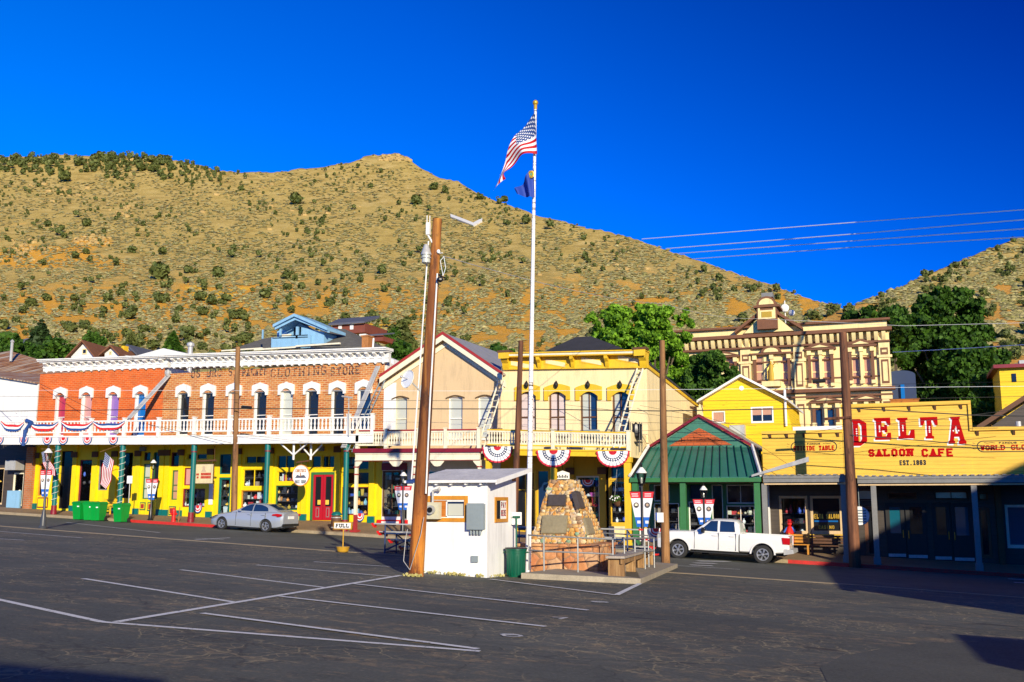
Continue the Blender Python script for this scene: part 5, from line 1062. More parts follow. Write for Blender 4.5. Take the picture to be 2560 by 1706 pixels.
m = MB(); a = rect(1964, 1969, 975, 1066, yb); m.tube((a[0], yb-.1, a[2]), (a[0], yb-.1, a[3]), .07); m.build('vent_pipe', 'white_paint', b7)
m = MB(); c = q(1854, 971); m.lathe([(.14, -.03), (.14, 0)], (c[0], yb, c[1]), 12, ax='y'); m.build('gable_vent', 'white_paint', b7)

# ================================================================ 8 SALOON
FD = 3.0
xS0, xS1, xS2 = P(1906, 1130, FD)[0], P(2107, 1100, FD)[0], P(2423, 1050, FD)[0]; xS3 = xS2+9
xS0 = max(xS0, xI+.03)
b8 = root('saloon_building', (xS0, FD, walk(xS0, FD)), 'yellow false front saloon with big red lettering at the right of the street', 'building', 'shop buildings along the street')
zc0 = P(2200, 1187, FD)[1]-.15; zl_, zm_, zr_ = P(2000, 1083, FD)[1], P(2260, 1016, FD)[1], P(2500, 1076, FD)[1]
m = MB(); m.box(xS0, xS1, FD, FD+.2, zc0, zl_); m.box(xS1+.001, xS2, FD-.02, FD+.2, zc0, zm_); m.box(xS2+.001, xS3, FD, FD+.2, zc0, zr_); m.build('sign_wall', 'delta_yellow', b8)
m = MB(); m.box(xS0, xS1, FD-.10, FD-.001, zl_-.02, zl_+.12); m.box(xS1-.02, xS2+.1, FD-.14, FD+.22, zm_+.001, zm_+.16); m.box(xS2-.02, xS2+.1, FD-.10, FD-.021, zr_, zm_); m.box(xS2+.11, xS3, FD-.12, FD+.2, zr_+.001, zr_+.15); m.build('cornice', 'delta_yellow', b8)
for (a, c, zt, n) in ((xS0+.4, xS1-.2, zl_, 5), (xS1+.8, xS2-.3, zm_, 5), (xS2+.3, xS3, zr_, 7)):
    for i in range(n):
        x = a+(c-a)*i/(n-1); m = MB(); m.prismx([(FD-.001 if zt != zm_ else FD-.021, zt-.22), (FD-.03, zt-.22), (FD-.12, zt-.02), (FD-.021, zt-.02)], x-.05, x+.05); m.build('bracket', 'sign_wood', b8)
m = MB(); m.box(xS0, xS0+.2, FD+.21, FD+13, walk(xS3)-.3, zl_-.3); m.box(xS3-.2, xS3, FD+.21, FD+13, walk(xS3)-.3, zr_-.3); m.box(xS0+.2, xS3-.2, FD+12.8, FD+13, walk(xS3)-.3, zl_-.3); m.box(xS0+.2, xS3-.2, FD+.21, FD+12.8, zl_-.6, zl_-.4); m.build('back_wall', 'chalk_white', b8)
# big slab letters with white drop shadow
def big_letter(ch, p0, p1, y0, y1):
    a = rect(p0, p1, y0, y1, FD-.02); w, h = a[1]-a[0], a[3]-a[2]; th = w*.36 if ch != 'T' else w*.34; out = MB(); Yf = FD-.021
    sh = {'D': [[(0, 0), (.55, 0), (1, .16), (1, .84), (.55, 1), (0, 1), (0, .93), (.07, .88), (.07, .12), (0, .07)], [(.42, .16), (.42, .84), (.55, .84), (.66, .74), (.66, .26), (.55, .16)]],
      'E': [[(0, 0), (1, .0), (1, .32), (.82, .32), (.72, .16), (.44, .16), (.44, .42), (.62, .42), (.62, .34), (.78, .34), (.78, .68), (.62, .68), (.62, .60), (.44, .60), (.44, .84), (.72, .84), (.82, .68), (1, .68), (1, 1), (0, 1), (0, .90), (.10, .86), (.10, .14), (0, .10)]],
      'L': [[(0, 0), (1, 0), (1, .42), (.80, .42), (.68, .16), (.50, .16), (.50, .86), (.62, .90), (.62, 1), (0, 1), (0, .90), (.12, .86), (.12, .14), (0, .10)]],
      'T': [[(.26, 0), (.74, 0), (.74, .10), (.64, .14), (.64, .84), (.74, .84), (.84, .62), (1, .62), (1, 1), (0, 1), (0, .62), (.16, .62), (.26, .84), (.36, .84), (.36, .14), (.26, .10)]],
      'A': [[(0, 0), (.36, 0), (.36, .10), (.30, .13), (.34, .26), (.62, .26), (.66, .13), (.58, .10), (.58, 0), (1, 0), (1, .10), (.92, .14), (.66, .90), (.72, .92), (.72, 1), (.20, 1), (.20, .92), (.28, .90), (.08, .14), (0, .10)], [(.38, .38), (.47, .70), (.58, .38)]]}[ch]
    for off, k, yy in (((-.075, -.065), 1, Yf-.008), ((0, 0), 0, Yf-.03)):
        bm = bmesh.new(); rings = []
        for loop in sh:
            vs = [bm.verts.new((a[0]+u*w+off[0], yy, a[2]+v*h+off[1])) for u, v in loop]; rings.append([bm.edges.new((vs[i], vs[(i+1) % len(vs)])) for i in range(len(vs))])
        bmesh.ops.triangle_fill(bm, use_beauty=True, use_dissolve=False, edges=[e for r in rings for e in r]); bm.verts.index_update()
        base = [v.co[:] for v in bm.verts]; n0 = len(out.v); out.v += base
        for f in bm.faces: out.f.append([n0+v.index for v in f.verts]); out.m.append(k)
        ed = [(e.verts[0].index, e.verts[1].index) for e in bm.edges if len(e.link_faces) == 1]; n1 = len(out.v); out.v += [(x, yy+(.021 if k == 0 else .0075), z) for x, y, z in base]
        for i, j in ed: out.f.append([n0+i, n0+j, n1+j, n1+i]); out.m.append(k)
        bm.free()
    for u, v in ((.30, .38), (.30, .46), (.30, .54), (.30, .62)) if ch in 'DEL' else (((.5, .3), (.5, .38), (.5, .46), (.5, .54)) if ch == 'T' else ((.30, .48), (.42, .54), (.6, .48))):
        x, z = a[0]+u*w, a[2]+v*h; s = .04; out.add([(x-s, Yf-.036, z), (x, Yf-.036, z-s), (x+s, Yf-.036, z), (x, Yf-.036, z+s)], [(0, 1, 2, 3)], 1)
    out.build('sign_letter', ['letter_red', 'letter_white'], b8, solid=False)
for ch, p0, p1, y0, y1 in (('D', 2131, 2167, 1048, 1115), ('E', 2187, 2227, 1045, 1100), ('L', 2245, 2286, 1044.5, 1096.5), ('T', 2302, 2345, 1043, 1097), ('A', 2370, 2414, 1042, 1110)): big_letter(ch, p0, p1, y0, y1)
for t, p0, p1, y0, y1, th, k in (('SALOON', 2171, 2283, 1122.5, 1142, .095, 0), ('CAFE', 2304, 2383, 1121.5, 1142.5, .095, 0), ('EST.1863', 2249, 2315, 1150.5, 1163.5, .05, 1)):
    a = rect(p0, p1, y0, y1, FD-.02); m = MB(); text_on_wall(m, t, a[0], a[2], a[1]-a[0], a[3]-a[2], FD-.021, th, k, True, .22, .01); m.build('sign_lettering', ['letter_red', 'ink'], b8)
def plaque(p0, p1, y0, y1, small, big, sx=(.36, .64)):
    a = rect(p0, p1, y0, y1, FD); m = MB(); h = a[3]-a[2]; r = h/2; Y_ = FD-.004; n = 10
    oval = [(a[0]+r-r*math.sin(math.pi*i/n), a[2]+r-r*math.cos(math.pi*i/n)) for i in range(n+1)][0:] + [(a[1]-r+r*math.sin(math.pi*i/n), a[2]+r+r*math.cos(math.pi*i/n)) for i in range(n+1)]
    c = ((a[0]+a[1])/2, a[2]+r); inn = [(c[0]+(x-c[0])*(1-.035/((a[1]-a[0])/2)), c[1]+(z-c[1])*(1-.035/r)) for x, z in oval]
    for i in range(len(oval)): j = (i+1) % len(oval); m.prism([oval[i], oval[j], inn[j], inn[i]], Y_-.01, Y_, 1)
    w = a[1]-a[0]; text_on_wall(m, big, a[0]+w*.06, a[2]+h*.16, w*.88, h*.44, Y_, .045, 0, True, .25); text_on_wall(m, small, a[0]+w*sx[0], a[2]+h*.70, w*(sx[1]-sx[0]), h*.16, Y_, .018, 1)
    for s in (-1, 1): m.path([(c[0]+s*w*(.20+.06*k), Y_-.006, a[2]+h*(.78+.05*(k % 2))) for k in range(4)], .012, 4, 1)
    for s in (-1, 1):
        for k in range(3): m.prism([(c[0]+s*(w/2+.04), c[1]+r*(.5-.5*k)), (c[0]+s*(w/2+.16+.04*(k % 2)), c[1]+r*(.7-.5*k)), (c[0]+s*(w/2+.16), c[1]+r*(.6-.5*k))], Y_-.008, Y_, 1)
    m.build('sign_plaque', ['letter_red', 'ink'], b8)
plaque(1977, 2093, 1104, 1131, 'FAMOUS', 'SUICIDE TABLE'); plaque(2442, 2600, 1101, 1130, 'FAMOUS', 'WORLD GLOBE')
# porch canopy
for (p0, p1, ya, yb_) in ((1908, 2119, 1189, 1206), (2143, 2700, 1190, 1207.5)):
    xa, xb = P(p0, ya, .25)[0], P(p1, ya, .25)[0]; xa = max(xa, xS0-.3); xb = min(xb, xS3); z1, z0 = P((p0+min(p1, 2560))/2, ya, .25)[1], P((p0+min(p1, 2560))/2, yb_, .25)[1]
    m = MB(); m.box(xa, xb, .18, .30, z0, z1); m.box(xa, xb, .14, .179, z1-.12, z1-.02); m.build('fascia', 'grey_paint', b8)
    m = MB(); m.box(xa, xb, .31, FD-.002, z0+.05, z1-.02); nn = int((xb-xa)/.3)
    for i in range(nn): m.box(xa+.3*i, xa+.3*i+.15, .12, FD-.03, z1+.001, z1+.05)
    m.build('canopy_roof', 'grey_paint', b8)
    m = MB(); m.box(xa+.02, xb-.02, .30, .42, z0-.10, z0-.03); m.build('canopy_beam', 'tan_stucco', b8)
    zcan = z0
for px, c in ((2112, 'grey_paint'), (2188, 'grey_paint'), (2440, 'grey_paint'), (1914, 'grey_paint')):
    x = P(px, 1300, .45)[0]; zb_ = walk(x, .45)-.02; m = MB(); m.box(x-.11, x+.11, .34, .56, zb_, zcan+.02); m.box(x-.15, x+.15, .30, .60, zb_, zb_+.3); m.build('porch_post', c, b8)
items = [dict(r=(1948, 2020, 1240, 1336), w=.12, f='tan_stucco', g='red ornament and glassware behind the saloon window', pal=[1, 0, 10, 2, 10], d=.5), dict(r=(2026, 2106, 1240, 1336), w=.12, f='tan_stucco', p='dark_pane'),
    dict(r=(2143, 2186, 1224, 1252), f='sign_wood', p='pane_blind'), dict(r=(2220, 2292, 1232, 1248), f='sign_wood', p='dark_pane'), dict(r=(2336, 2420, 1228, 1250), f='sign_wood', p='pane_blind', v=2), dict(r=(2446, 2470, 1232, 1252), f='sign_wood', p='dark_pane'),
    dict(r=(2162, 2192, 1266, 1396), f='court_brown', w=.16, p='dark_pane', n='side_window'), dict(r=(2448, 2478, 1270, 1396), f='court_brown', w=.12, p='dark_pane', n='side_window'), dict(r=(2515, 2620, 1262, 1372), f='cream_trim', w=.12, p='pane_painted_sky')]
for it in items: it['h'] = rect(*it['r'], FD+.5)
m = MB(); zz_t = zcan+.1; wall(m, xS0, xS3, walk(xS3)-.3, zz_t, [i['h'] for i in items], FD+.5, .12, 0); m.build('shop_front', 'dark_boards', b8)
for i, it in enumerate(items):
    h = it['h']; window(b8, h, FD+.5, it['f'], it.get('p', 'shop_glass'), it.get('w', .06), None, it.get('v', 1), .1, it.get('n', 'shop_window'))
    if it.get('g'): goods(h[0]+.03, h[1]-.03, h[2]+.05, h[2]+1.4, FD+.5, 800+i, it.get('d', .9), it.get('pal'), label=it['g'])
for j, (p0, p1) in enumerate(((2216, 2264), (2266, 2318), (2332, 2378), (2380, 2434))):
    a = rect(p0, p1, 1258, 1402, FD+.45); zb_ = walk(a[0], FD)+.03; m = MB(); x0, x1 = a[0]+.01, a[1]-.01; yy = FD+.4; h = a[3]-zb_
    m.box(x0, x0+.17, yy, yy+.08, zb_, a[3]); m.box(x1-.17, x1, yy, yy+.08, zb_, a[3]); m.box(x0+.17, x1-.17, yy, yy+.08, a[3]-.18, a[3]); m.box(x0+.17, x1-.17, yy, yy+.08, zb_, zb_+h*.44)
    d = m.build('door', 'ink', b8); g = MB(); g.box(x0+.169, x1-.169, yy+.03, yy+.04, zb_+h*.44, a[3]-.18); g.build('pane', 'pane_painted_sky' if j in (0, 3) else 'dark_pane', d)
    g = MB(); g.box(x0+.03, x1-.03, yy-.012, yy-.001, zb_+.02, zb_+.16); g.build('kick_plate', 'galvanised', d)
    hx = x1-.09 if j % 2 == 0 else x0+.09; g = MB(); g.tube((hx, yy-.05, zb_+h*.36), (hx, yy-.05, zb_+h*.50), .02); g.build('handle', 'brass', d)
for p0, p1, y0, y1 in ((2492, 2508, 1214, 1412),):
    a = rect(p0, p1, y0, y1, FD+.3); m = MB(); m.box(a[0], a[1], FD+.2, FD+.49, walk(a[0], FD)-.05, zz_t-.02); m.build('pilaster', 'dark_brown', b8)
m = MB(); a = rect(2022, 2108, 1336, 1345, FD+.4); m.box(a[0]-.2, a[1]+.1, FD+.25, FD+.49, a[2], a[3]); m.build('window_sill', 'delta_yellow', b8)
m = MB(); a = rect(2030, 2100, 1286, 1300, FD+.6); c = ((a[0]+a[1])/2, a[2]); Yt = FD+.595
w = a[1]-a[0]; text_on_wall(m, 'DELTA SALOON', a[0], a[2]+.05, w, .22, Yt, .035, 0, gap=.3); text_on_wall(m, 'CASINO', a[0]+w*.22, a[2]-.42, w*.56, .16, Yt, .03, 0, gap=.3); m.box(a[0]+.1, a[1]-.1, Yt-.006, Yt+.0, a[2]-.10, a[2]-.03, 1); m.build('window_lettering', ['gold', 'pane_blue'], b8)

# small things right of the saloon sign: dark gable behind, vent
yv = 12.0; g0, g1, g2 = P(2442, 1076, yv), P(2560, 1000, yv), P(2640, 950, yv)
b9 = root('brown_gabled_house', (g0[0], yv, -2), 'dark brown gable end behind the right end of the saloon sign', 'house'); xm_ = g2[0]; xe = 2*xm_-g0[0]
m = MB(); m.prism([(g0[0]+.3, -2), (xe-.3, -2), (xe-.3, g0[1]-.1), (xm_, g2[1]-.1), (g0[0]+.3, g0[1]-.1)], yv, yv+.2); m.box(g0[0]+.3, g0[0]+.5, yv+.21, yv+8, -2, g0[1]-.2); m.build('wall', 'dark_boards', b9)
for s in (g0[0], xe): m = MB(); m.hexa([(s, yv-.4, g0[1]-.05), (xm_, yv-.4, g2[1]-.02), (xm_, yv+8.2, g2[1]-.02), (s, yv+8.2, g0[1]-.05), (s, yv-.4, g0[1]+.22), (xm_, yv-.4, g2[1]+.25), (xm_, yv+8.2, g2[1]+.25), (s, yv+8.2, g0[1]+.22)]); m.build('roof', 'sign_wood', b9)
m = MB(); a = rect(2546, 2552, 1054, 1072, yv-1); m.tube((a[0], yv-1, a[2]-1.5), (a[0], yv-1, a[3]), .13); m.build('vent_pipe', 'galvanised', b9)

# ================================================================ 9 COURTHOUSE
yc = 46.0; q = lambda x, y: P(x, y, yc)
b10 = root('courthouse', (q(1970, 1100)[0], yc, 0), 'ornate cream and brown Italianate courthouse with a small centre tower up the slope', 'courthouse')
X = lambda px: q(px, 900)[0]; xa, xb = X(1695), X(2222)
sl10 = lambda px, py: q(px, py)[1]
zpar = sl10(2000, 814); zcb = sl10(2000, 829); zfr = sl10(2000, 851); zmid = sl10(2000, 978); zm0 = sl10(2000, 988)
wins = [rect(p0, p1, 888, 966, yc) for p0, p1 in ((1776, 1806), (1812, 1840), (1886, 1910), (1953, 1973), (2027, 2050), (2056, 2080), (2128, 2151), (2157, 2180))]
low = [rect(p0, p1, 1022, 1075, yc) for p0, p1 in ((2036, 2056), (2062, 2086), (2134, 2156), (2162, 2186))]
m = MB(); wall(m, xa, xb, 0, zpar, wins+low, yc, .25); m.build('wall', 'court_cream', b10)
m = MB(); m.box(xa, xa+.3, yc+.26, yc+16, 0, zpar); m.box(xb-.3, xb-.002, yc+.26, yc+16, 0, zpar); m.box(xa+.3, xb-.3, yc+15.7, yc+16, 0, zpar); m.build('side_wall', 'court_cream', b10)
for h in wins[:2]+wins[2:]: window(b10, h, yc, 'court_cream', 'pane_brown', .14, .46, 1, .2)
for h in low: window(b10, h, yc, 'court_brown', 'pane_navy', .1, None, 1, .2)
m = MB(); m.box(xa-.2, xb+.3, yc-.45, yc+.2, zpar+.001, zpar+.18, 0)
xl1, xl2 = X(1855), X(2005)
m.box(xa-.2, xb+.4, yc-.85, yc-.001, zcb-.42, zcb-.12, 0); m.box(xa-.1, xb+.2, yc-.5, yc-.001, zcb-1.40, zcb-1.25, 0); m.box(xa, xb, yc-.05, yc-.001, zcb-1.2, zcb-1.0, 0)
m.box(xa-.2, xb+.4, yc-.7, yc-.001, zmid-.22, zmid+.08, 0); m.box(xa-.1, xb+.2, yc-.35, yc-.001, zmid-.66, zmid-.50, 0); m.box(xa, xb, yc-.10, yc-.001, zmid+1.0, zmid+1.12, 0)
m.box(xa, xb, yc-.10, yc-.001, sl10(2000, 902)-.06, sl10(2000, 902)+.06, 0); m.build('cornice_band', 'court_brown', b10)
n = 30
for i in range(n): m = MB(); x = xa+.3+(xb-xa-.6)*i/(n-1); m.prismx([(yc-.15, zcb-1.24), (yc-.15, zcb-.505), (yc-.72, zcb-.505), (yc-.65, zcb-.8), (yc-.35, zcb-1.2)], x-.16, x+.16); m.build('bracket', 'court_cream', b10)
for px in (1865, 1998, 2212):
    x = X(px); m = MB(); m.box(x-.45, x+.45, yc-.32, yc-.001, 0, zcb-.51, 1)
    for (z0, z1) in ((sl10(2000, 898), zcb-1.9), (sl10(2000, 968), sl10(2000, 910)), (2.0, zmid-1.2)): m.box(x-.30, x+.30, yc-.36, yc-.321, z0, z1, 0); m.box(x-.19, x+.19, yc-.38, yc-.361, z0+.2, z1-.2, 1)
    m.box(x-.62, x+.62, yc-.42, yc-.002, sl10(2000, 905), sl10(2000, 899), 1); m.build('pilaster', ['court_brown', 'court_cream'], b10)
def pediment(px0, px1, py0, pyt, arch=False):
    a0, a1 = X(px0), X(px1); z0, zt = sl10(2000, py0), sl10(2000, pyt); xc = (a0+a1)/2; m = MB(); m.box(a0, a1, yc-.5, yc-.002, z0-.08, z0+.08, 0)
    if arch: pts = [(xc+(a1-a0)*.24*math.cos(math.pi*i/8), z0+.12+(zt-z0)*math.sin(math.pi*i/8)) for i in range(9)]; m.prism(pts, yc-.45, yc-.003, 0); m.prism([(xc+(x-xc)*.72, z0+.13+(z-z0-.13)*.68) for x, z in pts], yc-.5, yc-.451, 1)
    else: m.prism([(a0+.05, z0+.121), (a1-.05, z0+.121), (xc+.2, zt), (xc-.2, zt)], yc-.48, yc-.003, 0); m.prism([(a0+.6, z0+.14), (a1-.6, z0+.14), (xc, zt-.18)], yc-.52, yc-.481, 1)
    m.build('window_pediment', ['court_brown', 'court_cream'], b10)
    for px in ((px0+px1)/2,):
        for xx in (a0+.4, xc, a1-.4):
            m = MB(); zb_ = sl10(2000, py0+84 if py0 < 960 else py0+50); m.box(xx-.12, xx+.12, yc-.3, yc-.003, zb_, z0-.5, 1 if xx == xc else 0); m.box(xx-.18, xx+.18, yc-.42, yc-.002, z0-.5, z0-.121, 1); m.box(xx-.18, xx+.18, yc-.34, yc-.0025, zb_-.3, zb_, 1); m.build('window_pier', ['court_brown', 'court_cream'], b10)
pediment(2012, 2092, 877, 862); pediment(2114, 2194, 874, 858); pediment(1876, 1984, 882, 866, True); pediment(1765, 1850, 884, 870); pediment(2018, 2100, 1009, 994); pediment(2120, 2200, 1008, 993)
# centre pediment and tower
tc_ = X(1927); m = MB(); gl_, gr_ = X(1843), X(2012); zg = zpar+.28
zg = zcb; m.prism([(gl_+.8, zg+.001), (gr_-.8, zg+.001), (tc_, zg+2.1)], yc-.70, yc+.1, 1)
for e in (gl_, gr_): m.prism([(e, zg+.002), (e+(.01 if e < tc_ else -.01), zg+.28), (tc_, zg+2.45), (tc_, zg+2.15)], yc-1.0, yc+.1, 0)
m.build('centre_pediment', ['court_brown', 'court_cream'], b10)
m = MB(); t0, t1 = X(1901), X(1951); z0 = zpar+.3; z1 = sl10(1927, 775); z0 = zcb+.2; m.box(t0, t1, yc-1.3, yc+1.2, z0, z1, 0); m.box(t0+.12, t0+.30, yc-1.36, yc-1.301, z0+.9, z1, 1); m.box(t1-.30, t1-.12, yc-1.36, yc-1.301, z0+.9, z1, 1)
m.box(t0-.25, t1+.25, yc-1.5, yc+1.4, z1+.001, z1+.22, 0); pts = [((t0+t1)/2+(t1-t0)*.50*math.cos(math.pi*i/8), z1+.221+.8*math.sin(math.pi*i/8)) for i in range(9)]; m.prism(pts, yc-1.4, yc+1.3, 0); m.prism([((t0+t1)/2+(x-(t0+t1)/2)*.75, z1+.36+(z-z1-.36)*.7) for x, z in pts], yc-1.46, yc-1.401, 1)
m.box((t0+t1)/2-.5, (t0+t1)/2+.5, yc-.6, yc+.6, z1+1.1, z1+1.5, 2); m.build('tower', ['court_brown', 'court_cream', 'grey_paint'], b10)
m = MB(); m.box((t0+t1)/2-.62, (t0+t1)/2+.62, yc-1.38, yc-1.302, z0+.9, z1-.25, 1); m.box((t0+t1)/2-.45, (t0+t1)/2+.45, yc-1.42, yc-1.381, z0+1.05, z1-.4, 0); m.build('date_plaque', ['gold', 'court_cream'], b10)
m = MB(); r0, r1 = X(1810), X(2060); zr0 = zpar+.2; rp = sl10(1927, 788); m.add([(r0, yc+1, zr0), (r1, yc+1, zr0), (r1, yc+15, zr0), (r0, yc+15, zr0), (tc_-1, yc+5, rp), (tc_+1, yc+5, rp)], [(0, 1, 5, 4), (1, 2, 5), (2, 3, 4, 5), (3, 0, 4), (3, 2, 1, 0)]); m.box(xa+.3, xb-.3, yc+.3, yc+15.7, zpar-.6, zpar-.4); m.build('roof', 'court_roof', b10)
# gilded statue in the centre niche: robed woman with scales
st = q(1930, 955); m = MB(); m.lathe([(.45, 0), (.48, .1), (.36, .2), (.40, 1.0), (.30, 1.75), (.34, 2.1), (.30, 2.35), (.12, 2.5), (.10, 2.6)], (st[0], yc-.45, st[1]), 10); m.ball((st[0], yc-.45, st[1]+2.76), .17, .17, .2); m.tube((st[0]+.25, yc-.5, st[1]+2.25), (st[0]+.75, yc-.6, st[1]+2.75), .09, .06); m.tube((st[0]-.28, yc-.5, st[1]+2.2), (st[0]-.5, yc-.65, st[1]+1.5), .1, .07); m.tube((st[0]-.5, yc-.65, st[1]+1.9), (st[0]-.5, yc-.65, st[1]+.3), .03)
m.tube((st[0]+.45, yc-.6, st[1]+2.8), (st[0]+1.0, yc-.6, st[1]+2.8), .03); m.ball((st[0]+.5, yc-.6, st[1]+2.5), .13, .13, .05); m.ball((st[0]+.95, yc-.6, st[1]+2.5), .13, .13, .05); m.v = [(st[0]+(a-st[0])*.62, yc-.45+(c-yc+.45)*.62, st[1]+(d-st[1])*.62) for a, c, d in m.v]; m.build('statue', 'gold', b10)
m = MB(); m.box(st[0]-.8, st[0]+.8, yc-.9, yc-.003, st[1]-.5, st[1]-.02); m.build('statue_ledge', 'court_cream', b10)
m = MB(); a = rect(1700, 1760, 1100, 1120, yc); lx = X(1998); 
for i in range(14): m.box(lx-.6, lx+.6, yc-.45, yc-.325, 1.5+.42*i, 1.58+.42*i)
m.build('ladder_bands', 'court_brown', b10)
# small fittings on the courthouse roof
an = root('roof_antenna', (*[q(1957, 780)[0], yc+2], zpar), 'white dish antenna on the courthouse roof right of its tower', 'antenna')
m = MB(); ax = q(1957, 780)[0]; m.tube((ax, yc+2, zpar-.3), (ax, yc+2, sl10(1957, 742)), .05); m.build('mast', 'white_paint', an); m = MB(); m.ball((ax, yc+1.8, sl10(1957, 762)), .4, .2, .4); m.ball((ax+.6, yc+1.8, sl10(1957, 775)), .3, .2, .3); m.build('dish', 'white_paint', an)

# ================================================================ 10 HOUSES ON THE SLOPE BEHIND
def pxy(y): return lambda x, z: P(x, z, y)
def gable_house(name, label, y, front, peak, depth, z0px, wallm, roofm, wins=(), turn=0):
    """front gable: front = (px0, px1, eave py), peak = (px, py)"""
    b = root(name, (P(front[0], z0px, y)[0], y, P(front[0], z0px, y)[1]), label, 'house', 'houses on the slope behind the street'); f = pxy(y); e0, e1, pk = f(front[0], front[2]), f(front[1], front[2]), f(*peak); zb = f(front[0], z0px)[1]
    m = MB(); m.prism([(e0[0], zb), (e1[0], zb), (e1[0], e1[1]), pk, (e0[0], e0[1])], y, y+.2); m.box(e1[0]-.2, e1[0], y+.201, y+depth, zb, e1[1]-.05); m.box(e0[0], e0[0]+.2, y+.201, y+depth, zb, e0[1]-.05); m.build('wall', wallm, b)
    m = MB()
    for e in (e0, e1): s = -.4 if e is e0 else .4; m.hexa([(e[0]+s, y-.4, e[1]-.3), (pk[0], y-.4, pk[1]), (pk[0]+turn, y+depth, pk[1]), (e[0]+s+turn, y+depth, e[1]-.3), (e[0]+s, y-.4, e[1]-.12), (pk[0], y-.4, pk[1]+.2), (pk[0]+turn, y+depth, pk[1]+.2), (e[0]+s+turn, y+depth, e[1]-.12)])
    m.build('roof', roofm, b)
    for w in wins: a = rect(*w, y-.03); m = MB(); m.box(a[0], a[1], y-.05, y-.002, a[2], a[3], 0); m.box(a[0]+.1, a[1]-.1, y-.06, y-.051, a[2]+.1, a[3]-.1, 1); m.build('window', ['court_cream', 'dark_pane'], b)
    return b
gable_house('white_house', 'white house with a steep brown roof peeking above the orange building', 30, (178, 238, 892), (212, 856), 4.5, 905, 'white_boards', 'brown_shingle', [(206, 217, 872, 886)], -1.3)
gable_house('white_dormer_house', 'little white dormer gable at the right end of the brown roofed house', 29, (262, 297, 884), (282, 868), 5, 905, 'white_boards', 'brown_shingle', [(273, 279, 879, 887)], -1.5)
gable_house('grey_roofed_house', 'pale house with a grey roof right of the ochre chimney post', 33, (308, 342, 884), (324, 867), 4.5, 905, 'white_boards', 'slate_blue', [(322, 328, 882, 888)], -.6)
m = MB(); a = rect(303, 310, 865, 890, 31); m.box(a[0], a[1], 31, 31.6, a[2]-2, a[3]); tag(m.build('ochre_chimney', 'deep_yellow'), 'ochre chimney stack between the brown and grey roofs', 'chimney')
m = MB(); p0, pk, p1 = P(340, 890, 17), P(408, 871, 17), P(472, 886, 17); m.prism([(p0[0], p0[1]-.6), (p1[0], p0[1]-.6), (p1[0], p1[1]), pk, (p0[0], p0[1])], 17, 22); tag(m.build('white_roof', 'chalk_white'), 'low white painted roof hump just behind the cornice', 'roof')
for px, t, yy, lab in ((477, 857, 10, 'galvanised stovepipe standing just behind the white cornice'),):
    x, zt = P(px, t, yy); zb = P(px, 900, yy)[1]; o = MB(); o.tube((x, yy, zb-1), (x, yy, zt-.3), .17, .17, 12); o.lathe([(.17, 0), (.26, .05), (.26, .25), (.05, .36)], (x, yy, zt-.3), 12); tag(o.build('stovepipe', 'galvanised'), lab, 'stovepipe')
x, zt = P(28, 856, 30)
# blue house with a projecting gable and balcony
yB = 26.0; f = pxy(yB)
bb = root('blue_house', (f(600, 890)[0], yB, f(600, 890)[1]-1), 'light blue house with a gabled upper balcony above the brick building', 'house', 'houses on the slope behind the street')
g0, g1, pk = f(690, 820), f(800, 822), f(745, 793)
m = MB(); m.box(f(678, 860)[0], f(775, 860)[0], yB, yB+1.5, f(700, 868)[1], f(700, 843)[1]); m.build('balcony', 'blue_house', bb)
m = MB(); m.prism([(f(700, 0)[0], f(700, 850)[1]), (f(775, 0)[0], f(700, 850)[1]), (f(775, 0)[0], f(775, 812)[1]), (f(748, 0)[0], f(748, 796)[1]), (f(700, 0)[0], f(700, 820)[1])], yB+1.51, yB+2.4); m.build('wall', 'blue_house', bb)
m = MB(); xsd = f(776, 0)[0]; m.prism([(xsd, f(776, 868)[1]), (xsd+2.3, f(776, 868)[1]), (xsd+2.3, f(820, 829)[1]), (xsd, f(776, 815)[1])], yB+.3, yB+2.3); m.build('side_wall', 'blue_house', bb)
m = MB()
for e in (f(690, 818), f(826, 826)):
    a_ = f(743, 791); m.hexa([(e[0], yB-.5, e[1]-.1), (a_[0], yB-.5, a_[1]-.1), (a_[0], yB+2.5, a_[1]-.1), (e[0], yB+2.5, e[1]-.1), (e[0], yB-.5, e[1]+.15), (a_[0], yB-.5, a_[1]+.15), (a_[0], yB+2.5, a_[1]+.15), (e[0], yB+2.5, e[1]+.15)])
m.build('roof', 'blue_house', bb)
m = MB()
for e in (f(692, 822), f(826, 829)): a_ = f(743, 797); m.prism([(e[0], e[1]-.15), (a_[0], a_[1]-.15), (a_[0], a_[1]+.05), (e[0], e[1]+.05)], yB-.3, yB-.1); m.build('bargeboard', 'blue_house', bb); m = MB()
m.box(f(688, 0)[0], f(690.5, 0)[0], yB, yB+.12, f(690, 845)[1], f(690, 822)[1]); m.build('post', 'blue_house', bb); m = MB(); m.box(f(768, 0)[0], f(773, 0)[0], yB, yB+.2, f(770, 845)[1], f(770, 815)[1]); m.build('post', 'blue_house', bb); m = MB(); m.box(f(729, 0)[0], f(733, 0)[0], yB, yB+.15, f(730, 842)[1], f(730, 806)[1]); m.build('post', 'blue_house', bb)
m = MB(); a = rect(734, 752, 819, 850, yB+1.45); m.box(a[0], a[1], yB+1.44, yB+1.505, a[2], a[3]); a = rect(757, 766, 825, 850, yB+1.45); m.box(a[0], a[1], yB+1.44, yB+1.505, a[2], a[3]); m.build('window', 'dark_pane', bb)
m = MB(); a = rect(702, 727, 836, 850, yB+.9); m.box(a[0], a[1], yB+.9, yB+1.0, a[2], a[3]); m.build('privacy_screen', 'cream_trim', bb)
m = MB()
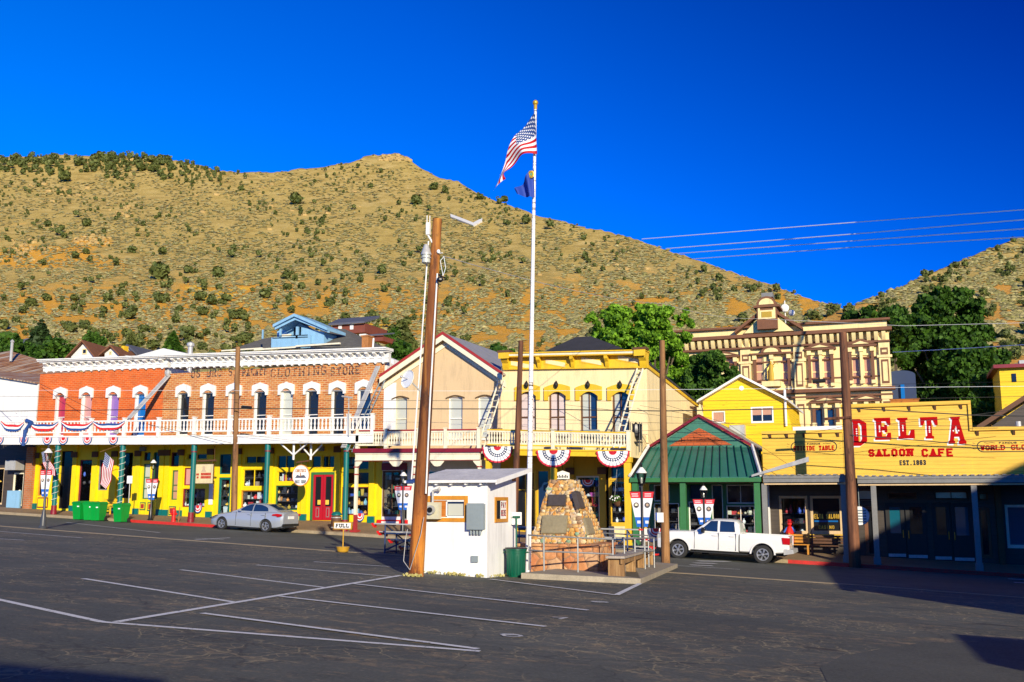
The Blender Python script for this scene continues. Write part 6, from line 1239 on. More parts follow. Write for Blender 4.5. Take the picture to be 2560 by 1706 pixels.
for py in (841, 846): a = f(682, py); c = f(770, py-3); m.tube((a[0], yB-.05, a[1]), (c[0], yB-.05, c[1]), .03)
m.build('railing', 'black_paint', bb)
m = MB(); tq = lambda px, py, y: (P(px, py, y)[0], y, P(px, py, y)[1])
for q4 in ([tq(776, 865, yB-.3), tq(905, 867, yB-.3), tq(862, 823, yB+5), tq(806, 820, yB+5)], [tq(580, 873, yB+1), tq(676, 873, yB+1), tq(684, 842, yB+5), tq(655, 848, yB+5)], [tq(905, 867, yB-.3), tq(960, 868, yB+6), tq(920, 850, yB+6), tq(862, 823, yB+5)]): m.hexa([(x, y, z-.12) for x, y, z in q4]+q4)
m.build('hip_roof', 'shingle', bb)
m = MB(); m.box(f(580, 0)[0], f(676, 0)[0], yB+.8, yB+1, f(600, 872)[1], f(600, 868.5)[1], 0); m.box(f(672, 0)[0], f(776, 0)[0], yB-.1, yB-.01, f(700, 873)[1], f(700, 869)[1], 0); m.box(f(776.5, 0)[0], f(880, 0)[0], yB-.5, yB-.31, f(820, 865)[1], f(820, 861)[1], 0); m.box(f(590, 0)[0], f(900, 0)[0], yB+1.1, yB+7, f(700, 890)[1], f(700, 869)[1]-.1, 1); m.build('eaves', ['cream_trim', 'blue_house'], bb)
# barn red house up the slope, shed and chimney
yR = 85.0; f = pxy(yR)
br_ = root('barn_red_house', (f(870, 830)[0], yR, f(870, 845)[1]), 'long dark red house with a slate blue roof high on the slope', 'house', 'houses on the slope behind the street')
a = rect(830, 912, 811, 834, yR); m = MB(); m.box(a[0], a[1], yR, yR+7, a[2], a[3]); m.build('wall', 'barn_red', br_)
m = MB(); t0, t1 = f(800, 796), f(914, 800); e0, e1 = f(826, 811), f(916, 812); m.hexa([(e0[0], yR-.6, e0[1]-.3), (e1[0], yR-.6, e0[1]-.3), (e1[0], yR+4, e0[1]+1.2), (e0[0]-1, yR+4, e0[1]+1.2), (e0[0], yR-.6, e0[1]), (e1[0], yR-.6, e0[1]), (e1[0], yR+4, e0[1]+1.6), (e0[0]-1, yR+4, e0[1]+1.6)]); m.build('roof', 'slate_blue', br_)
for p in (846, 875): a = rect(p, p+8, 812, 824, yR-.1); m = MB(); m.box(a[0], a[1], yR-.12, yR-.002, a[2], a[3]); m.build('window', 'white_paint', br_)
m = MB(); a = rect(856, 914, 832, 840, yR-2); m.box(a[0], a[1], yR-2, yR-.002, a[2], a[2]+.2)
for i in range(5): xx = a[0]+(a[1]-a[0])*i/4; m.box(xx-.08, xx+.08, yR-2, yR-1.85, a[2]-1.6, a[2]); 
m.build('deck', 'white_paint', br_)
bs_ = root('brick_shed', (f(935, 850)[0], yR-3, f(935, 856)[1]), 'small brick shed with a dark blue roof right of the barn red house', 'shed', 'houses on the slope behind the street')
m = MB(); a = rect(936, 957, 841, 853, yR-3); m.box(a[0], a[1], yR-3, yR+2, a[2], a[3]); m.build('wall', 'barn_red', bs_); m = MB(); a = rect(915, 962, 829, 841, yR-3); m.hexa([(a[0], yR-3.5, a[2]), (a[1], yR-3.5, a[2]), (a[1], yR, a[3]), (a[0], yR, a[3]), (a[0], yR-3.5, a[2]+.2), (a[1], yR-3.5, a[2]+.2), (a[1], yR, a[3]+.2), (a[0], yR, a[3]+.2)]); m.build('roof', 'slate_blue', bs_)
m = MB(); a = rect(904, 921, 839, 866, 20); m.box(a[0]+.02, a[1]-.02, 20, 20.8, a[2]-2, a[3]-.1); m.box(a[0]-.03, a[1]+.03, 19.95, 20.85, a[3]-.1, a[3]); tag(m.build('brick_chimney', 'adobe'), 'stout orange brick chimney at the right end of the blue house roof', 'chimney')
m = MB(); a, c = P(931, 866, 19), P(934, 846, 19); m.tube((a[0], 19, a[1]-1), (c[0], 19, c[1]), .07); tag(m.build('vent_pipe_stack', 'white_paint'), 'thin leaning white vent pipe beside the orange chimney', 'pipe')
m = MB(); p0, p1, p2 = P(970, 905, FY+5), P(972, 892, FY+5), P(1003, 905, FY+5); m.prism([(p0[0], p0[1]-2), (p2[0], p2[1]-2), p2, p1, p0], FY+4, FY+5); tag(m.build('canvas_roof', 'chalk_white'), 'scrap of white roof between the brick building and the tan gable', 'roof')
# house at the right edge, far roof at left, water tank and fence right of the courthouse
yQ = 34.0; f = pxy(yQ); bq = root('ochre_house', (f(2500, 950)[0], yQ, 0), 'yellow house with a dark red roof edge among the trees at the right edge', 'house', 'houses on the slope behind the street')
a = rect(2500, 2700, 918, 990, yQ); m = MB(); m.box(a[0], a[1], yQ, yQ+6, a[2]-3, a[3]); m.build('wall', 'clap_yellow', bq); m = MB(); m.box(a[0]-.4, a[1], yQ-.5, yQ+6.2, a[3]+.001, a[3]+.25); m.build('roof', 'burgundy', bq); m = MB(); a = rect(2530, 2541, 934, 955, yQ-.1); m.box(a[0], a[1], yQ-.06, yQ-.002, a[2], a[3]); m.build('window', 'dark_pane', bq)
m = MB(); a = rect(2552, 2575, 896, 912, yQ); m.box(a[0], a[1], yQ+1, yQ+2, a[2]-.5, a[3]); m.build('chimney', 'galvanised', bq)
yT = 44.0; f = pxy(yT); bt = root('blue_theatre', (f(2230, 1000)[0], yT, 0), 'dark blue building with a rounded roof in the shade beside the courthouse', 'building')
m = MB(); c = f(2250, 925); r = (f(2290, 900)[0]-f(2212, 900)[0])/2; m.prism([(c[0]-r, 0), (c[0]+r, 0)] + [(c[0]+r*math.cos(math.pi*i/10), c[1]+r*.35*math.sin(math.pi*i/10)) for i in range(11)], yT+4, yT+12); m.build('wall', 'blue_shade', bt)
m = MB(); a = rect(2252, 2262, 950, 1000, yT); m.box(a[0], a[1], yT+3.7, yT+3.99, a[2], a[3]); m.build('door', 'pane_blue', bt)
m = MB(); a = rect(2226, 2298, 1000, 1016, 24); m.box(a[0], a[1], 24, 24.12, a[2]-1, a[3]); m.box(a[0]-.05, a[1]+.05, 23.97, 24.15, a[3]+.001, a[3]+.08); tag(m.build('board_fence', 'orange_board'), 'orange board fence just above the big saloon sign', 'fence')
m = MB(); a = rect(1982, 2107, 1066, 1078, 8); m.box(a[0], a[1], 8, 12, a[2], a[3]); m.box(a[0]+1.0, a[0]+1.2, 8.2, 8.4, a[2]-3, a[2]); m.box(a[1]-1.4, a[1]-1.2, 8.2, 8.4, a[2]-3, a[2]); tag(m.build('flat_canopy', 'white_paint'), 'flat white canopy roof behind the left end of the saloon sign', 'canopy')
m = MB(); p0, p1, p2 = P(0, 862, 50), P(75, 845, 50), P(-60, 870, 50); m.prism([(p2[0], p2[1]-2), (P(95, 860, 50)[0], p2[1]-2), (P(95, 860, 50)[0], P(95, 858, 50)[1]), p1, (p2[0], p2[1])], 50, 56); tag(m.build('dark_roof', 'slate_blue'), 'dark slate roof showing above the trees at the far left', 'roof')
# ================================================================ TICKET BOOTH
bx, by, _ = G(1217, 1445)                      # nearest corner
xk_ = G(1219, 1446); bxl = bx-2.05; bd = 2.05
def zfl(x, y): return gz(x, y)
z0b = min(gz(bx, by), gz(bx, by+bd))-.15
ztop = P(1219, 1205, by)[1]; zback = PXP(1284, 1190, bx)[1] if False else ztop+.30
booth = root('ticket_booth', (bx-1, by+1, gz(bx, by)), 'small white parking booth with a shed roof and orange framed windows', 'booth')
wf = rect(1068, 1170, 1240, 1305, by); wf = (wf[0], wf[1], wf[2], wf[3])
fy0, _t = PXP(1236, 1270, bx); fy1, _t = PXP(1268, 1270, bx); zs0 = PXP(1236, 1307, bx)[1]; zs1 = PXP(1236, 1243, bx)[1]
wb = MB(); wall(wb, bxl, bx, z0b, ztop, [(wf[0]+.12, wf[1]-.12, wf[2]+.12, wf[3]-.12)], by, .10)
wb.prismx([(by+.001, z0b), (by+bd, z0b), (by+bd, zback), (by+.001, ztop)], bx-.08, bx); wb.prismx([(by+.101, z0b), (by+bd, z0b), (by+bd, zback), (by+.101, ztop)], bxl, bxl+.08); wb.box(bxl+.081, bx-.081, by+bd-.08, by+bd-.001, z0b, zback-.02)
wb.box(bx-.05, bx+.012, by-.012, by+.05, z0b, ztop)
wb.build('wall', 'booth_white', booth)
m = MB(); y0, y1 = by-.22, by+bd+.30; x0, x1 = bxl-.2, bx+.32; sl_ = (zback-ztop)/bd; zr = lambda y: ztop+.03+sl_*(y-by)
m.hexa([(x0, y0, zr(y0)), (x1, y0, zr(y0)), (x1, y1, zr(y1)), (x0, y1, zr(y1)), (x0, y0, zr(y0)+.035), (x1, y0, zr(y0)+.035), (x1, y1, zr(y1)+.035), (x0, y1, zr(y1)+.035)], 0)
m.hexa([(x1+.001, y0, zr(y0)-.07), (x1+.03, y0, zr(y0)-.07), (x1+.03, y1, zr(y1)-.07), (x1+.001, y1, zr(y1)-.07), (x1+.001, y0, zr(y0)+.05), (x1+.03, y0, zr(y0)+.05), (x1+.03, y1, zr(y1)+.05), (x1+.001, y1, zr(y1)+.05)], 1)
m.box(x0, x1+.03, y0-.025, y0-.001, zr(y0)-.02, zr(y0)+.045, 1)
m.build('roof', ['pale_roof', 'booth_white'], booth)
for i in range(5): m = MB(); xx = bxl+.25+i*.42; m.box(xx-.025, xx+.025, by-.17, by-.001, ztop-.08, ztop-.001); m.build('rafter_end', 'booth_white', booth)
m = MB(); e = .10; a = wf; m.box(a[0], a[1], by-.025, by-.001, a[3]-e, a[3]); m.box(a[0], a[1], by-.025, by-.001, a[2], a[2]+e); m.box(a[0], a[0]+e, by-.025, by-.001, a[2]+e, a[3]-e); m.box(a[1]-e, a[1], by-.025, by-.001, a[2]+e, a[3]-e)
xm = a[0]+(a[1]-a[0])*.46; fw_ = m.build('window_frame', 'orange_trim', booth)
m = MB(); m.box(a[0]+e+.02, xm, by+.02, by+.05, a[2]+e+.02, a[3]-e-.02); m.build('boarded_panel', 'orange_board', booth)
m = MB(); m.box(xm+.001, xm+.03, by+.005, by+.06, a[2]+e+.02, a[3]-e-.02); m.box(xm, a[1]-e-.02, by+.005, by+.06, a[2]+e+.02, a[2]+e+.05); m.box(xm, a[1]-e-.02, by+.005, by+.06, a[3]-e-.05, a[3]-e-.02); m.build('sliding_sash', 'booth_white', booth)
m = MB(); m.box(xm+.03, a[1]-e-.02, by+.04, by+.05, a[2]+e+.05, a[3]-e-.05); m.build('pane', 'pane_navy', booth); m = MB(); m.box(xm+.05, a[1]-e-.05, by+.028, by+.034, a[2]+e+.06, a[2]+e+.36); m.build('notice', 'pane_blind', booth)
m = MB(); m.box(bx+.001, bx+.03, fy0, fy1, zs1-.09, zs1); m.box(bx+.001, bx+.03, fy0, fy1, zs0, zs0+.09); m.box(bx+.001, bx+.03, fy0, fy0+.10, zs0+.09, zs1-.09); m.box(bx+.001, bx+.03, fy1-.10, fy1, zs0+.09, zs1-.09); m.build('side_window_frame', 'orange_trim', booth)
ym = (fy0+fy1)/2-.05; m = MB(); m.box(bx+.001, bx+.008, fy0+.10, ym, zs0+.09, zs1-.09, 0); m.box(bx+.001, bx+.014, ym, fy1-.1, zs0+.09, zs1-.09, 1)
for j, t in enumerate(('PAY', 'HERE')):
    for qd in stroke_quads(t, (fy1-.1-ym)*.86, (zs1-zs0-.26)*.42, .035, .25):
        zc0 = zs1-.12-(zs1-zs0-.26)*(.44+.52*j); pts = [(ym+.03+u, zc0+v) for u, v in qd]; vs = [(bx+.016, a_, b_) for a_, b_ in pts]; m.add(vs, [(0, 1, 2, 3)], 2)
m.build('side_pane', ['dark_pane', 'letter_white', 'letter_red'], booth, solid=False)
m = MB(); a = rect(1172, 1212, 1260, 1323, by-.06); m.box(a[0], a[1], by-.16, by-.001, a[2], a[3]); m.box(a[0]-.015, a[1]+.015, by-.175, by-.161, a[2]-.015, a[3]+.015)
for i in range(4): xx = a[0]+.07+i*.085; m.tube((xx, by-.08, a[2]), (xx, by-.08, a[2]-.14), .032)
m.build('electric_cabinet', 'box_grey', booth)
m = MB(); a = rect(1180, 1196, 1390, 1406, by); m.box(a[0], a[1], by-.06, by-.001, a[2], a[3]); m.build('outlet_box', 'box_grey', booth)
m = MB(); a = rect(1064, 1098, 1256, 1298, by-.2); m.box(a[0], a[1], by-.24, by-.06, a[2], a[3], 0); c = ((a[0]+a[1])/2, (a[2]+a[3])/2+.02); m.lathe([(.115, -.10), (.115, -.02), (.09, 0)], (c[0], by-.24, c[1]), 14, 1, 'y'); m.lathe([(.07, -.13), (.07, -.10)], (c[0], by-.24, c[1]), 12, 2, 'y')
p = P(1098, 1224, by-.15); m.tube((c[0]-.02, by-.15, a[3]), (c[0]-.02, by-.15, p[1]-.03), .03, .03, 8, 1); m.ball((p[0], by-.15, p[1]), .05, .05, .06, 8, 1); m.tube((c[0]-.02, by-.15, p[1]-.04), (p[0], by-.15, p[1]), .03, .03, 8, 1)
m.build('electric_meter', ['meter_cream', 'galvanised', 'dark_pane'], booth)
m = MB(); m.box(bx+.01, bx+.05, by+bd-.3, by+bd-.15, ztop+.05, ztop+.2); m.build('corner_fitting', 'adobe', booth)

# ================================================================ BIG UTILITY POLE AND ITS FITTINGS
ux, uy, uz = G(1039, 1441); top = P(1093.5, 548, uy); topv = Vector((top[0], uy, top[1])); basev = Vector((ux, uy, uz-.1)); ax_ = topv-basev
pol = root('utility_pole', tuple(basev), 'huge orange brown wooden utility pole standing against the white booth', 'utility pole', 'utility poles')
def up(t, dx=0, dy=0): v = basev+ax_*t; return (v.x+dx, v.y+dy, v.z)
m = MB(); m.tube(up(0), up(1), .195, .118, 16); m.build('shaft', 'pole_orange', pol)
def tt(py): return (1441-py)/(1441-548)
m = MB(); m.path([up(tt(605), -.19, -.05), up(tt(900), -.21, -.06), up(tt(1200), -.24, -.08)], .020); m.build('white_conduit', 'white_paint', pol)
m = MB(); m.path([up(tt(692), .15, -.12), up(tt(1000), .17, -.14), up(tt(1235), .22, -.16)], .022); m.build('white_conduit', 'chalk_white', pol)
m = MB(); m.path([up(tt(1320), -.28, -.05), up(tt(1340), -.29, -.1), up(tt(1395), -.27, -.18), up(tt(1415), -.05, -.24), up(tt(1330), .2, -.26), up(tt(1290), .25, -.25)], .009); m.build('loose_cable', 'galvanised', pol)
m = MB(); q_ = up(tt(640), -.17, -.18); m.lathe([(.05, .24), (.07, .20), (.12, .04), (.135, 0), (.135, -.04)], q_, 14, 0); m.lathe([(.11, -.04), (.11, -.24), (.06, -.27)], q_, 14, 1); m.lathe([(.135, -.11), (.135, -.13)], q_, 14, 0); m.build('area_light', ['galvanised', 'pane_blind'], pol)
m = MB(); q_ = up(tt(600), -.16, -.12); m.box(q_[0]-.06, q_[0]+.04, q_[1]-.04, q_[1]+.04, q_[2]+.1, q_[2]+.42); m.tube((q_[0]-.05, q_[1], q_[2]+.42), (q_[0]-.05, q_[1], q_[2]+.62), .012); m.tube((q_[0]+.03, q_[1], q_[2]+.42), (q_[0]+.03, q_[1], q_[2]+.60), .012); m.tube((q_[0]-.02, q_[1], q_[2]+.1), (q_[0]+.10, q_[1]+.04, q_[2]-.12), .025); m.build('antenna', 'white_paint', pol)
m = MB(); q_ = up(tt(640), .14, -.1); m.lathe([(.03, 0), (.05, .04), (.03, .09)], q_, 8); m.tube(up(tt(640), .1, -.05), up(tt(640), .25, -.1), .012); q2 = up(tt(650), .30, -.1); m.path([q2, (q2[0]+.05, q2[1], q2[2]-.3), (q2[0]-.02, q2[1], q2[2]-.5), (q2[0]-.1, q2[1], q2[2]-.1), q2], .008, 4); m.build('insulator', 'cable_pale', pol)
m = MB(); q_ = up(tt(705), .24, -.12); m.path([up(tt(692), .14, -.1), (q_[0], q_[1], q_[2]+.05), (q_[0]+.15, q_[1], q_[2])], .02); m.ball((q_[0]+.02, q_[1]-.06, q_[2]-.05), .09, .09, .07); m.build('flood_light', 'black_paint', pol)
dsh = root('satellite_dish', up(tt(985), -.2, -.2), 'white round satellite dish on an arm to the left of the big pole', 'satellite dish')
dcx, dcz = P(1019, 948, uy-.3); m = MB(); nrm = Vector((-.40, -.88, .22)).normalized(); uu = nrm.orthogonal().normalized(); ww = nrm.cross(uu); vs = []; R_ = .235
for j, (r, d) in enumerate(((0.01, .05), (.5, .035), (.8, .015), (1, -.012))):
    for i in range(16): t = 2*math.pi*i/16; v = Vector((dcx, uy-.3, dcz))+(uu*math.cos(t)+ww*math.sin(t))*R_*r-nrm*d; vs.append(v)
m.add(vs, [(j*16+i, j*16+(i+1) % 16, (j+1)*16+(i+1) % 16, (j+1)*16+i) for j in range(3) for i in range(16)]+[tuple(range(16))]); m.add([v-nrm*.02 for v in vs[48:]], [tuple(range(16))]); m.build('reflector', 'letter_white', dsh, solid=False)
m = MB(); pc = Vector((dcx, uy-.3, dcz)); m.tube(pc-nrm*.05, up(tt(985), -.15, -.05), .02); m.tube(pc+nrm*.2, pc-nrm*.02, .012); m.ball(pc+nrm*.2, .035); m.tube(up(tt(970), -.15, -.05), up(tt(1000), -.14, -.05), .03); m.build('arm', 'galvanised', dsh)

# other wooden poles
def pole(base, topp, r0, r1, mat, label, extra=None):
    (bx_, by_, bz_), (tx, ty) = base, topp; t = P(tx, ty, by_); p = root('utility_pole', (bx_, by_, bz_-.1), label, 'utility pole', 'utility poles'); m = MB(); m.tube((bx_, by_, bz_-.1), (t[0], by_, t[1]), r0, r1, 12); m.build('shaft', mat, p)
    return p, (t[0], by_, t[1])
x_ = P(578, 1300, .05)[0]; pA, tA = pole((x_, .30, walk(x_, .05)), (595, 868), .17, .13, 'pole_brown', 'brown wooden utility pole at the kerb in front of the old brick building')
x_ = P(1289, 1330, .0)[0]; pB, tB = pole((x_, -.3, gz(x_, 0)), (1302.5, 852), .16, .12, 'pole_dark', 'dark wooden pole rising between the booth and the white flagpole')
g_ = G(1664, 1417); pC, tC = pole(g_, (1655, 852), .165, .10, 'pole_brown', 'tall brown pole with a white notice standing by the front wheel of the pickup')
x_ = P(2137, 1398, -.1)[0]; pD, tD = pole((x_, -.12, gz(x_, 0)), (2107, 832), .25, .17, 'pole_dark', 'thick reddish brown pole in front of the saloon sign')
m = MB(); a = rect(1643, 1659, 1282, 1306, g_[1]-.16); m.box(a[0], a[1], g_[1]-.175, g_[1]-.150, a[2], a[3]); m.build('notice', 'letter_white', pC)
def crossarm(p, x0, x1, py, y, name='crossarm', pyr=None): a0, a1 = P(x0, py, y), P(x1, pyr or py, y); m = MB(); m.tube((a0[0], y, a0[1]), (a1[0], y, a1[1]), .06, .06, 6); m.build(name, 'pole_dark', p)
crossarm(pD, 2062, 2128, 1048, -.35, 'crossarm', 1044)
m = MB(); a, c = P(2031, 954, -.2), P(2064, 952, -.2); m.tube((a[0], -.2, a[1]), (c[0], -.2, c[1]), .09, .09, 8); m.build('splice_case', 'cable_black', pD)
m = MB(); a, c = P(605, 1018, -.1), P(628, 1020, -.1); m.tube((a[0], -.1, a[1]), (c[0], -.1, c[1]), .09, .09, 8); m.build('splice_case', 'cable_black', pA)
m = MB(); a, c = P(855, 991, .1), P(881, 995, .1); m.tube((a[0], .1, a[1]), (c[0], .1, c[1]), .05, .05, 6); c2, c3 = P(872, 995, .1), P(873, 1042, .1); m.tube((c2[0], .1, c2[1]), (c3[0], .1, c3[1]-1), .03); tag(m.build('balcony_lamp', 'galvanised'), 'thin T shaped lamp standard standing on the white balcony', 'lamp')

# ================================================================ FLAGPOLE AND FLAGS
fx, fy, fz = G(1320, 1432); ft = P(1338.5, 270, fy); fp = root('flagpole', (fx, fy, fz), 'tall white flagpole with peeling paint and a brass ball on top', 'flagpole')
fm2, fnt2, fbs2 = nodes('peeling_white'); tc_v = coords(fnt2); gn = noise(fnt2, coords(fnt2, (.4, .4, 7)), 1.6, 5, .8); sx3 = fnt2.nodes.new('ShaderNodeSeparateXYZ'); fnt2.links.new(tc_v, sx3.inputs[0])
zr_ = ramp(fnt2, math_(fnt2, 'DIVIDE', sx3.outputs[2], 14), [(.20, (0, 0, 0)), (.24, (1, 1, 1)), (.40, (1, 1, 1)), (.44, (.25, .25, .25)), (.68, (.2, .2, .2)), (.75, (.8, .8, .8)), (.9, (.8, .8, .8))])
pf = math_(fnt2, 'MULTIPLY', ramp(fnt2, gn, [(.53, (0, 0, 0)), (.57, (1, 1, 1))]), zr_); fnt2.links.new(mixc(fnt2, pf, (.82, .82, .80), (.10, .07, .05)), fbs2.inputs['Base Color']); M['peeling_white'] = fm2
m = MB(); m.tube((fx, fy, fz), (ft[0], fy, ft[1]), .082, .040, 14); m.build('shaft', 'peeling_white', fp)
m = MB(); m.ball((ft[0], fy, ft[1]+.16), .085, n=14); m.tube((ft[0], fy, ft[1]-.05), (ft[0], fy, ft[1]+.1), .05, .05, 10); m.build('finial', 'gold', fp)
def flagmat():
    m, nt, bs = nodes('stars_and_stripes'); uv = nt.nodes.new('ShaderNodeUVMap'); sp = nt.nodes.new('ShaderNodeSeparateXYZ'); nt.links.new(uv.outputs[0], sp.inputs[0]); u, v = sp.outputs[0], sp.outputs[1]
    st = math_(nt, 'LESS_THAN', math_(nt, 'MODULO', math_(nt, 'FLOOR', math_(nt, 'MULTIPLY', v, 12.999)), 2), .5)   # v = 0 is the top edge
    can = math_(nt, 'MULTIPLY', math_(nt, 'LESS_THAN', u, .40), math_(nt, 'LESS_THAN', v, .538))
    su = math_(nt, 'MULTIPLY', u, 27.5); sv = math_(nt, 'MULTIPLY', v, 18.6)         # staggered star rows
    chk = math_(nt, 'LESS_THAN', math_(nt, 'MODULO', math_(nt, 'ADD', math_(nt, 'FLOOR', su), math_(nt, 'FLOOR', sv)), 2), .5)
    du = math_(nt, 'SUBTRACT', math_(nt, 'FRACT', su), .5); dv = math_(nt, 'SUBTRACT', math_(nt, 'FRACT', sv), .5)
    d = math_(nt, 'ADD', math_(nt, 'MULTIPLY', du, du), math_(nt, 'MULTIPLY', dv, dv)); star = math_(nt, 'MULTIPLY', math_(nt, 'LESS_THAN', d, .15), chk)
    c = mixc(nt, st, (.88, .88, .88), (.50, .0, .006)); c = mixc(nt, can, c, mixc(nt, star, (.02, .06, .22), (.85, .85, .85))); nt.links.new(c, bs.inputs['Base Color']); bs.inputs['Roughness'].default_value = .7
    t = nt.nodes.new('ShaderNodeBsdfTranslucent'); nt.links.new(c, t.inputs[0]); mx = nt.nodes.new('ShaderNodeMixShader'); mx.inputs[0].default_value = .12; nt.links.new(bs.outputs[0], mx.inputs[1]); nt.links.new(t.outputs[0], mx.inputs[2]); nt.links.new(mx.outputs[0], nt.nodes['Material Output'].inputs[0]); M['stars_and_stripes'] = m
flagmat()
def spline(pts, t):
    n = len(pts)-1; s = min(t*n, n-1e-6); i = int(s); f = s-i; p = [pts[max(0, i-1)], pts[i], pts[i+1], pts[min(n, i+2)]]
    return tuple(.5*((2*b)+(c-a)*f+(2*a-5*b+4*c-d)*f*f+(3*b-a-3*c+d)*f**3) for a, b, c, d in zip(*p))
def cloth(name, topc, botc, y, mat, wave, amp, nu=36, nv=20, parent=None, phase=0, fold=0):
    """cloth between a top edge and a bottom edge given in photograph pixels, standing at depth y, with folds of depth amp"""
    m = MB(); m.uv = []
    for j in range(nv+1):
        for i in range(nu+1):
            u, v = i/nu, j/nv; a, b = spline(topc, u), spline(botc, u); px, py = a[0]+(b[0]-a[0])*v, a[1]+(b[1]-a[1])*v; yy = y+amp*math.sin(wave*u*6.28+v*2.2+phase)*min(1, u*3)-.02
            x, z = P(px, py, y); m.v.append((x, yy, z)); fo = fold*max(0, min(1, (u-.38)/.3)); m.uv.append((u, fo+(1-fo)*v))
    for j in range(nv):
        for i in range(nu): a = j*(nu+1)+i; m.f.append([a, a+1, a+nu+2, a+nu+1]); m.m.append(0)
    return m.build(name, mat, parent, solid=False, angle=80)
def z4(x, y): return (1020+x*.3571, 240+y*.3571)
f1 = cloth('national_flag', [z4(*p) for p in ((892, 112), (820, 200), (765, 285), (700, 400), (650, 510), (606, 678))], [z4(*p) for p in ((905, 408), (860, 408), (785, 430), (715, 490), (685, 545), (690, 585))], fy-.12, 'stars_and_stripes', 1.6, .16, fold=.56)
tag(f1, 'large stars and stripes flag hanging from the top of the tall flagpole', 'flag')
f2 = cloth('state_flag', [z4(*p) for p in ((882, 505), (850, 545), (800, 610), (755, 655))], [z4(*p) for p in ((888, 715), (850, 708), (795, 700), (762, 692))], fy-.1, 'navy_flag', 1.8, .12, 16, 10)
tag(f2, 'blue state flag hanging below the big stars and stripes', 'flag')
m = MB(); c = z4(866, 550)
for i in range(9):
    t = 2*math.pi*i/9; p = P(c[0]+4.6*math.cos(t)-1.5, c[1]+6*math.sin(t), fy-.16); m.ball((p[0], fy-.17, p[1]), .05, .015, .05, 6, 0)
p = P(c[0]-1, c[1], fy-.17); m.ball((p[0], fy-.17, p[1]), .05, .015, .07, 8, 1); m.build('emblem', ['gold', 'goods_04'], f2)

# ================================================================ FIELDSTONE MONUMENT ON ITS PAD
pc = [G(1300, 1449, .02), G(1602, 1461, .0), G(1694, 1417, .0)]
pX0, pY0 = pc[0][0]-.5, pc[0][1]; a1_ = G(1602, 1461); a2_ = G(1694, 1420)
padz = .14
pad = [(G(1303, 1447)[0], G(1303, 1447)[1]), (a1_[0], a1_[1]), (a2_[0], a2_[1]), (a2_[0]-7.6, a2_[1]+.6), (G(1303, 1447)[0]-.2, a2_[1]+.7)]
m = MB(); m.v = [(x, y, gz(x, y)-.1) for x, y in pad]+[(x, y, gz(x, y)+padz) for x, y in pad]; n = len(pad); m.f = [list(range(n))[::-1], list(range(n, 2*n))]+[[i, (i+1) % n, (i+1) % n+n, i+n] for i in range(n)]; m.m = [0]*(n+2)
tag(m.build('concrete_pad', 'concrete', org=(0, 0, 0)), kind='structure')
mon = root('stone_monument', (G(1400, 1430, padz)[0], G(1400, 1430, padz)[1]+1, G(1400, 1430, padz)[2]), 'tapering fieldstone monument with bronze plaques on an orange stone base', 'monument')
c1 = G(1494, 1429, padz); myf = c1[1]; zb_ = c1[2]-.1; xr = c1[0]; xl = P(1288, 1400, myf)[0]; ztb = P(1400, 1367, myf)[1]
yb1, _ = PXP(1539, 1385, xr); yb1 = max(yb1, myf+1.0); yb1 = min(yb1, myf+3.2)
m = MB(); m.box(xl, xr, myf, yb1, zb_, ztb); m.box(xl-.04, xr+.05, myf-.05, yb1+.04, ztb+.001, ztb+.07); m.build('base', 'slabstone', mon)
mf = myf+.45; fbl = P(1325, 1358, mf)[0]; fbr = P(1468, 1356, mf)[0]; topz = P(1400, 1201, mf+.7)[1]; ftl, ftr = P(1375, 1202, mf+.7)[0], P(1430, 1202, mf+.7)[0]; mb_ = mf+2.0
yt0 = mf+.70; yt1 = mf+1.35; zB = ztb+.071
rng_ = random.Random(4); m = MB(); K = 9; rings = []
for j in range(K+1):
    t = j/K; xa_, xb_, ya_, yb_2 = fbl+(ftl-fbl)*t, fbr+(ftr-fbr)*t, mf+(yt0-mf)*t, mb_+(yt1-mb_)*t; z = zB+(topz-zB)*t; ring = []
    for (p, q) in (((xa_, ya_), (xb_, ya_)), ((xb_, ya_), (xb_, yb_2)), ((xb_, yb_2), (xa_, yb_2)), ((xa_, yb_2), (xa_, ya_))):
        for i in range(6): s = i/6; jt = .022 if j not in (0,) else 0; ring.append((p[0]+(q[0]-p[0])*s+rng_.uniform(-jt, jt), p[1]+(q[1]-p[1])*s+rng_.uniform(-jt, jt), z+(rng_.uniform(-.03, .03) if 0 < j else 0)))
    rings.append(ring); m.v += ring
for j in range(K):
    for i in range(24): a = j*24+i; b_ = j*24+(i+1) % 24; m.f.append([a, b_, b_+24, a+24]); m.m.append(0)
m.f.append(list(range(K*24, K*24+24))); m.m.append(0)
fsm = ['fieldstone']
for i, c in enumerate([(.66, .42, .16), (.70, .54, .30), (.52, .25, .06), (.64, .38, .10), (.32, .20, .11), (.76, .64, .42), (.22, .36, .24), (.68, .30, .07), (.56, .44, .26)]): paint('stone_%d' % i, c, .75, .3, scale=6, fine=25, bmp=.5); fsm.append('stone_%d' % i)
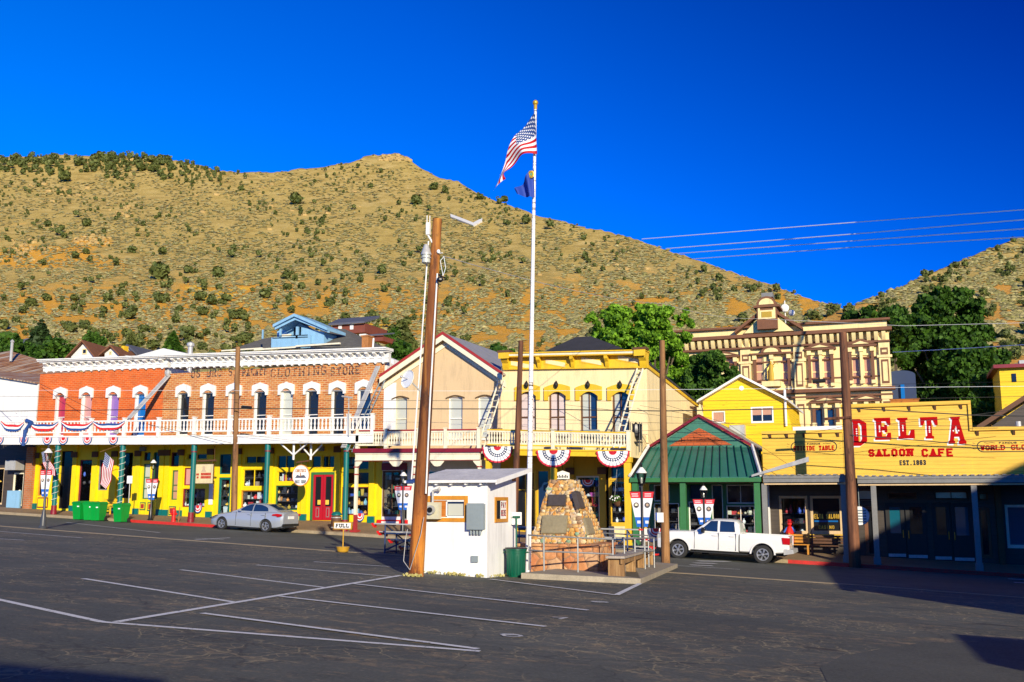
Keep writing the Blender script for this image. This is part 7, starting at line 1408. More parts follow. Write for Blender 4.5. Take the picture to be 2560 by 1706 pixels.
def stone_face(A, B, C_, D_, out):          # bottom left, bottom right, top right, top left
    A, B, C_, D_, out = Vector(A), Vector(B), Vector(C_), Vector(D_), Vector(out).normalized(); H = ((A+B)/2-(C_+D_)/2).length; rows = int(H/.115)
    for r in range(rows):
        f = (r+.5)/rows; L_, R__ = A.lerp(D_, f), B.lerp(C_, f); W_ = (R__-L_).length; nc = max(3, int(W_/.15)); xdir = (R__-L_).normalized(); off = rng_.uniform(-.3, .3)
        for c in range(nc):
            u = (c+.5+off*.5+rng_.uniform(-.15, .15))/nc
            if not .03 < u < .97: continue
            p = L_.lerp(R__, u)+out*rng_.uniform(-.02, .012); rx, rz, ry = W_/nc*rng_.uniform(.36, .70), H/rows*rng_.uniform(.36, .72), rng_.uniform(.022, .045); k = rng_.choice([1, 1, 2, 3, 4, 4, 5, 6, 8, 9, 7 if rng_.random() < .4 else 1]); n0 = len(m.v); m.ball((0, 0, 0), rx, ry, rz, 8, k)
            for q in range(n0, len(m.v)): v = m.v[q]; v = [v[0]*(1+rng_.uniform(-.12, .12)), v[1], v[2]*(1+rng_.uniform(-.12, .12))]; w_ = p+xdir*v[0]-out*v[1]*(-1)+Vector((0, 0, 1))*v[2]; m.v[q] = tuple(w_)
stone_face((fbl, mf, zB), (fbr, mf, zB), (ftr, yt0, topz), (ftl, yt0, topz), (0, -(topz-zB), yt0-mf)); stone_face((fbr, mf, zB), (fbr, mb_, zB), (ftr, yt1, topz), (ftr, yt0, topz), (topz-zB, 0, fbr-ftr)); stone_face((fbl, mb_, zB), (fbl, mf, zB), (ftl, yt0, topz), (ftl, yt1, topz), (-(topz-zB), 0, ftl-fbl))
m.build('pyramid', fsm, mon, angle=50)
def on_front(px, py):
    """point on the sloping front face of the monument"""
    d = Vector(ray(px, py)); n_ = Vector((0, -(topz-zB), (yt0-mf))); p0 = Vector((0, mf-.03, zB)); k = (p0-Vector((CX, CY, CZ))).dot(n_)/d.dot(n_); return Vector((CX, CY, CZ))+d*k
def on_side(px, py):
    n_ = Vector((topz-zB, 0, fbr-ftr)); p0 = Vector((fbr+.03, 0, zB)); d = Vector(ray(px, py)); k = (p0-Vector((CX, CY, CZ))).dot(n_)/d.dot(n_); return Vector((CX, CY, CZ))+d*k
def plaque3(fn, pts, mat, nrm):
    q = [fn(*p) for p in pts]; n_ = Vector(nrm).normalized()*.075; m = MB(); m.hexa([tuple(v-n_) for v in q]+[tuple(v+n_) for v in q], 0); c = sum(q, Vector())/4; q2 = [c+(v-c)*.92+n_*1.05 for v in q]; m.add([tuple(v) for v in q2]+[tuple(v+n_*.1) for v in q2], [(4, 5, 6, 7), (0, 1, 5, 4), (1, 2, 6, 5), (2, 3, 7, 6), (3, 0, 4, 7)], 0); m.build('plaque', mat, mon)
nf = (0, -(topz-zB), (yt0-mf)); nsd = (topz-zB, 0, fbr-ftr)
plaque3(on_front, ((1370, 1267), (1415, 1267), (1417, 1239), (1373, 1239)), 'plaque_dark', nf); plaque3(on_front, ((1354, 1336), (1417, 1336), (1421, 1291), (1358, 1291)), 'plaque_light', nf)
plaque3(on_side, ((1446, 1272), (1458, 1273), (1445, 1232), (1433, 1229)), 'plaque_dark', nsd); plaque3(on_side, ((1467, 1338), (1483, 1337), (1470, 1297), (1456, 1297)), 'plaque_light', nsd)
# railings round the monument
def rail_run(pts, label, zt=.98, name='railing', mat='steel_rail', mids=(.52,), posts=None, r=.024):
    rr = root(name, (*pts[0][:2], pts[0][2]), label, 'railing', 'railings round the monument'); posts = posts or pts
    for p in posts: m = MB(); m.tube((p[0], p[1], p[2]-.02), (p[0], p[1], p[2]+zt), r, r, 8); m.ball((p[0], p[1], p[2]+zt), r*1.35, n=6); m.build('post', mat, rr)
    for h in (zt,)+tuple(mids): m = MB(); m.path([(p[0], p[1], p[2]+h) for p in pts], r*.9, 8); m.build('rail', mat, rr)
    return rr
pz = lambda px, py: G(px, py, padz)
pA_ = [pz(1322, 1424), pz(1360, 1428), pz(1445, 1431), pz(1533, 1435)]; rail_run(pA_, 'galvanised two bar railing running in front of the monument', .92)
xe_ = pA_[-1][0]; side = [(xe_, pA_[-1][1]+d, gz(xe_, pA_[-1][1]+d)+padz) for d in (0, 1.2, 2.4, 3.6, 4.8)]; rail_run(side[1:], 'galvanised railing running back along the right side of the monument', .92)
bk = [(xe_-.2-1.1*i, side[-1][1]+.1, gz(xe_-.2-1.1*i, side[-1][1])+padz) for i in range(5)]; rail_run(bk, 'galvanised railing behind the monument', .98)
# weathered bench
bn = root('bench', pz(1590, 1440), 'weathered wooden bench with a grey top at the end of the concrete pad', 'bench')
b0, b1_ = pz(1556, 1441), pz(1628, 1412); d = Vector((b1_[0]-b0[0], b1_[1]-b0[1], b1_[2]-b0[2])); L_ = d.length; d.normalize(); nn_ = Vector((-d.y, d.x, 0)).normalized(); zt_b = .46
def bb_(m, s0, s1, w0, w1, h0, h1, k=0):
    B = Vector(b0); pts = [(s0, w0), (s1, w0), (s1, w1), (s0, w1)]; v = [B+d*s+nn_*w for s, w in pts]; m.hexa([(p.x, p.y, p.z+h0) for p in v]+[(p.x, p.y, p.z+h1) for p in v], k)
for s in (-.02, L_-.0): pass
m = MB(); bb_(m, -.25, L_+.2, -.10, .40, zt_b, zt_b+.06); m.build('seat', 'bench_grey', bn)
m = MB(); bb_(m, -.18, L_+.12, -.04, .02, zt_b-.14, zt_b-.001); m.build('apron', 'bench_wood', bn)
for i in range(4): m = MB(); s = -.1+(L_+.08)*i/3; bb_(m, s, s+.22, -.06, .36, -.01, zt_b-.002); m.build('leg', 'bench_wood', bn)
# hand operated green post with a white board, behind the bin
gp = root('sign_post', G(1291, 1440), 'small white board with a green T shaped post between booth and flagpole', 'sign'); yy = by+1.6
gx = P(1291, 1380, yy)[0]; m = MB(); m.tube((gx, yy, gz(gx, yy)), (gx, yy, P(1291, 1293, yy)[1]), .025, .025, 8); a = P(1282, 1293, yy), P(1300, 1293, yy); m.tube((a[0][0], yy, a[0][1]), (a[1][0], yy, a[1][1]), .03); m.build('post', 'can_green', gp)
m = MB(); a = rect(1279, 1304, 1281, 1312, yy+.05); m.box(a[0], a[1], yy+.04, yy+.06, a[2], a[3]); m.build('board', 'letter_white', gp)
# green refuse can by the booth
cx_, cy_, cz_ = G(1281, 1444); can = root('trash_can', (cx_, cy_+.28, cz_), 'dark green ribbed plastic trash can beside the white booth', 'trash can'); cy_ += .28
m = MB(); hh = .74; pr = [(.225, 0), (.235, .03), (.262, hh*.80), (.268, hh*.81), (.272, hh*.9), (.285, hh*.92), (.285, hh*.98), (.265, hh), (.25, hh*.97), (.24, hh*.6)]; m.lathe(pr, (cx_, cy_, cz_), 28)
for i in range(10): t = math.pi*(1.05+.9*i/9); m.box(cx_+.25*math.cos(t)-.008, cx_+.25*math.cos(t)+.008, cy_+.25*math.sin(t)-.012, cy_+.25*math.sin(t)+.01, cz_+.05, cz_+hh*.75)
m.build('body', 'can_green', can)
m = MB(); m.lathe([(.298, hh*.97), (.300, hh*1.0), (.27, hh*1.01)], (cx_, cy_, cz_), 24); m.build('liner_rim', 'black_paint', can)
for s in (-1, 1): m = MB(); m.path([(cx_+s*.27, cy_-.07, cz_+hh*.86), (cx_+s*.325, cy_-.06, cz_+hh*.84), (cx_+s*.325, cy_+.06, cz_+hh*.84), (cx_+s*.27, cy_+.07, cz_+hh*.86)], .014, 6); m.build('handle', 'can_green', can)

# FULL sign in its brass pot
sx0, sy0, sz0 = G(857, 1381); fs = root('full_sign', (sx0, sy0, sz0), 'white FULL sign with a brass edge on a thin pole in a brass pot', 'sign'); m = MB(); m.lathe([(.15, 0), (.19, .03), (.23, .17), (.235, .19), (.20, .19)], (sx0, sy0, sz0), 18); m.build('pot', 'brass', fs)
m = MB(); m.tube((sx0, sy0, sz0+.1), (sx0, sy0, P(857, 1324, sy0)[1]), .022, .022, 8); m.build('pole', 'brass', fs)
a = rect(835, 880, 1305, 1324, sy0); m = MB(); m.box(a[0], a[1], sy0-.03, sy0+.03, a[2], a[3]); m.build('frame', 'brass', fs); m = MB(); m.box(a[0]+.035, a[1]-.035, sy0-.037, sy0-.031, a[2]+.035, a[3]-.035, 0); text_on_wall(m, 'FULL', a[0]+.10, a[2]+.065, a[1]-a[0]-.20, a[3]-a[2]-.13, sy0-.037, .030, 1, True, .3, .006); m.build('board', ['letter_white', 'ink'], fs)

# long bleacher facing the street
gl0 = G(962, 1385); yB0 = gl0[1]; bxL = P(932, 1308, yB0)[0]; bxR = P(1606, 1323, yB0)[0]
bl_ = root('bleacher', ((bxL+bxR)/2, yB0, gz((bxL+bxR)/2, yB0)), 'long aluminium bleacher on blue legs stretching behind the booth and the monument', 'bleacher')
zL, zR = P(932, 1308, yB0)[1], P(1604, 1323, yB0)[1]
for i in range(6):
    yy = yB0+.42*i; dz = -(0, .30, .36, .62, .68, .92)[i]*.95; m = MB(); w = .13 if i in (1, 3, 5) else .10; z0, z1 = zL+dz+.0, zR+dz+.0
    z0 = max(z0, gz(bxL, yy)+.05); z1 = max(z1, gz(bxR, yy)+.05)
    m.tbox(bxL+.10, bxR-.10, yy-w, yy+w, (z0-.04, z1-.04), (z0, z1), 0); m.tbox(bxL, bxL+.099, yy-w-.005, yy+w+.005, (z0-.045, z1-.045), (z0+.005, z0+.005), 1); m.tbox(bxR-.099, bxR, yy-w-.005, yy+w+.005, (z1-.045, z1-.045), (z1+.005, z1+.005), 1); m.build('plank', ['galvanised', 'red_paint'], bl_)
for i in range(7):
    x = bxL+.5+(bxR-bxL-1)*i/6; f = (x-bxL)/(bxR-bxL); zt = zL+(zR-zL)*f; m = MB()
    m.tube((x, yB0, gz(x, yB0)), (x, yB0, zt), .028); m.tube((x, yB0+.85, gz(x, yB0+.85)), (x, yB0+.85, zt-.36), .026); m.tube((x, yB0+1.7, gz(x, yB0+1.7)), (x, yB0+1.7, zt-.65), .026); m.tube((x, yB0, zt-.05), (x, yB0+2.1, zt-.92), .026); m.tube((x, yB0, gz(x, yB0)+.15), (x, yB0+1.7, zt-.65), .02); m.tube((x, yB0, gz(x, yB0)+.06), (x, yB0+2.1, gz(x, yB0)+.04), .026)
    if i < 6: x2 = x+(bxR-bxL-1)/6; m.tube((x, yB0, gz(x, yB0)+.1), (x2, yB0, zt-.3), .018); m.tube((x, yB0, zt-.35), (x2, yB0, zt-.35+(zR-zL)/6), .02)
    m.build('frame', 'blue_frame', bl_)

# ================================================================ STREET LAMPS WITH BANNERS
def lamp(x, y, zb, ztop, label, mat='lamp_grey', s=1.0):
    r = root('street_lamp', (x, y, zb), label, 'street lamp', 'street lamps along the street'); h = ztop-zb; m = MB()
    m.lathe([(.17*s, 0), (.18*s, .05), (.13*s, .12), (.115*s, .45), (.085*s, .62), (.055*s, .80), (.05*s, h*.6), (.042*s, h-.78*s), (.06*s, h-.76*s), (.035*s, h-.70*s)], (x, y, zb), 12); m.build('post', mat, r)
    m = MB(); z = ztop-.70*s; m.lathe([(.10*s, -.03), (.12*s, 0)], (x, y, z), 10, 0)
    for i in range(6): t = math.pi*i/3+.3; m.tube((x+.10*s*math.cos(t), y+.10*s*math.sin(t), z), (x+.175*s*math.cos(t), y+.175*s*math.sin(t), z+.34*s), .008*s, .008*s, 4)
    ln = m.build('lantern_frame', mat, r)
    m = MB(); m.lathe([(.10*s, .005), (.165*s, .33*s)], (x, y, z), 14); m.build('lantern_glass', 'lamp_glass', ln)
    m = MB(); m.lathe([(.03*s, 0.01), (.045*s, .12*s), (.03*s, .2*s)], (x, y, z), 8); m.build('bulb', 'pane_blind', ln)
    m = MB(); m.lathe([(.175*s, .34*s), (.185*s, .355*s), (.14*s, .42*s), (.09*s, .48*s), (.05*s, .53*s)], (x, y, z), 16); m.build('lantern_cap', 'white_paint', r)
    m = MB(); m.lathe([(.05*s, .53*s), (.025*s, .57*s), (.045*s, .61*s), (.012*s, .67*s), (.005, .70*s)], (x, y, z), 8); m.build('finial', mat, r)
    return r
def banner(x0, x1, zt, zb, y, flip, label, face):
    """tapering banner: red head, white middle with an oval portrait, blue tail"""
    r = MB(); w = x1-x0; h = zt-zb; L = lambda f, v: (x0+w*(f+(.64*v*(1-f) if not flip else -.64*v*f)), zt-h*v)
    def band(v0, v1, k, e=0.0): a, b, c, d_ = L(0, v0), L(1, v0), L(1, v1), L(0, v1); r.prism([a, b, c, d_], y-.012-e, y+.012+e, k)
    band(0, .18, 0); band(.1801, .72, 1); band(.7201, 1, 2)
    for v in (.05, .11): a = L(.16, v); r.box(a[0], a[0]+w*.60, y-.018, y-.0121, a[1]-h*.022, a[1], 1)
    a = L(.34, .82); r.box(a[0], a[0]+w*.3, y-.018, y-.0121, a[1]-h*.08, a[1], 1)
    c = L(.5, .38); r.lathe([(w*.25, 0), (w*.25, -.008)], (c[0], y-.0121, c[1]), 14, 3, 'y'); r.lathe([(w*.13, 0), (w*.13, -.006)], (c[0], y-.0205, c[1]+w*.02), 12, 4, 'y'); r.prism([(c[0]-w*.15, c[1]-w*.17), (c[0]+w*.15, c[1]-w*.17), (c[0]+w*.09, c[1]-w*.07), (c[0]-w*.09, c[1]-w*.07)], y-.027, y-.0206, 5)
    return tag(r.build('banner', ['banner_red', 'banner_white', 'banner_blue', face[0], face[1], face[2]], None), label, 'banner', 'banners on the street lamps')
def lamp_set(base, top_py, ban, labels, s=1.0, mat='lamp_grey', faces=(('goods_07', 'goods_09', 'ink'), ('goods_10', 'goods_08', 'goods_07'))):
    x, y, zb = base; pxm = labels[3]; zt = P(pxm, top_py, y)[1]; lamp(x, y, zb, zt, labels[0], mat, s)
    yb_ = y-.03; pyt, pyb, half = ban; z1, z0 = P(pxm, pyt, yb_)[1], P(pxm, pyb, yb_)[1]; wd = half/LENS_F*math.hypot(x-CX, y-CY)
    banner(x-.05-wd, x-.05, z1, z0, yb_, False, labels[1], faces[0]); banner(x+.05, x+.05+wd, z1, z0, yb_, True, labels[2], faces[1])
    m = MB(); m.tube((x-.05-wd, yb_, z1+.02), (x+.05+wd, yb_, z1+.02), .014); o = m.build('banner_rod', mat); tag(o, 'thin rod carrying both banners '+labels[1].split('banner ')[1], 'rod')
    return wd
g_ = G(107, 1322); lamp_set(g_, 1112, (1176, 1242, 15), ('grey street lamp at the far left on the near side of the street', 'left banner on the far left street lamp', 'right banner on the far left street lamp', 118), 1.0)
x_ = P(376, 1300, .40)[0]; lamp_set((x_, .40, walk(x_, .4)), 1143, (1198, 1250, 16), ('black street lamp between the green bins and the red hydrant', 'left banner on the lamp by the hydrant', 'right banner on the lamp by the hydrant', 392), .95, 'black_paint')
x_ = P(1003, 1330, .15)[0]; lamp_set((x_, -.0+.3, walk(x_, .3)), 1172, (1216, 1275, 22), ('black street lamp in front of the tan building porch', 'left banner on the lamp before the tan porch', 'right banner on the lamp before the tan porch', 1008), 1.05, 'black_paint')
y4 = yB0+2.6; x_ = P(1606, 1300, y4)[0]; lamp_set((x_, y4, gz(x_, y4)), 1156, (1230, 1318, 27), ('black street lamp beside the cream building porch and the bench', 'left banner on the lamp by the bench', 'right banner on the lamp by the bench', 1604), 1.05, 'black_paint')
x_ = P(1761, 1300, .4)[0]; lamp_set((x_, .4, walk(x_, .4)), 1206, (1249, 1312, 24), ('street lamp behind the white pickup cab', 'left banner above the white pickup cab', 'right banner above the white pickup cab', 1760), 1.0, 'black_paint')

# ================================================================ BINS, HYDRANT, BARREL, BASKET
def wheelie(px, py, label, rz=0.0, w=.62, d=.72, h=1.08, proto=[None]):
    x, y, z = G(px, py); y = max(y, -1.0); x = P(px, py, y)[0]; y = -.95; x = P(px, py, y)[0]; z = gz(x, y)
    if proto[0] is None:
        r = root('wheeled_bin', (x, y, z), label, 'wheeled bin', 'green wheeled bins at the kerb'); proto[0] = r; m = MB(); b_, t = (w*.40, d*.38), (w*.5, d*.5)
        m.hexa([(x-b_[0], y-b_[1], z+.04), (x+b_[0], y-b_[1], z+.04), (x+b_[0], y+b_[1], z+.04), (x-b_[0], y+b_[1], z+.04), (x-t[0], y-t[1], z+h*.9), (x+t[0], y-t[1], z+h*.9), (x+t[0], y+t[1], z+h*.9), (x-t[0], y+t[1], z+h*.9)]); m.box(x-t[0]-.02, x+t[0]+.02, y-t[1]-.02, y+t[1]+.02, z+h*.84, z+h*.885)
        m.box(x+.08, x+.2, y-t[1]-.012, y-t[1]+.02, z+h*.68, z+h*.74, 1); m.build('body', ['bin_green', 'letter_white'], r)
        m = MB(); m.hexa([(x-t[0]-.03, y-t[1]-.04, z+h*.901), (x+t[0]+.03, y-t[1]-.04, z+h*.901), (x+t[0]+.03, y+t[1]+.02, z+h*.901), (x-t[0]-.03, y+t[1]+.02, z+h*.901), (x-t[0]+.04, y-t[1]+.04, z+h*.97), (x+t[0]-.04, y-t[1]+.04, z+h*.97), (x+t[0]-.04, y+t[1]-.02, z+h), (x-t[0]+.04, y+t[1]-.02, z+h)]); m.build('lid', 'bin_green', r)
        m = MB(); m.tube((x-w*.3, y+t[1]+.06, z+h*.94), (x+w*.3, y+t[1]+.06, z+h*.94), .02); m.build('handle', 'bin_green', r)
        for s in (-1, 1): m = MB(); m.lathe([(.13, -.03), (.13, .03)], (x+s*w*.42, y+d*.42, z+.13), 12, 0, 'x'); m.build('wheel', 'rubber', r)
        return r
    return copy_tree(proto[0], (x, y, z), rz, label)
wheelie(200, 1300, 'leftmost green wheeled bin at the kerb', 0); wheelie(226, 1302, 'green wheeled bin pushed half behind the leftmost one', .25); wheelie(245, 1303, 'green wheeled bin turned slightly, third from the left', .12); wheelie(302, 1307, 'lone green wheeled bin beside the lit teal post')
x_ = P(433, 1312, .35)[0]; z_ = walk(x_, .35); hy = root('fire_hydrant', (x_, .35, z_), 'bright red fire hydrant on the pavement by a teal post', 'fire hydrant'); m = MB(); m.lathe([(.15, 0), (.15, .06), (.11, .07), (.11, .5), (.15, .51), (.15, .56), (.12, .58), (.10, .68), (.04, .74), (.035, .80)], (x_, .35, z_), 12); m.build('body', 'red_paint', hy)
for dx, dy in ((1, 0), (-1, 0), (0, -1)): m = MB(); m.tube((x_, .35, z_+.42), (x_+dx*.19, .35+dy*.19, z_+.42), .07, .07, 10); m.tube((x_+dx*.19, .35+dy*.19, z_+.42), (x_+dx*.22, .35+dy*.22, z_+.42), .04, .04, 6); m.build('outlet_cap', 'red_paint', hy)
x_ = P(446, 1310, .2)[0]; m = MB(); m.tube((x_, .2, walk(x_)), (x_+.04, .2, walk(x_)+.85), .022); tag(m.build('hydrant_marker', 'adobe'), 'thin reddish marker rod beside the red hydrant', 'rod')
x_ = P(840, 1336, .45)[0]; z_ = walk(x_, .45); br = root('litter_bin', (x_, .45, z_), 'dark barrel shaped litter bin on the pavement behind the FULL sign', 'litter bin'); m = MB(); m.lathe([(.22, 0), (.27, .15), (.28, .45), (.26, .72), (.22, .78)], (x_, .45, z_), 14, 0)
for hz in (.15, .66): m.lathe([(.285, hz), (.285, hz+.05)], (x_, .45, z_), 14, 1)
m.build('body', ['sign_wood', 'galvanised'], br); m = MB(); m.lathe([(.28, .80), (.28, .86), (.20, .96), (.05, 1.0)], (x_, .45, z_), 14); m.tube((x_+.2, .45, z_+.7), (x_+.2, .45, z_+.85), .02); m.build('lid', 'teal_paint', br)
hx, hz = P(1546, 1252, .9); fb = root('flower_basket', (hx, .9, hz), 'hanging basket of white flowers beside the cream building corner post', 'flower basket'); m = MB(); m.lathe([(.05, -.30), (.18, -.24), (.28, -.06), (.30, 0)], (hx, .9, hz), 12); m.build('basket', 'sign_wood', fb)
for i in range(3): t = 2.1*i; m = MB(); m.tube((hx+.27*math.cos(t), .9+.27*math.sin(t), hz), (hx, .9, hz+1.95), .008, .008, 4); m.build('hanger_wire', 'galvanised', fb)
RNG = np.random.RandomState(3); dd_ = RNG.randn(700, 3); dd_ /= np.linalg.norm(dd_, axis=1, keepdims=True); cc = np.array([hx, .9, hz+.06])+dd_*np.array([.40, .36, .20])*(RNG.rand(700, 1)**.3); v, f = quad_leaves(cc, dd_, .04*np.ones(700)); mesh_np('foliage', v, f, 'leaf_hedge', fb, ORG[fb.name])
m = MB(); rr_ = random.Random(2)
for i in range(60): t, p = rr_.uniform(0, 6.28), rr_.uniform(0, 1); m.ball((hx+.42*math.cos(t)*math.sqrt(1-p*p*.6), .9+.38*math.sin(t)*math.sqrt(1-p*p*.6), hz+.04+.24*p-.12*rr_.random()), .035, n=6)
m.build('blossom', 'letter_white', fb)

# ================================================================ HANGING SIGNS
a = rect(486, 534, 1160, 1210, .9); hs_ = root('hanging_sign', ((a[0]+a[1])/2, .9, a[2]), 'square cream hanging sign with a portrait and red lettering', 'sign'); m = MB(); w, h = a[1]-a[0], a[3]-a[2]; m.box(a[0], a[1], .88, .94, a[2], a[3], 0); m.box(a[0]+.03, a[1]-.03, .872, .879, a[2]+.03, a[3]-.03, 1)

for u0, v0, n_, s_ in ((.12, .42, 3, .05), (.15, .27, 2, .05), (.36, .42, 8, .066), (.36, .26, 8, .066)):
    for i in range(n_): m.box(a[0]+w*(u0+s_*i), a[0]+w*(u0+s_*i+s_*.8), .866-.0004*i, .8719, a[2]+h*v0, a[2]+h*(v0+(.10 if n_ < 4 else .13)), 2)
m.lathe([(.10, 0), (.10, -.006)], (a[0]+w*.5, .871, a[2]+h*.80), 12, 3, 'y'); m.prism([(a[0]+w*.36, a[2]+h*.60), (a[0]+w*.64, a[2]+h*.60), (a[0]+w*.56, a[2]+h*.74), (a[0]+w*.44, a[2]+h*.74)], .866, .871, 3); m.build('board', ['sign_wood', 'sign_cream', 'letter_red', 'goods_08'], hs_)
m = MB(); m.tube((a[0]-.05, .91, a[3]+.16), (a[1]+.12, .91, a[3]+.18), .06, .06, 8); m.tube((a[0]+.15, .91, a[3]), (a[0]+.15, .91, a[3]+.16), .012); m.tube((a[1]-.15, .91, a[3]), (a[1]-.15, .91, a[3]+.16), .012)
m.tube((a[0]+.1, .91, a[3]+.2), (a[0]+.1, .91, a[3]+1.0), .012); m.tube((a[1], .91, a[3]+.2), (a[1], .91, a[3]+1.0), .012); m.build('hanger', 'sign_wood', hs_)
a = rect(731, 774, 1162, 1216, .9); c = ((a[0]+a[1])/2, (a[2]+a[3])/2); os_ = root('oval_sign', (c[0], .9, a[2]), 'oval white hanging rock shop sign with orange and blue lettering', 'sign'); w, h = a[1]-a[0], a[3]-a[2]; N_ = 24
ov = lambda k: [(c[0]+w/2*k*math.cos(2*math.pi*i/N_)*(1 if abs(math.sin(2*math.pi*i/N_)) < .9 else 1.0), c[1]+h/2*k*math.sin(2*math.pi*i/N_)) for i in range(N_)]
m = MB(); m.prism(ov(1), .87, .94, 0); m.prism(ov(.92), .862, .869, 1); text_on_wall(m, 'COMSTOCK', a[0]+w*.20, a[2]+h*.64, w*.60, h*.15, .862, .028, 2, False, .3, .005); m.prism([(c[0]-w*.32, c[1]-h*.12), (c[0]+w*.34, c[1]-h*.12), (c[0]+w*.2, c[1]+h*.02), (c[0]-w*.05, c[1]-h*.02), (c[0]-w*.2, c[1]+h*.03)], .856, .8615, 3)
m.box(c[0]-.03, c[0]+.03, .854, .8555, c[1]-h*.05, c[1]+h*.12, 2); text_on_wall(m, 'ROCK SHOP', a[0]+w*.18, a[2]+h*.13, w*.64, h*.15, .862, .028, 3, True, .3, .005); m.build('board', ['goods_05', 'letter_white', 'adobe', 'slate_blue'], os_)
m = MB(); m.tube((c[0]-.3, .9, a[3]+.12), (c[0]+.5, .9, a[3]+.2), .05, .05, 8); m.tube((c[0], .9, a[3]-.02), (c[0], .9, a[3]+.15), .02); m.build('hanger', 'sign_wood', os_)
for px, py0, w_, y in ((735, 1108, 20, .55), (778, 1112, 16, 1.0)):
    x, z = P(px, py0, y); zb_ = P(px, 1150, y)[1]; m = MB(); m.tube((x, y, z+.1), (x, y, zb_), .06, .06, 6); s = w_*.022
    for sg in (-1, 1): m.tube((x, y, z-.65), (x+sg*s*2, y, z), .045, .045, 6)
    tag(m.build('porch_brace', 'chalk_white'), 'white Y shaped brace above the oval sign' if px == 735 else 'fainter Y shaped brace right of the oval sign', 'brace')
a = rect(1390, 1424, 1177, 1198, 2.0); m = MB(); m.prism([(a[0], a[2]), (a[1], a[2]), (a[1], a[3]-.12), ((a[0]+a[1])/2, a[3]), (a[0], a[3]-.12)], 1.96, 2.0, 0); [m.box(a[0]+.08+.085*i, a[0]+.13+.085*i, 1.95, 1.959, a[2]+.06, a[2]+.16+.05*(i % 2), 1) for i in range(7)]; m.tube(((a[0]+a[1])/2, 1.98, a[3]-.02), ((a[0]+a[1])/2, 1.98, a[3]+.5), .015, .015, 6, 1); tag(m.build('porch_sign', ['letter_white', 'ink']), 'little white hanging sign behind the top of the monument', 'sign')
m = MB(); x, z = P(318, 1200, .6); a = rect(318, 331, 1190, 1209, .6); m.box(a[0], a[1], .58, .60, a[2], a[3], 0); m.tube(((a[0]+a[1])/2, .62, walk(a[0])), ((a[0]+a[1])/2, .62, a[3]), .025, .025, 6, 1); tag(m.build('parking_sign', ['letter_white', 'galvanised']), 'small white sign on a thin post beside the lit teal post', 'sign')

# ================================================================ BUNTING AND PORCH FLAGS
def fanmat():
    m, nt, bs = nodes('fan_bunting'); uv = nt.nodes.new('ShaderNodeUVMap'); sp = nt.nodes.new('ShaderNodeSeparateXYZ'); nt.links.new(uv.outputs[0], sp.inputs[0]); u, v = sp.outputs[0], sp.outputs[1]
    r = nt.nodes.new('ShaderNodeValToRGB'); r.color_ramp.interpolation = 'CONSTANT'; el = r.color_ramp.elements
    stops = [(0, (.55, .01, .03)), (.24, (.80, .80, .78)), (.46, (.01, .035, .12)), (.64, (.80, .80, .78)), (.90, (.60, .02, .05))]
    while len(el) < 5: el.new(.5)
    for e, (p, c) in zip(el, stops): e.position = p; e.color = (*c, 1)
    nt.links.new(u, r.inputs[0]); du = math_(nt, 'SUBTRACT', math_(nt, 'FRACT', math_(nt, 'MULTIPLY', v, 12)), .5); dr = math_(nt, 'MULTIPLY', math_(nt, 'SUBTRACT', u, .55), 7)
    d = math_(nt, 'ADD', math_(nt, 'MULTIPLY', du, du), math_(nt, 'MULTIPLY', dr, dr)); c = mixc(nt, math_(nt, 'LESS_THAN', d, .09), r.outputs[0], (.82, .82, .82)); nt.links.new(c, bs.inputs['Base Color']); bs.inputs['Roughness'].default_value = .8; M['fan_bunting'] = m
fanmat()
def fan(px, pyt, w_px, h_px, y, label, zslope=0):
    c = P(px, pyt, y); k = math.hypot(c[0]-CX, y-CY)/LENS_F; w, h = w_px*k/2, h_px*k; m = MB(); m.uv = []; nr, na = 10, 48
    for j in range(nr+1):
        for i in range(na+1): t = math.pi*i/na; r = j/nr; m.v.append((c[0]-w*r*math.cos(t), y-.02-.035*r*math.sin(i*math.pi/2), c[1]-h*r*math.sin(t)**.85)); m.uv.append((r, i/na))
    for j in range(nr):
        for i in range(na): a = j*(na+1)+i; m.f.append([a, a+1, a+na+2, a+na+1]); m.m.append(0)
    return tag(m.build('fan_bunting', 'fan_bunting', None, solid=False, angle=60), label, 'bunting', 'pleated fans hung on the cream balcony')
fan(1244, 1117, 82, 40, .20, 'pleated red white and blue fan bunting next to the ladder at the balcony end'); fan(1384, 1126, 90, 42, .20, 'pleated bunting fan in the middle of the cream balcony behind the flagpole'); fan(1532, 1128, 84, 40, .20, 'pleated bunting fan under the ladder at the right end of the cream balcony')
def small_fan(px, pyt, w_px, h_px, y, label, mats=('cloth_red', 'cloth_white', 'cloth_blue'), group='small buntings on the shops and balcony edge'):
    c = P(px, pyt, y); k = math.hypot(c[0]-CX, y-CY)/LENS_F; w, h = w_px*k/2, h_px*k; m = MB(); rs_ = (0, .42, .58, .74, .86, 1); ks = (0, 1, 0, 1, 2)
    for j in range(5):
        a, b_ = rs_[j], rs_[j+1]-.004; n = 14
        for i in range(n):
            f = lambda r, i_: (c[0]-w*r*math.cos(math.pi*i_/n)*(1 if r < 1 else 1), c[1]-h*r*math.sin(math.pi*i_/n)**.7)
            m.prism([f(max(a, .001), i), f(max(a, .001), i+1), f(b_, i+1), f(b_, i)], y-.02-.002*j, y, ks[j])
    return tag(m.build('bunting', list(mats), None), label, 'bunting', group)
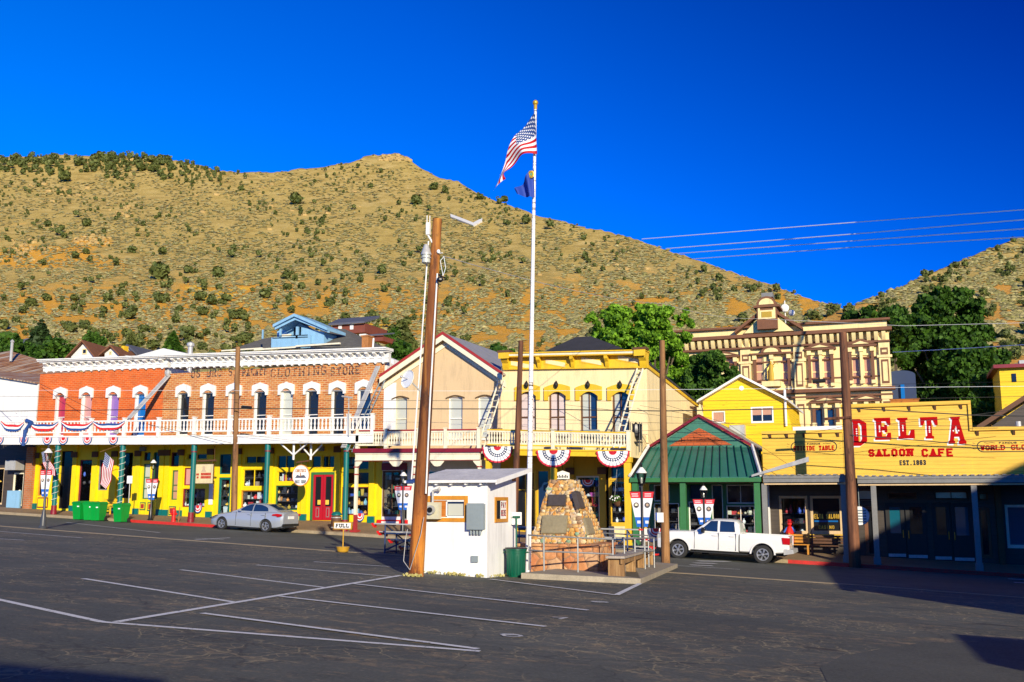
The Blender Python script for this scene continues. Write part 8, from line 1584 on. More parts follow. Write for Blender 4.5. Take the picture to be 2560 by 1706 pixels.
for i, (px, lb) in enumerate(((-2, 'small bunting half cut by the left edge'), (60, 'small bunting tangled in the blue streamer'), (119, 'small bunting above the far left street lamp'), (159, 'small bunting over the first teal post'), (219, 'small bunting on the fascia over the green bins'), (284, 'small bunting at the foot of the long metal chute'))): small_fan(px, 1094, 27, 17, .22, lb)
small_fan(1470, 1200, 34, 18, FY-.2, 'dark red bunting inside the big window behind the monument'); small_fan(495, 1264, 24, 18, FY-.15, 'small bunting under the window below the square sign'); small_fan(900, 1284, 25, 20, FY-.15, 'small bunting below the toy window left of the tan building'); small_fan(731, 1280, 26, 12, FY-.15, 'small bunting half hidden behind the sedan boot'); small_fan(1640, 1321, 36, 22, FY-.3, 'red and white bunting on the pale wall left of the pickup')
def swag(p0, p1, sag, y, label, order=(0, 1, 2)):
    m = MB(); n = 20; k = math.hypot(P(*p0, y)[0]-CX, y-CY)/LENS_F; W_ = 5.2*k
    for j in range(3):
        for i in range(n):
            q = []
            for t in (i/n, (i+1)/n):
                px = p0[0]+(p1[0]-p0[0])*t; s = 4*t*(1-t); py = p0[1]+(p1[1]-p0[1])*t+sag*s*.55+1.8*math.sin(t*9.4); x, z = P(px, py, y); ww = W_*(.35+.65*s); q.append((x, z-ww*j, z-ww*(j+1)))
            (x0, a0, b0), (x1, a1, b1) = q; yo = y+.015*math.sin(i*1.3)
            m.hexa([(x0, yo-.012, b0), (x1, yo-.012, b1), (x1, yo+.012, b1), (x0, yo+.012, b0), (x0, yo-.012, a0-.003), (x1, yo-.012, a1-.003), (x1, yo+.012, a1-.003), (x0, yo+.012, a0-.003)], order[j])
    return tag(m.build('swag_bunting', ['cloth_red', 'cloth_white', 'cloth_blue'], None), label, 'bunting', 'draped swags on the white balcony rail')
swag((2, 1052), (60, 1055), 18, .22, 'draped red white and blue swag at the left end of the balcony'); swag((72, 1053), (146, 1054), 16, .22, 'draped swag with blue uppermost right of the streamer', (2, 1, 0)); swag((153, 1052), (231, 1053), 17, .22, 'draped swag left of the middle white rail post, red uppermost'); swag((233, 1053), (312, 1052), 14, .22, 'draped swag with blue uppermost beside the metal chute', (2, 1, 0))
m = MB(); r_ = random.Random(8); q = [(66, 1052), (80, 1056), (64, 1075), (60, 1098), (58, 1115)]
for a, b_ in zip(q[:-1], q[1:]): A_, B_ = P(*a, .18), P(*b_, .18); m.tube((A_[0], .18, A_[1]), (B_[0], .18, B_[1]), .13, .09, 7)
tag(m.build('streamer', 'cloth_blue', None, angle=20), 'dark blue cloth streamer knotted on the white balcony', 'streamer')
def porch_flag(t, bt, y, stick, label):
    o = cloth('porch_flag', t, bt, y, 'stars_and_stripes', 1.4, .05, 24, 14); tag(o, label, 'flag', 'flags on the shop porches'); m = MB(); a, b_ = P(*stick[0], y), P(*stick[1], y+.1); m.tube((a[0], y, a[1]), (b_[0], y+.1, b_[1]), .015); m.build('flagstaff', 'pole_brown', o)
zA = lambda x, y: (x*.1786, 1060+y*.1786)
porch_flag([zA(*p) for p in ((1475, 395), (1450, 520), (1425, 680), (1400, 840))], [zA(*p) for p in ((1600, 520), (1580, 680), (1550, 800), (1500, 915))], .15, (zA(1400, 395), zA(1660, 300)), 'stars and stripes flag hanging from the porch over the green bins')
porch_flag([zA(*p) for p in ((585, 400), (600, 520), (625, 600), (645, 690))], [zA(*p) for p in ((640, 380), (700, 500), (760, 620), (790, 730))], -.3, (zA(570, 350), zA(760, 360)), 'stars and stripes flag hanging behind the far left street lamp')
# rope lights wound round two of the teal posts
for px, lab in ((146, 'white rope light wound round the first teal post'), (308, 'white rope light wound round the teal post by the bins')):
    x = P(px, 1113, .5)[0]; zb_ = walk(x, .5)+.6; zt = P(px, 1116, .5)[1]; m = MB(); n = 110; pts = [(x+.175*math.cos(t*.55), .5+.175*math.sin(t*.55), zb_+(zt-zb_)*t/n) for t in range(n+1)]; m.path(pts, .016, 4); tag(m.build('rope_light', 'rope_light'), lab, 'rope light')
# metal chute and ladders leaning from the roofs to the balconies
def chute(p0, p1, w, mat, label, name='chute', rungs=0, y0=FY-.15, y1=.25, r=.05):
    a, b_ = P(*p0, y0), P(*p1, y1); A_ = Vector((a[0], y0, a[1])); B_ = Vector((b_[0], y1, b_[1])); d_ = (B_-A_).normalized(); s = d_.cross(Vector((0, 1, 0))).normalized(); s = Vector((1, 0, 0))*.8+s*.2; s = (s-d_*s.dot(d_)).normalized()
    o = root(name, tuple(B_), label, name, 'fire escapes leaning on the balconies')
    for sg in (-1, 1): m = MB(); m.tube(A_+s*w*sg, B_+s*w*sg, r, r, 6); m.build('side_rail', mat, o)
    if rungs:
        for i in range(rungs): m = MB(); p = A_.lerp(B_, (i+.5)/rungs); m.tube(p-s*w, p+s*w, r*.6, r*.6, 5); m.build('rung', mat, o)
    else: m = MB(); nn2 = s.cross(d_).normalized(); m.hexa([tuple(v) for v in (A_-s*w-nn2*.03, A_+s*w-nn2*.03, A_+s*w+nn2*.0, A_-s*w+nn2*.0)]+[tuple(v) for v in (B_-s*w-nn2*.03, B_+s*w-nn2*.03, B_+s*w, B_-s*w)]); m.build('trough', mat, o)
    return o, A_, B_
o, A_, B_ = chute((422, 938), (288, 1084), .13, 'galvanised', 'long grey metal chute slanting over the join of the two brick buildings'); m = MB(); m.ball(A_+Vector((0, -.1, .1)), .17, .14, .24, 10); m.build('lamp_head', 'galvanised', o)
chute((945, 916), (858, 1120), .11, 'galvanised', 'dark metal chute slanting across the last window of the brick building')
chute((963, 938), (874, 1130), .14, 'box_grey', 'grey ladder slanting between the brick building and the tan gable', 'ladder', 16, r=.03)
chute((1254, 952), (1197, 1134), .17, 'cream_trim', 'cream ladder slanting over the join of tan and cream buildings', 'ladder', 12, r=.045)
chute((1600, 922), (1541, 1120), .15, 'cream_trim', 'cream ladder slanting to the right end of the cream balcony', 'ladder', 13, r=.045)
a, b_ = P(1880, 1190, .2), P(2022, 1148, .2); m = MB(); m.hexa([(a[0], .05, a[1]-.05), (b_[0], .05, b_[1]-.12), (b_[0], .3, b_[1]-.12), (a[0], .3, a[1]-.05), (a[0], .05, a[1]+.04), (b_[0], .05, b_[1]+.10), (b_[0], .3, b_[1]+.10), (a[0], .3, a[1]+.04)]); tag(m.build('folded_chute', 'galvanised'), 'grey metal chute resting on the saloon canopy', 'chute')
# clutter on the cream balcony
r_ = random.Random(12)
for i, (px, w_, h_, mt, lab) in enumerate(((1240, .5, .55, 'sign_wood', 'dark chair at the left end of the cream balcony'), (1410, .7, .35, 'galvanised', 'grey crate behind the cream balcony rail near the flagpole'), (1475, .9, .35, 'box_grey', 'folded canvas bundle behind the cream balcony rail'), (1590, .5, .9, 'black_paint', 'dark iron plant stand at the right end of the balcony'))):
    x, z = P(px, 1090, 1.2); zd = P(px, 1124, .3)[1]-.1; m = MB(); m.box(x-w_/2, x+w_/2, 1.0, 1.5, zd+.45, zd+.52)
    for sx4 in (-1, 1):
        for sy4 in (1.02, 1.46): m.tube((x+sx4*w_*.42, sy4, zd), (x+sx4*w_*.46, sy4, zd+.9+h_*.6), .025)
    m.box(x-w_*.45, x+w_*.45, 1.42, 1.47, zd+.6, zd+.95+h_*.5); m.ball((x, 1.2, zd+.7+h_*.4), w_*.4, .2, h_*.45, 8); tag(m.build('balcony_chair', mt), lab, 'chair', 'furniture on the cream balcony')

# benches and wares on the pavements
def small_bench(px, py, y, mat, label, w=1.4, group=None):
    x = P(px, py, y)[0]; z = walk(x, y); r = root('bench', (x, y, z), label, 'bench', 'benches on the pavement'); m = MB()
    for i in range(3): m.box(x-w/2, x+w/2, y-.2+.15*i, y-.08+.15*i, z+.42, z+.46)
    m.build('seat', mat, r); m = MB()
    for i in range(3): m.box(x-w/2, x+w/2, y+.25, y+.28, z+.52+.14*i, z+.62+.14*i)
    m.build('backrest', mat, r)
    for s in (-1, 1): m = MB(); m.box(x+s*w*.42-.04, x+s*w*.42+.04, y-.2, y-.14, z, z+.42); m.box(x+s*w*.42-.04, x+s*w*.42+.04, y+.2, y+.249, z, z+.95); m.build('leg', mat, r)
small_bench(1998, 1390, 2.4, 'orange_trim', 'yellow bench catching the light right of the pickup tailgate', 1.0); small_bench(2072, 1390, 2.6, 'sign_wood', 'dark bench under the saloon window', 1.7); small_bench(266, 1290, 2.4, 'deep_yellow', 'yellow bench between the green bins and the lone bin', 1.0)
def doll(px, y, label):
    x = P(px, 1320, y)[0]; z = P(px, 1338, y)[1]; r = root('window_ornament', (x, y, z), label, 'ornament'); m = MB(); m.lathe([(.16, 0), (.2, .1), (.13, .35), (.06, .42)], (x, y, z), 10); m.ball((x, y, z+.52), .11, n=10); m.build('body', 'red_paint', r); m = MB(); m.lathe([(.17, 0), (.17, .02), (.08, .03), (.1, .12)], (x, y, z+.60), 10); m.build('hat', 'door_red', r)
    for s in (-1, 1): m = MB(); m.tube((x+s*.1, y, z+.36), (x+s*.26, y-.05, z+.12), .05, .04, 8); m.build('arm', 'banner_blue', r)
doll(1974, 3.3, 'red and blue figure ornament in front of the saloon window')
pw = P(2143, 1290, 1.0); m = MB(); m.lathe([(.40, -.10), (.42, 0), (.40, .03)], (pw[0]+.1, 1.0, pw[1]), 20, 0, 'y')
for i in range(5): m.box(pw[0]-.15, pw[0]+.38, .885, .893, pw[1]-.28+.12*i, pw[1]-.22+.12*i, 1)
m.tube((pw[0]+.1, 1.05, pw[1]+.4), (pw[0]+.1, 1.05, pw[1]+1.2), .02, .02, 6, 1); tag(m.build('round_sign', ['letter_white', 'box_grey']), 'round white hanging sign half hidden by the thick saloon pole', 'sign')
# ================================================================ VEHICLES
def wheel(r, x, y, z, R, W, spokes, parent):
    t = MB(); t.lathe([(R*.60, -W/2+.10), (R*.64, -W/2), (R*.92, -W/2), (R, -W/2+.03), (R, W/2-.03), (R*.92, W/2), (R*.64, W/2), (R*.60, W/2-.10)], (x, y, z), 24, 0, 'y'); wh = t.build('wheel', 'rubber', parent)
    m = MB(); yo = y-W/2; m.lathe([(R*.59, .085), (R*.59, .095)], (x, yo, z), 20, 1, 'y'); rim_ring(m, x, yo, z, R); m.lathe([(R*.13, -.005), (R*.15, .03)], (x, yo, z), 10, 0, 'y')
    for i in range(spokes):
        t_ = 2*math.pi*i/spokes+.2; c, s = math.cos(t_), math.sin(t_); p = (-s*R*.055, c*R*.055)
        for off in ((-.09, .09) if spokes < 8 else (0,)):
            c2, s2 = math.cos(t_+off), math.sin(t_+off); m.hexa([(x+c*R*.12-p[0], yo+.012, z+s*R*.12-p[1]), (x+c2*R*.62-p[0], yo+.02, z+s2*R*.62-p[1]), (x+c2*R*.62+p[0], yo+.02, z+s2*R*.62+p[1]), (x+c*R*.12+p[0], yo+.012, z+s*R*.12+p[1]), (x+c*R*.12-p[0], yo+.05, z+s*R*.12-p[1]), (x+c2*R*.62-p[0], yo+.05, z+s2*R*.62-p[1]), (x+c2*R*.62+p[0], yo+.05, z+s2*R*.62+p[1]), (x+c*R*.12+p[0], yo+.05, z+s*R*.12+p[1])], 0)
    m.build('rim', ['rim', 'ink'], wh)
def rim_ring(m, x, yo, z, R):
    for i in range(24):
        a, b = 2*math.pi*i/24, 2*math.pi*(i+1)/24; f = lambda r, t: (x+r*math.cos(t), z+r*math.sin(t)); m.prism([f(R*.56, a), f(R*.56, b), f(R*.645, b), f(R*.645, a)], yo-.004, yo+.08, 0)
def loft(stations, ring):
    m = MB(); n = None
    for st in stations:
        r = ring(*st); n = len(r); m.v += r
    k = len(stations)
    for j in range(k-1):
        for i in range(n): m.f.append([j*n+i, j*n+(i+1) % n, (j+1)*n+(i+1) % n, (j+1)*n+i]); m.m.append(0)
    m.f.append(list(range(n))[::-1]); m.m.append(0); m.f.append(list(range((k-1)*n, k*n))); m.m.append(0); return m
def interp_st(tab, xs): a = np.array(tab); return [tuple([x]+[float(np.interp(x, a[:, 0], a[:, c])) for c in range(1, a.shape[1])]) for x in xs]
def cut_arches(ob, cyl):
    for (x, y0, y1, z, R) in cyl:
        c = MB(); c.lathe([(R, 0), (R, y1-y0)], (x, y0, z), 28, 0, 'y'); co = c.build('cutter', 'ink', org=(0, 0, 0)); md = ob.modifiers.new('b', 'BOOLEAN'); md.operation = 'DIFFERENCE'; md.solver = 'EXACT'; md.object = co
        bpy.context.view_layer.update(); dg = bpy.context.evaluated_depsgraph_get(); me = bpy.data.meshes.new_from_object(ob.evaluated_get(dg)); ob.modifiers.clear(); old = ob.data; ob.data = me; bpy.data.objects.remove(co)
    ob.data.polygons.foreach_set('use_smooth', [True]*len(ob.data.polygons)); ob.data.set_sharp_from_angle(angle=math.radians(28))
def place_car(r, xc, yc, zc, slope): r.location = (xc, yc, zc); r.rotation_euler = (0, slope, 0)
SL = math.atan(-GA)
# ---- silver sedan, nose to the left; modelled about the origin (x forward = left is -x)
g1, g2 = G(552, 1322), G(661, 1330)
ysed = -2.0; xs1, xs2 = P(552, 1322, ysed)[0], P(661, 1330, ysed)[0]; wb_ = xs2-xs1; ks = wb_/2.68; print('sedan wheelbase', wb_, 'truck', P(1906.6, 1405, -2)[0]-P(1694.7, 1394, -2)[0])
sed = root('silver_sedan', (0, 0, 0), 'silver compact sedan parked at the kerb in front of the yellow shops', 'car')
L0, L1 = -.88, 3.62+.02                         # front bumper and tail in metres from the front axle
body = [(-.86, .34, .56, .62), (-.78, .24, .66, .72), (-.55, .20, .75, .82), (-.2, .18, .84, .87), (.3, .18, .93, .895), (.75, .18, .99, .90), (1.4, .17, 1.0, .905), (2.2, .17, 1.02, .905), (2.9, .19, 1.06, .89), (3.3, .22, 1.08, .86), (3.52, .28, 1.05, .80), (3.62, .40, .98, .70)]
def ringf(x, zb, zt, w):
    h = zt-zb; prof = [(.80, 0), (.955, .07), (.985, .22), (1, .45), (.985, .66), (.965, .74), (.93, .90), (.84, .975), (.55, 1.02)]
    R_ = [(x, -w*a, zb+h*b) for a, b in prof]; return R_+[(x, w*a, zb+h*b) for a, b in prof[::-1]]
xs_ = sorted(set([s[0] for s in body]+list(np.arange(-.7, 3.5, .18)))); m = loft(interp_st(body, xs_), ringf); bo = m.build('body', 'silver_paint', sed)
cut_arches(bo, [(0, -1.2, -.55, .32, .37), (0, .55, 1.2, .32, .37), (2.70, -1.2, -.55, .32, .37), (2.70, .55, 1.2, .32, .37)])
cabt = [(.55, .96, .97, .80, .72), (.95, .98, 1.16, .80, .66), (1.35, .99, 1.38, .80, .60), (1.65, 1.0, 1.44, .80, .585), (2.1, 1.01, 1.45, .80, .58), (2.5, 1.03, 1.40, .79, .58), (2.9, 1.05, 1.26, .76, .60), (3.25, 1.06, 1.10, .72, .64)]
def ringc(x, zb, zt, w0, w1): h = zt-zb; return [(x, -w0, zb-.06), (x, -(w0*.35+w1*.65)-.02, zb+h*.6), (x, -w1-.0, zb+h*.86), (x, -w1*.80, zb+h*.97), (x, -w1*.35, zt), (x, w1*.35, zt), (x, w1*.80, zb+h*.97), (x, w1, zb+h*.86), (x, (w0*.35+w1*.65)+.02, zb+h*.6), (x, w0, zb-.06)]
xs_ = sorted(set([s[0] for s in cabt]+list(np.arange(.6, 3.2, .15)))); cst = interp_st(cabt, xs_); m = loft(cst, ringc); m.build('cabin', 'silver_paint', sed)
def side_y(tab, x, z): st = interp_st(tab, [x])[0]; h = max(.02, st[2]-st[1]); f = (z-st[1])/h; pts = [(-.06/h, st[3]), (.6, st[3]*.35+st[4]*.65+.02), (.86, st[4])]; return float(np.interp(f, [p[0] for p in pts], [p[1] for p in pts]))
def side_glass(tab, poly, name, mat, parent, off=.014):
    xs = [p[0] for p in poly]; n, k = 12, 6
    def span(x):
        zs = []
        for a, b in zip(poly, poly[1:]+poly[:1]):
            if min(a[0], b[0]) <= x <= max(a[0], b[0]) and a[0] != b[0]: zs.append(a[1]+(b[1]-a[1])*(x-a[0])/(b[0]-a[0]))
        return (min(zs), max(zs))
    for sg in (-1, 1):
        m = MB()
        for i in range(n+1):
            x = min(max(xs), max(min(xs), min(xs)+(max(xs)-min(xs))*i/n)); x = min(max(xs)-1e-4, max(min(xs)+1e-4, x)); z0, z1 = span(x)
            for j in range(k+1): z = z0+(z1-z0)*j/k; m.v.append((x, sg*(side_y(tab, x, z)+off), z))
        for i in range(n):
            for j in range(k): a = i*(k+1)+j; m.f.append([a, a+1, a+k+2, a+k+1]); m.m.append(0)
        m.build(name, mat, parent, solid=False)
side_glass(cabt, [(.98, 1.04), (1.30, 1.26), (1.55, 1.36), (1.78, 1.375), (1.78, 1.03)], 'side_window', 'pane_navy', sed); side_glass(cabt, [(1.84, 1.03), (1.84, 1.378), (2.25, 1.36), (2.52, 1.29), (2.72, 1.20), (2.74, 1.06)], 'side_window', 'pane_navy', sed)
def cross_glass(tab, x0, x1, f0, f1, name, parent, lift=.012, wf=.86):
    a, b_ = interp_st(tab, [x0, x1]); m = MB(); q = [(x0, -a[4]*wf, a[2]-.0), (x1, -b_[4]*wf, b_[2]), (x1, b_[4]*wf, b_[2]), (x0, a[4]*wf, a[2])]
    n = 6; rows = []
    for i in range(n+1):
        x = x0+(x1-x0)*i/n; s = interp_st(tab, [x])[0]; w1 = s[4]; h = s[2]-s[1]; rows.append([(x, -w1*.80, s[1]+h*.97+lift), (x, -w1*.35, s[2]+lift), (x, w1*.35, s[2]+lift), (x, w1*.80, s[1]+h*.97+lift)])
    for r in rows: m.v += r
    for i in range(n):
        for j in range(3): a_ = i*4+j; m.f.append([a_, a_+1, a_+5, a_+4]); m.m.append(0)
    m.build(name, 'pane_navy', parent, solid=False)
cross_glass(cabt, .70, 1.36, 0, 1, 'windscreen', sed); cross_glass(cabt, 2.52, 3.18, 0, 1, 'rear_window', sed)
for x in (0, 2.70): 
    for y in (-.78, .78): wheel(None, x, y, .32, .32, .21, 5, sed)
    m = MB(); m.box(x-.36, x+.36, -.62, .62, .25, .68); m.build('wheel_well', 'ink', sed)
m = MB(); m.prism([(3.05, .86), (3.10, .93), (3.35, .97), (3.60, .95), (3.60, .86), (3.40, .80), (3.30, .86)], -.905, -.80); m.build('tail_light', 'lens_red', sed)
m = MB(); m.prism([(3.05, .86), (3.10, .93), (3.35, .97), (3.60, .95), (3.60, .86), (3.40, .80), (3.30, .86)], .80, .905); m.build('tail_light', 'lens_red', sed)
for s in (-1, 1): m = MB(); m.prism([(-.80, .60), (-.55, .70), (-.32, .74), (-.45, .62), (-.72, .54)], s*.74-.04, s*.74+.085 if s > 0 else s*.74+.04) if False else m.prism([(-.80, .58), (-.55, .69), (-.30, .74), (-.45, .62), (-.72, .54)], min(s*.70, s*.86), max(s*.70, s*.86)); m.build('headlight', 'lamp_glass', sed)
m = MB(); m.box(3.50, 3.66, -.70, .70, .34, .46); m.build('bumper_grille', 'ink', sed); m = MB(); m.box(3.605, 3.64, -.26, .26, .70, .84); m.build('number_plate', 'letter_white', sed)
for s in (-1, 1): m = MB(); m.ball((1.12, s*.94, 1.06), .10, .07, .07, 8); m.build('wing_mirror', 'silver_paint', sed)
for x in (1.68, 2.52):
    m = MB(); m.box(x-.09, x+.09, -.925, -.90, .855, .88); m.build('door_handle', 'silver_paint', sed)
for x in (.88, 1.80, 2.66): m = MB(); m.box(x-.005, x+.005, -.908, -.88, .30, .97); m.build('door_gap', 'ink', sed)
m = MB(); m.box(.42, 2.30, -.90, -.86, .16, .21); m.build('sill', 'ink', sed)
sed.scale = (ks, max(ks, .97), max(ks, .97)); place_car(sed, xs1, ysed+.9, gz(xs1, ysed+.9)+.008, SL)

# ---- white crew cab pickup, nose to the left
ytr = -2.15; xt1, xt2 = P(1694.7, 1394, ytr)[0], P(1906.6, 1405.5, ytr)[0]; wbt = xt2-xt1; kt = wbt/3.55; print('kt', kt)
tr = root('white_pickup', (0, 0, 0), 'white crew cab pickup truck parked in front of the green roofed shop', 'pickup truck')
body = [(-.98, .50, .98, .72), (-.92, .42, 1.08, .82), (-.7, .40, 1.15, .90), (-.3, .40, 1.20, .93), (.3, .40, 1.22, .935), (.75, .40, 1.235, .935), (1.2, .40, 1.22, .93), (2.2, .40, 1.22, .93), (2.55, .40, 1.22, .93)]
def ringt(x, zb, zt, w):
    h = zt-zb; prof = [(.86, 0), (.97, .05), (.985, .30), (1, .55), (.985, .72), (.97, .80), (.96, .92), (.88, .985), (.55, 1.01)]
    R_ = [(x, -w*a, zb+h*b) for a, b in prof]; return R_+[(x, w*a, zb+h*b) for a, b in prof[::-1]]
xs_ = sorted(set([s[0] for s in body]+list(np.arange(-.9, 2.5, .2)))); m = loft(interp_st(body, xs_), ringt); bo = m.build('body', 'truck_white', tr); cut_arches(bo, [(0, -1.2, -.55, .40, .46), (0, .55, 1.2, .40, .46)])
bed = [(2.60, .44, 1.20, .92), (3.0, .44, 1.20, .925), (4.2, .46, 1.20, .925), (4.55, .50, 1.20, .90), (4.62, .54, 1.17, .84)]
def ringb(x, zb, zt, w):
    h = zt-zb; prof = [(.90, 0), (.98, .06), (1, .40), (.985, .70), (.99, .93), (.97, 1.0)]; o_ = [(x, -w*a, zb+h*b) for a, b in prof]+[(x, -w*.90, zt), (x, -w*.90, zb+.25), (x, w*.90, zb+.25), (x, w*.90, zt)]; return o_+[(x, w*a, zb+h*b) for a, b in prof[::-1]]
m = loft(interp_st(bed, [2.60, 2.8, 3.0, 3.3, 3.7, 4.1, 4.4, 4.55, 4.62]), ringb); bo = m.build('bed', 'truck_white', tr); cut_arches(bo, [(3.55, -1.2, -.60, .40, .47), (3.55, .60, 1.2, .40, .47)])
m = MB(); m.box(4.52, 4.60, -.80, .80, .64, 1.19); m.build('tailgate', 'truck_white', tr); m = MB(); m.box(2.62, 2.68, -.82, .82, .7, 1.19); m.build('bed_front', 'truck_white', tr)
cabt2 = [(.62, 1.18, 1.20, .84, .76), (1.0, 1.20, 1.52, .85, .74), (1.25, 1.20, 1.72, .86, .70), (1.5, 1.20, 1.79, .86, .69), (2.2, 1.20, 1.80, .86, .69), (2.42, 1.20, 1.77, .86, .69), (2.56, 1.20, 1.62, .86, .70), (2.60, 1.20, 1.40, .86, .74)]
xs_ = sorted(set([s[0] for s in cabt2]+list(np.arange(.7, 2.5, .15)))); m = loft(interp_st(cabt2, xs_), ringc); m.build('cabin', 'truck_white', tr)
side_glass(cabt2, [(.92, 1.26), (1.20, 1.52), (1.36, 1.68), (1.66, 1.70), (1.66, 1.24)], 'side_window', 'pane_navy', tr); side_glass(cabt2, [(1.76, 1.24), (1.76, 1.70), (2.36, 1.69), (2.40, 1.26)], 'side_window', 'pane_navy', tr)
cross_glass(cabt2, .78, 1.34, 0, 1, 'windscreen', tr, .015)
for x in (0, 3.55):
    for y in (-.80, .80): wheel(None, x, y, .39, .39, .25, 6, tr)
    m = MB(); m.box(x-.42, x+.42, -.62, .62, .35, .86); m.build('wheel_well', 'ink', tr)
    m = MB()
    for i in range(15):
        t0, t1 = math.pi*(.0+i/15), math.pi*((i+1)/15); f = lambda r, t: (x+r*math.cos(t), .40+r*math.sin(t)); m.prism([f(.465, t0), f(.465, t1), f(.53, t1), f(.53, t0)], -.95, -.90)
    m.build('wheel_arch', 'truck_white', tr)
for s in (-1, 1):
    m = MB(); y0, y1 = sorted((s*.80, s*.935)); m.prism([(4.36, .86), (4.32, 1.13), (4.64, 1.13), (4.64, .86)], y0, y1, 0); m.build('tail_light', 'lens_red', tr)
    m = MB(); y0, y1 = sorted((s*.70, s*.90)); m.prism([(-.94, .86), (-.90, 1.04), (-.55, 1.08), (-.62, .90)], y0, y1); m.build('headlight', 'lamp_glass', tr)
    m = MB(); m.box(1.02, 1.14, *sorted((s*.93, s*1.14)), 1.18, 1.40); m.build('wing_mirror', 'black_paint', tr)
m = MB(); m.prism([(4.40, .42), (4.38, .66), (4.78, .66), (4.80, .50)], -.90, .90); m.build('rear_bumper', 'galvanised', tr); m = MB(); m.prism([(-1.08, .48), (-1.08, .70), (-.86, .70), (-.86, .44)], -.80, .80); m.build('front_bumper', 'ink', tr)
m = MB(); m.box(-.995, -.97, -.55, .55, .72, 1.0); m.build('grille', 'ink', tr); m = MB(); m.box(.55, 2.95, -1.0, -.88, .33, .38); m.build('running_board', 'ink', tr)
for x in (1.72, 2.44, .70): m = MB(); m.box(x-.005, x+.005, -.942, -.90, .48, 1.21); m.build('door_gap', 'ink', tr)
for x in (1.56, 2.28): m = MB(); m.box(x-.10, x+.10, -.96, -.93, 1.06, 1.09); m.build('door_handle', 'truck_white', tr)
m = MB(); m.box(.3, 4.4, -.5, .5, .34, .46); m.build('chassis', 'ink', tr)
tr.scale = (kt, 1.0, 1.0); place_car(tr, xt1, ytr+.93, gz(xt1, ytr+.93)+.008, SL)

# ================================================================ OVERHEAD CABLES
def cable(pts, mat, r, label, sag=.0, name='overhead_cable'):
    """pts: (px, py, y) points in the photograph with a depth; straight runs between them with a little sag"""
    m = MB(); q = []
    w = [(*P(a, b, y)[:1], y, P(a, b, y)[1]) for a, b, y in pts]
    for a, b in zip(w[:-1], w[1:]):
        for i in range(12): t = i/12; q.append((a[0]+(b[0]-a[0])*t, a[1]+(b[1]-a[1])*t, a[2]+(b[2]-a[2])*t-sag*4*t*(1-t)))
    q.append(w[-1]); m.path(q, r, 4); tag(m.build(name, mat), label, 'cable', 'overhead cables')
yP = -.15
cable([(-60, 1029, yP), (590, 1022, yP), (1300, 1023, yP), (1656, 1028, yP), (2110, 1020, yP), (2425, 1038, yP), (2660, 1043, yP)], 'cable_black', .030, 'thickest black cable running the whole width at balcony height')
cable([(-60, 990, yP), (590, 1000, yP), (1300, 1003, yP), (1656, 1003, yP), (2110, 1000, yP), (2660, 990, yP)], 'cable_black', .012, 'thin black cable just above the thickest one')
cable([(-60, 976, yP), (1300, 978, yP), (2660, 965, yP)], 'cable_pale', .008, 'faint pale wire crossing the upstairs windows')
cable([(1300, 1046, yP), (1656, 1058, yP), (2110, 1062, yP), (2660, 1068, yP)], 'cable_black', .010, 'thin wire crossing low over the green roofed shop')
cable([(1300, 1066, yP), (1656, 1075, 1), (1900, 1085, 1.5), (2110, 1066, yP)], 'cable_black', .010, 'lowest sagging wire between the two right hand poles', .15)
cable([(1410, 1012, 3), (1656, 1040, yP), (1890, 1065, 2)], 'cable_black', .010, 'service wire dropping right from the cream building')
cable([(1600, 1014, 3.2), (1740, 1040, 2), (1905, 1140, 2.6)], 'cable_black', .010, 'slanting wire from the cream balcony down to the saloon sign')
cable([(1656, 1010, yP), (1820, 1060, 1.5), (1990, 1175, 2)], 'cable_black', .010, 'slanting wire from the notice pole to the saloon canopy')
cable([(-40, 958, 0), (60, 1052, .2)], 'cable_pale', .016, 'guy wire running down to the streamer at the left')
cable([(100, 960, 3), (240, 1030, 1.5), (400, 1068, .1), (578, 1108, yP)], 'cable_black', .014, 'wire slanting down right across the orange brick wall')
cable([(595, 1085, yP), (760, 1105, .1), (1000, 1112, yP)], 'cable_black', .010, 'thin wire drooping along the white fascia right of the brown pole')
cable([(1108, 641, uy-.1), (1660, 760, 10), (1900, 797, 18)], 'galvanised', .011, 'twisted service cable leaving the big pole towards the courthouse', .25)
cable([(1900, 797, 18), (2260, 815, 18), (2660, 805, 18)], 'galvanised', .016, 'cable crossing the dark trees above the courthouse corner')
cable([(1605, 598, 60), (2140, 556, 40), (2660, 517, 20)], 'cable_pale', .045, 'uppermost of the four white wires in the sky')
cable([(1665, 622, 60), (2140, 585, 40), (2660, 541, 20)], 'cable_pale', .050, 'second highest white wire in the sky')
cable([(1697, 634, 60), (2140, 602, 40), (2660, 565, 20)], 'cable_pale', .050, 'third highest white wire in the sky')
cable([(1730, 648, 60), (2140, 618, 40), (2660, 587, 20)], 'cable_pale', .050, 'lowest of the four white wires in the sky')
cable([(2232, 881, 38), (2400, 872, 30), (2660, 856, 20)], 'cable_pale', .030, 'pale cable from the courthouse side to the right edge')
cable([(1900, 950, 30), (2200, 962, 20), (2660, 952, 5)], 'cable_black', .012, 'thin wire across the courthouse windows')
cable([(2125, 1050, -.3), (2230, 1060, -.3), (2330, 1050, yP), (2660, 1010, yP)], 'cable_black', .012, 'thin wire sagging over the big red letters')
cable([(2125, 1088, -.3), (2330, 1104, yP), (2480, 1118, yP), (2660, 1124, yP)], 'cable_black', .024, 'black cable crossing the saloon letters at their feet')

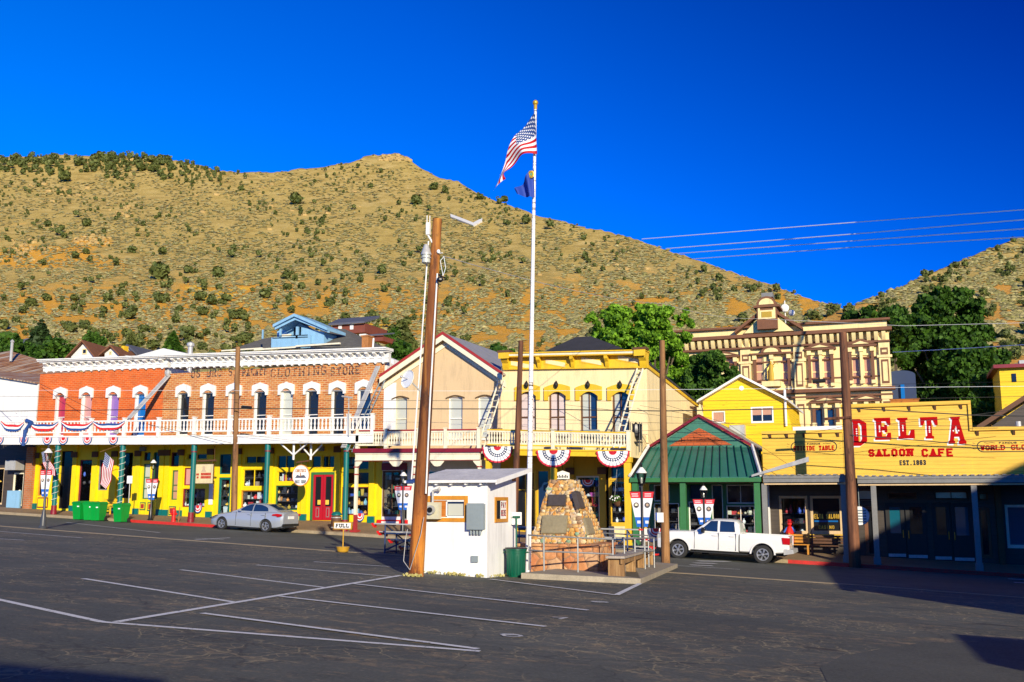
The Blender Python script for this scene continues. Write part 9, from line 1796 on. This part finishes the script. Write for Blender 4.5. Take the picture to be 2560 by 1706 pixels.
# ================================================================ UNSEEN BUILDINGS ADDED AND SHAPED TO THROW THE LONG MORNING SHADOWS
def off_house(name, label, x0, x1, y0, y1, ze, zr, wallm):
    zb = gz((x0+x1)/2, y0)-1; b = root(name, ((x0+x1)/2, y0, zb+1), label, 'building'); m = MB(); m.box(x0, x1, y0, y1, zb, ze); m.prism([(x0, ze), (x1, ze), ((x0+x1)/2, zr-.15)], y0, y1) if zr > ze else None; m.build('wall', wallm, b)
    m = MB()
    if zr > ze:
        for e in (x0-.4, x1+.4): c = (x0+x1)/2; m.hexa([(e, y0-.4, ze-.25), (c, y0-.4, zr-.14), (c, y1+.4, zr-.14), (e, y1+.4, ze-.25), (e, y0-.4, ze-.02), (c, y0-.4, zr+.05), (c, y1+.4, zr+.05), (e, y1+.4, ze-.02)])
    else: m.box(x0-.3, x1+.3, y0-.3, y1+.3, ze+.001, ze+.2)
    m.build('roof', 'roof_felt', b)
    for i in range(4): xx = x0+(x1-x0)*(i+.5)/4; m = MB(); m.box(xx-.5, xx+.5, y1+.002, y1+.05, zb+2, zb+3.6); m.build('window', 'dark_pane', b)
off_house('shadow_hall', 'unseen brick gabled hall beyond the right edge, shaped to shade the saloon', 23.0, 63, -25, -20, 2.3, 12.6, 'old_brick')
off_house('shadow_shed', 'unseen flat roofed shed beyond the right edge, added to throw a shadow wedge', 25.0, 34, -38.5, -35.6, 2.1, 0, 'chalk_white')
off_house('shadow_building', 'unseen long building behind the viewpoint, added to shade the lot corner', -6, 19.9, -58, -50.2, 3.9, 0, 'old_brick')
# weeds along the booth and the pole foot
RNG = np.random.RandomState(17); n = 260; wx = np.concatenate([RNG.uniform(bxl, bx, n), RNG.uniform(bx, bx+.12, 60), ux+RNG.uniform(-.3, .3, 60)]); wy = np.concatenate([by-RNG.uniform(0, .12, n), by+RNG.uniform(0, bd, 60), uy+RNG.uniform(-.3, -.15, 60)])
k = vn(wx*6, wy*4) > .45; wx, wy = wx[k], wy[k]; c = np.stack([wx, wy, G0+GA*wx+GB*wy+RNG.uniform(.01, .07, len(wx))], 1); v, f = quad_leaves(c, np.tile([0., -1., .6], (len(c), 1)), .028*np.ones(len(c))); tag(mesh_np('weeds', v, f, 'leaf_sage'), 'dry weeds growing along the foot of the booth', 'weeds', kind='stuff')
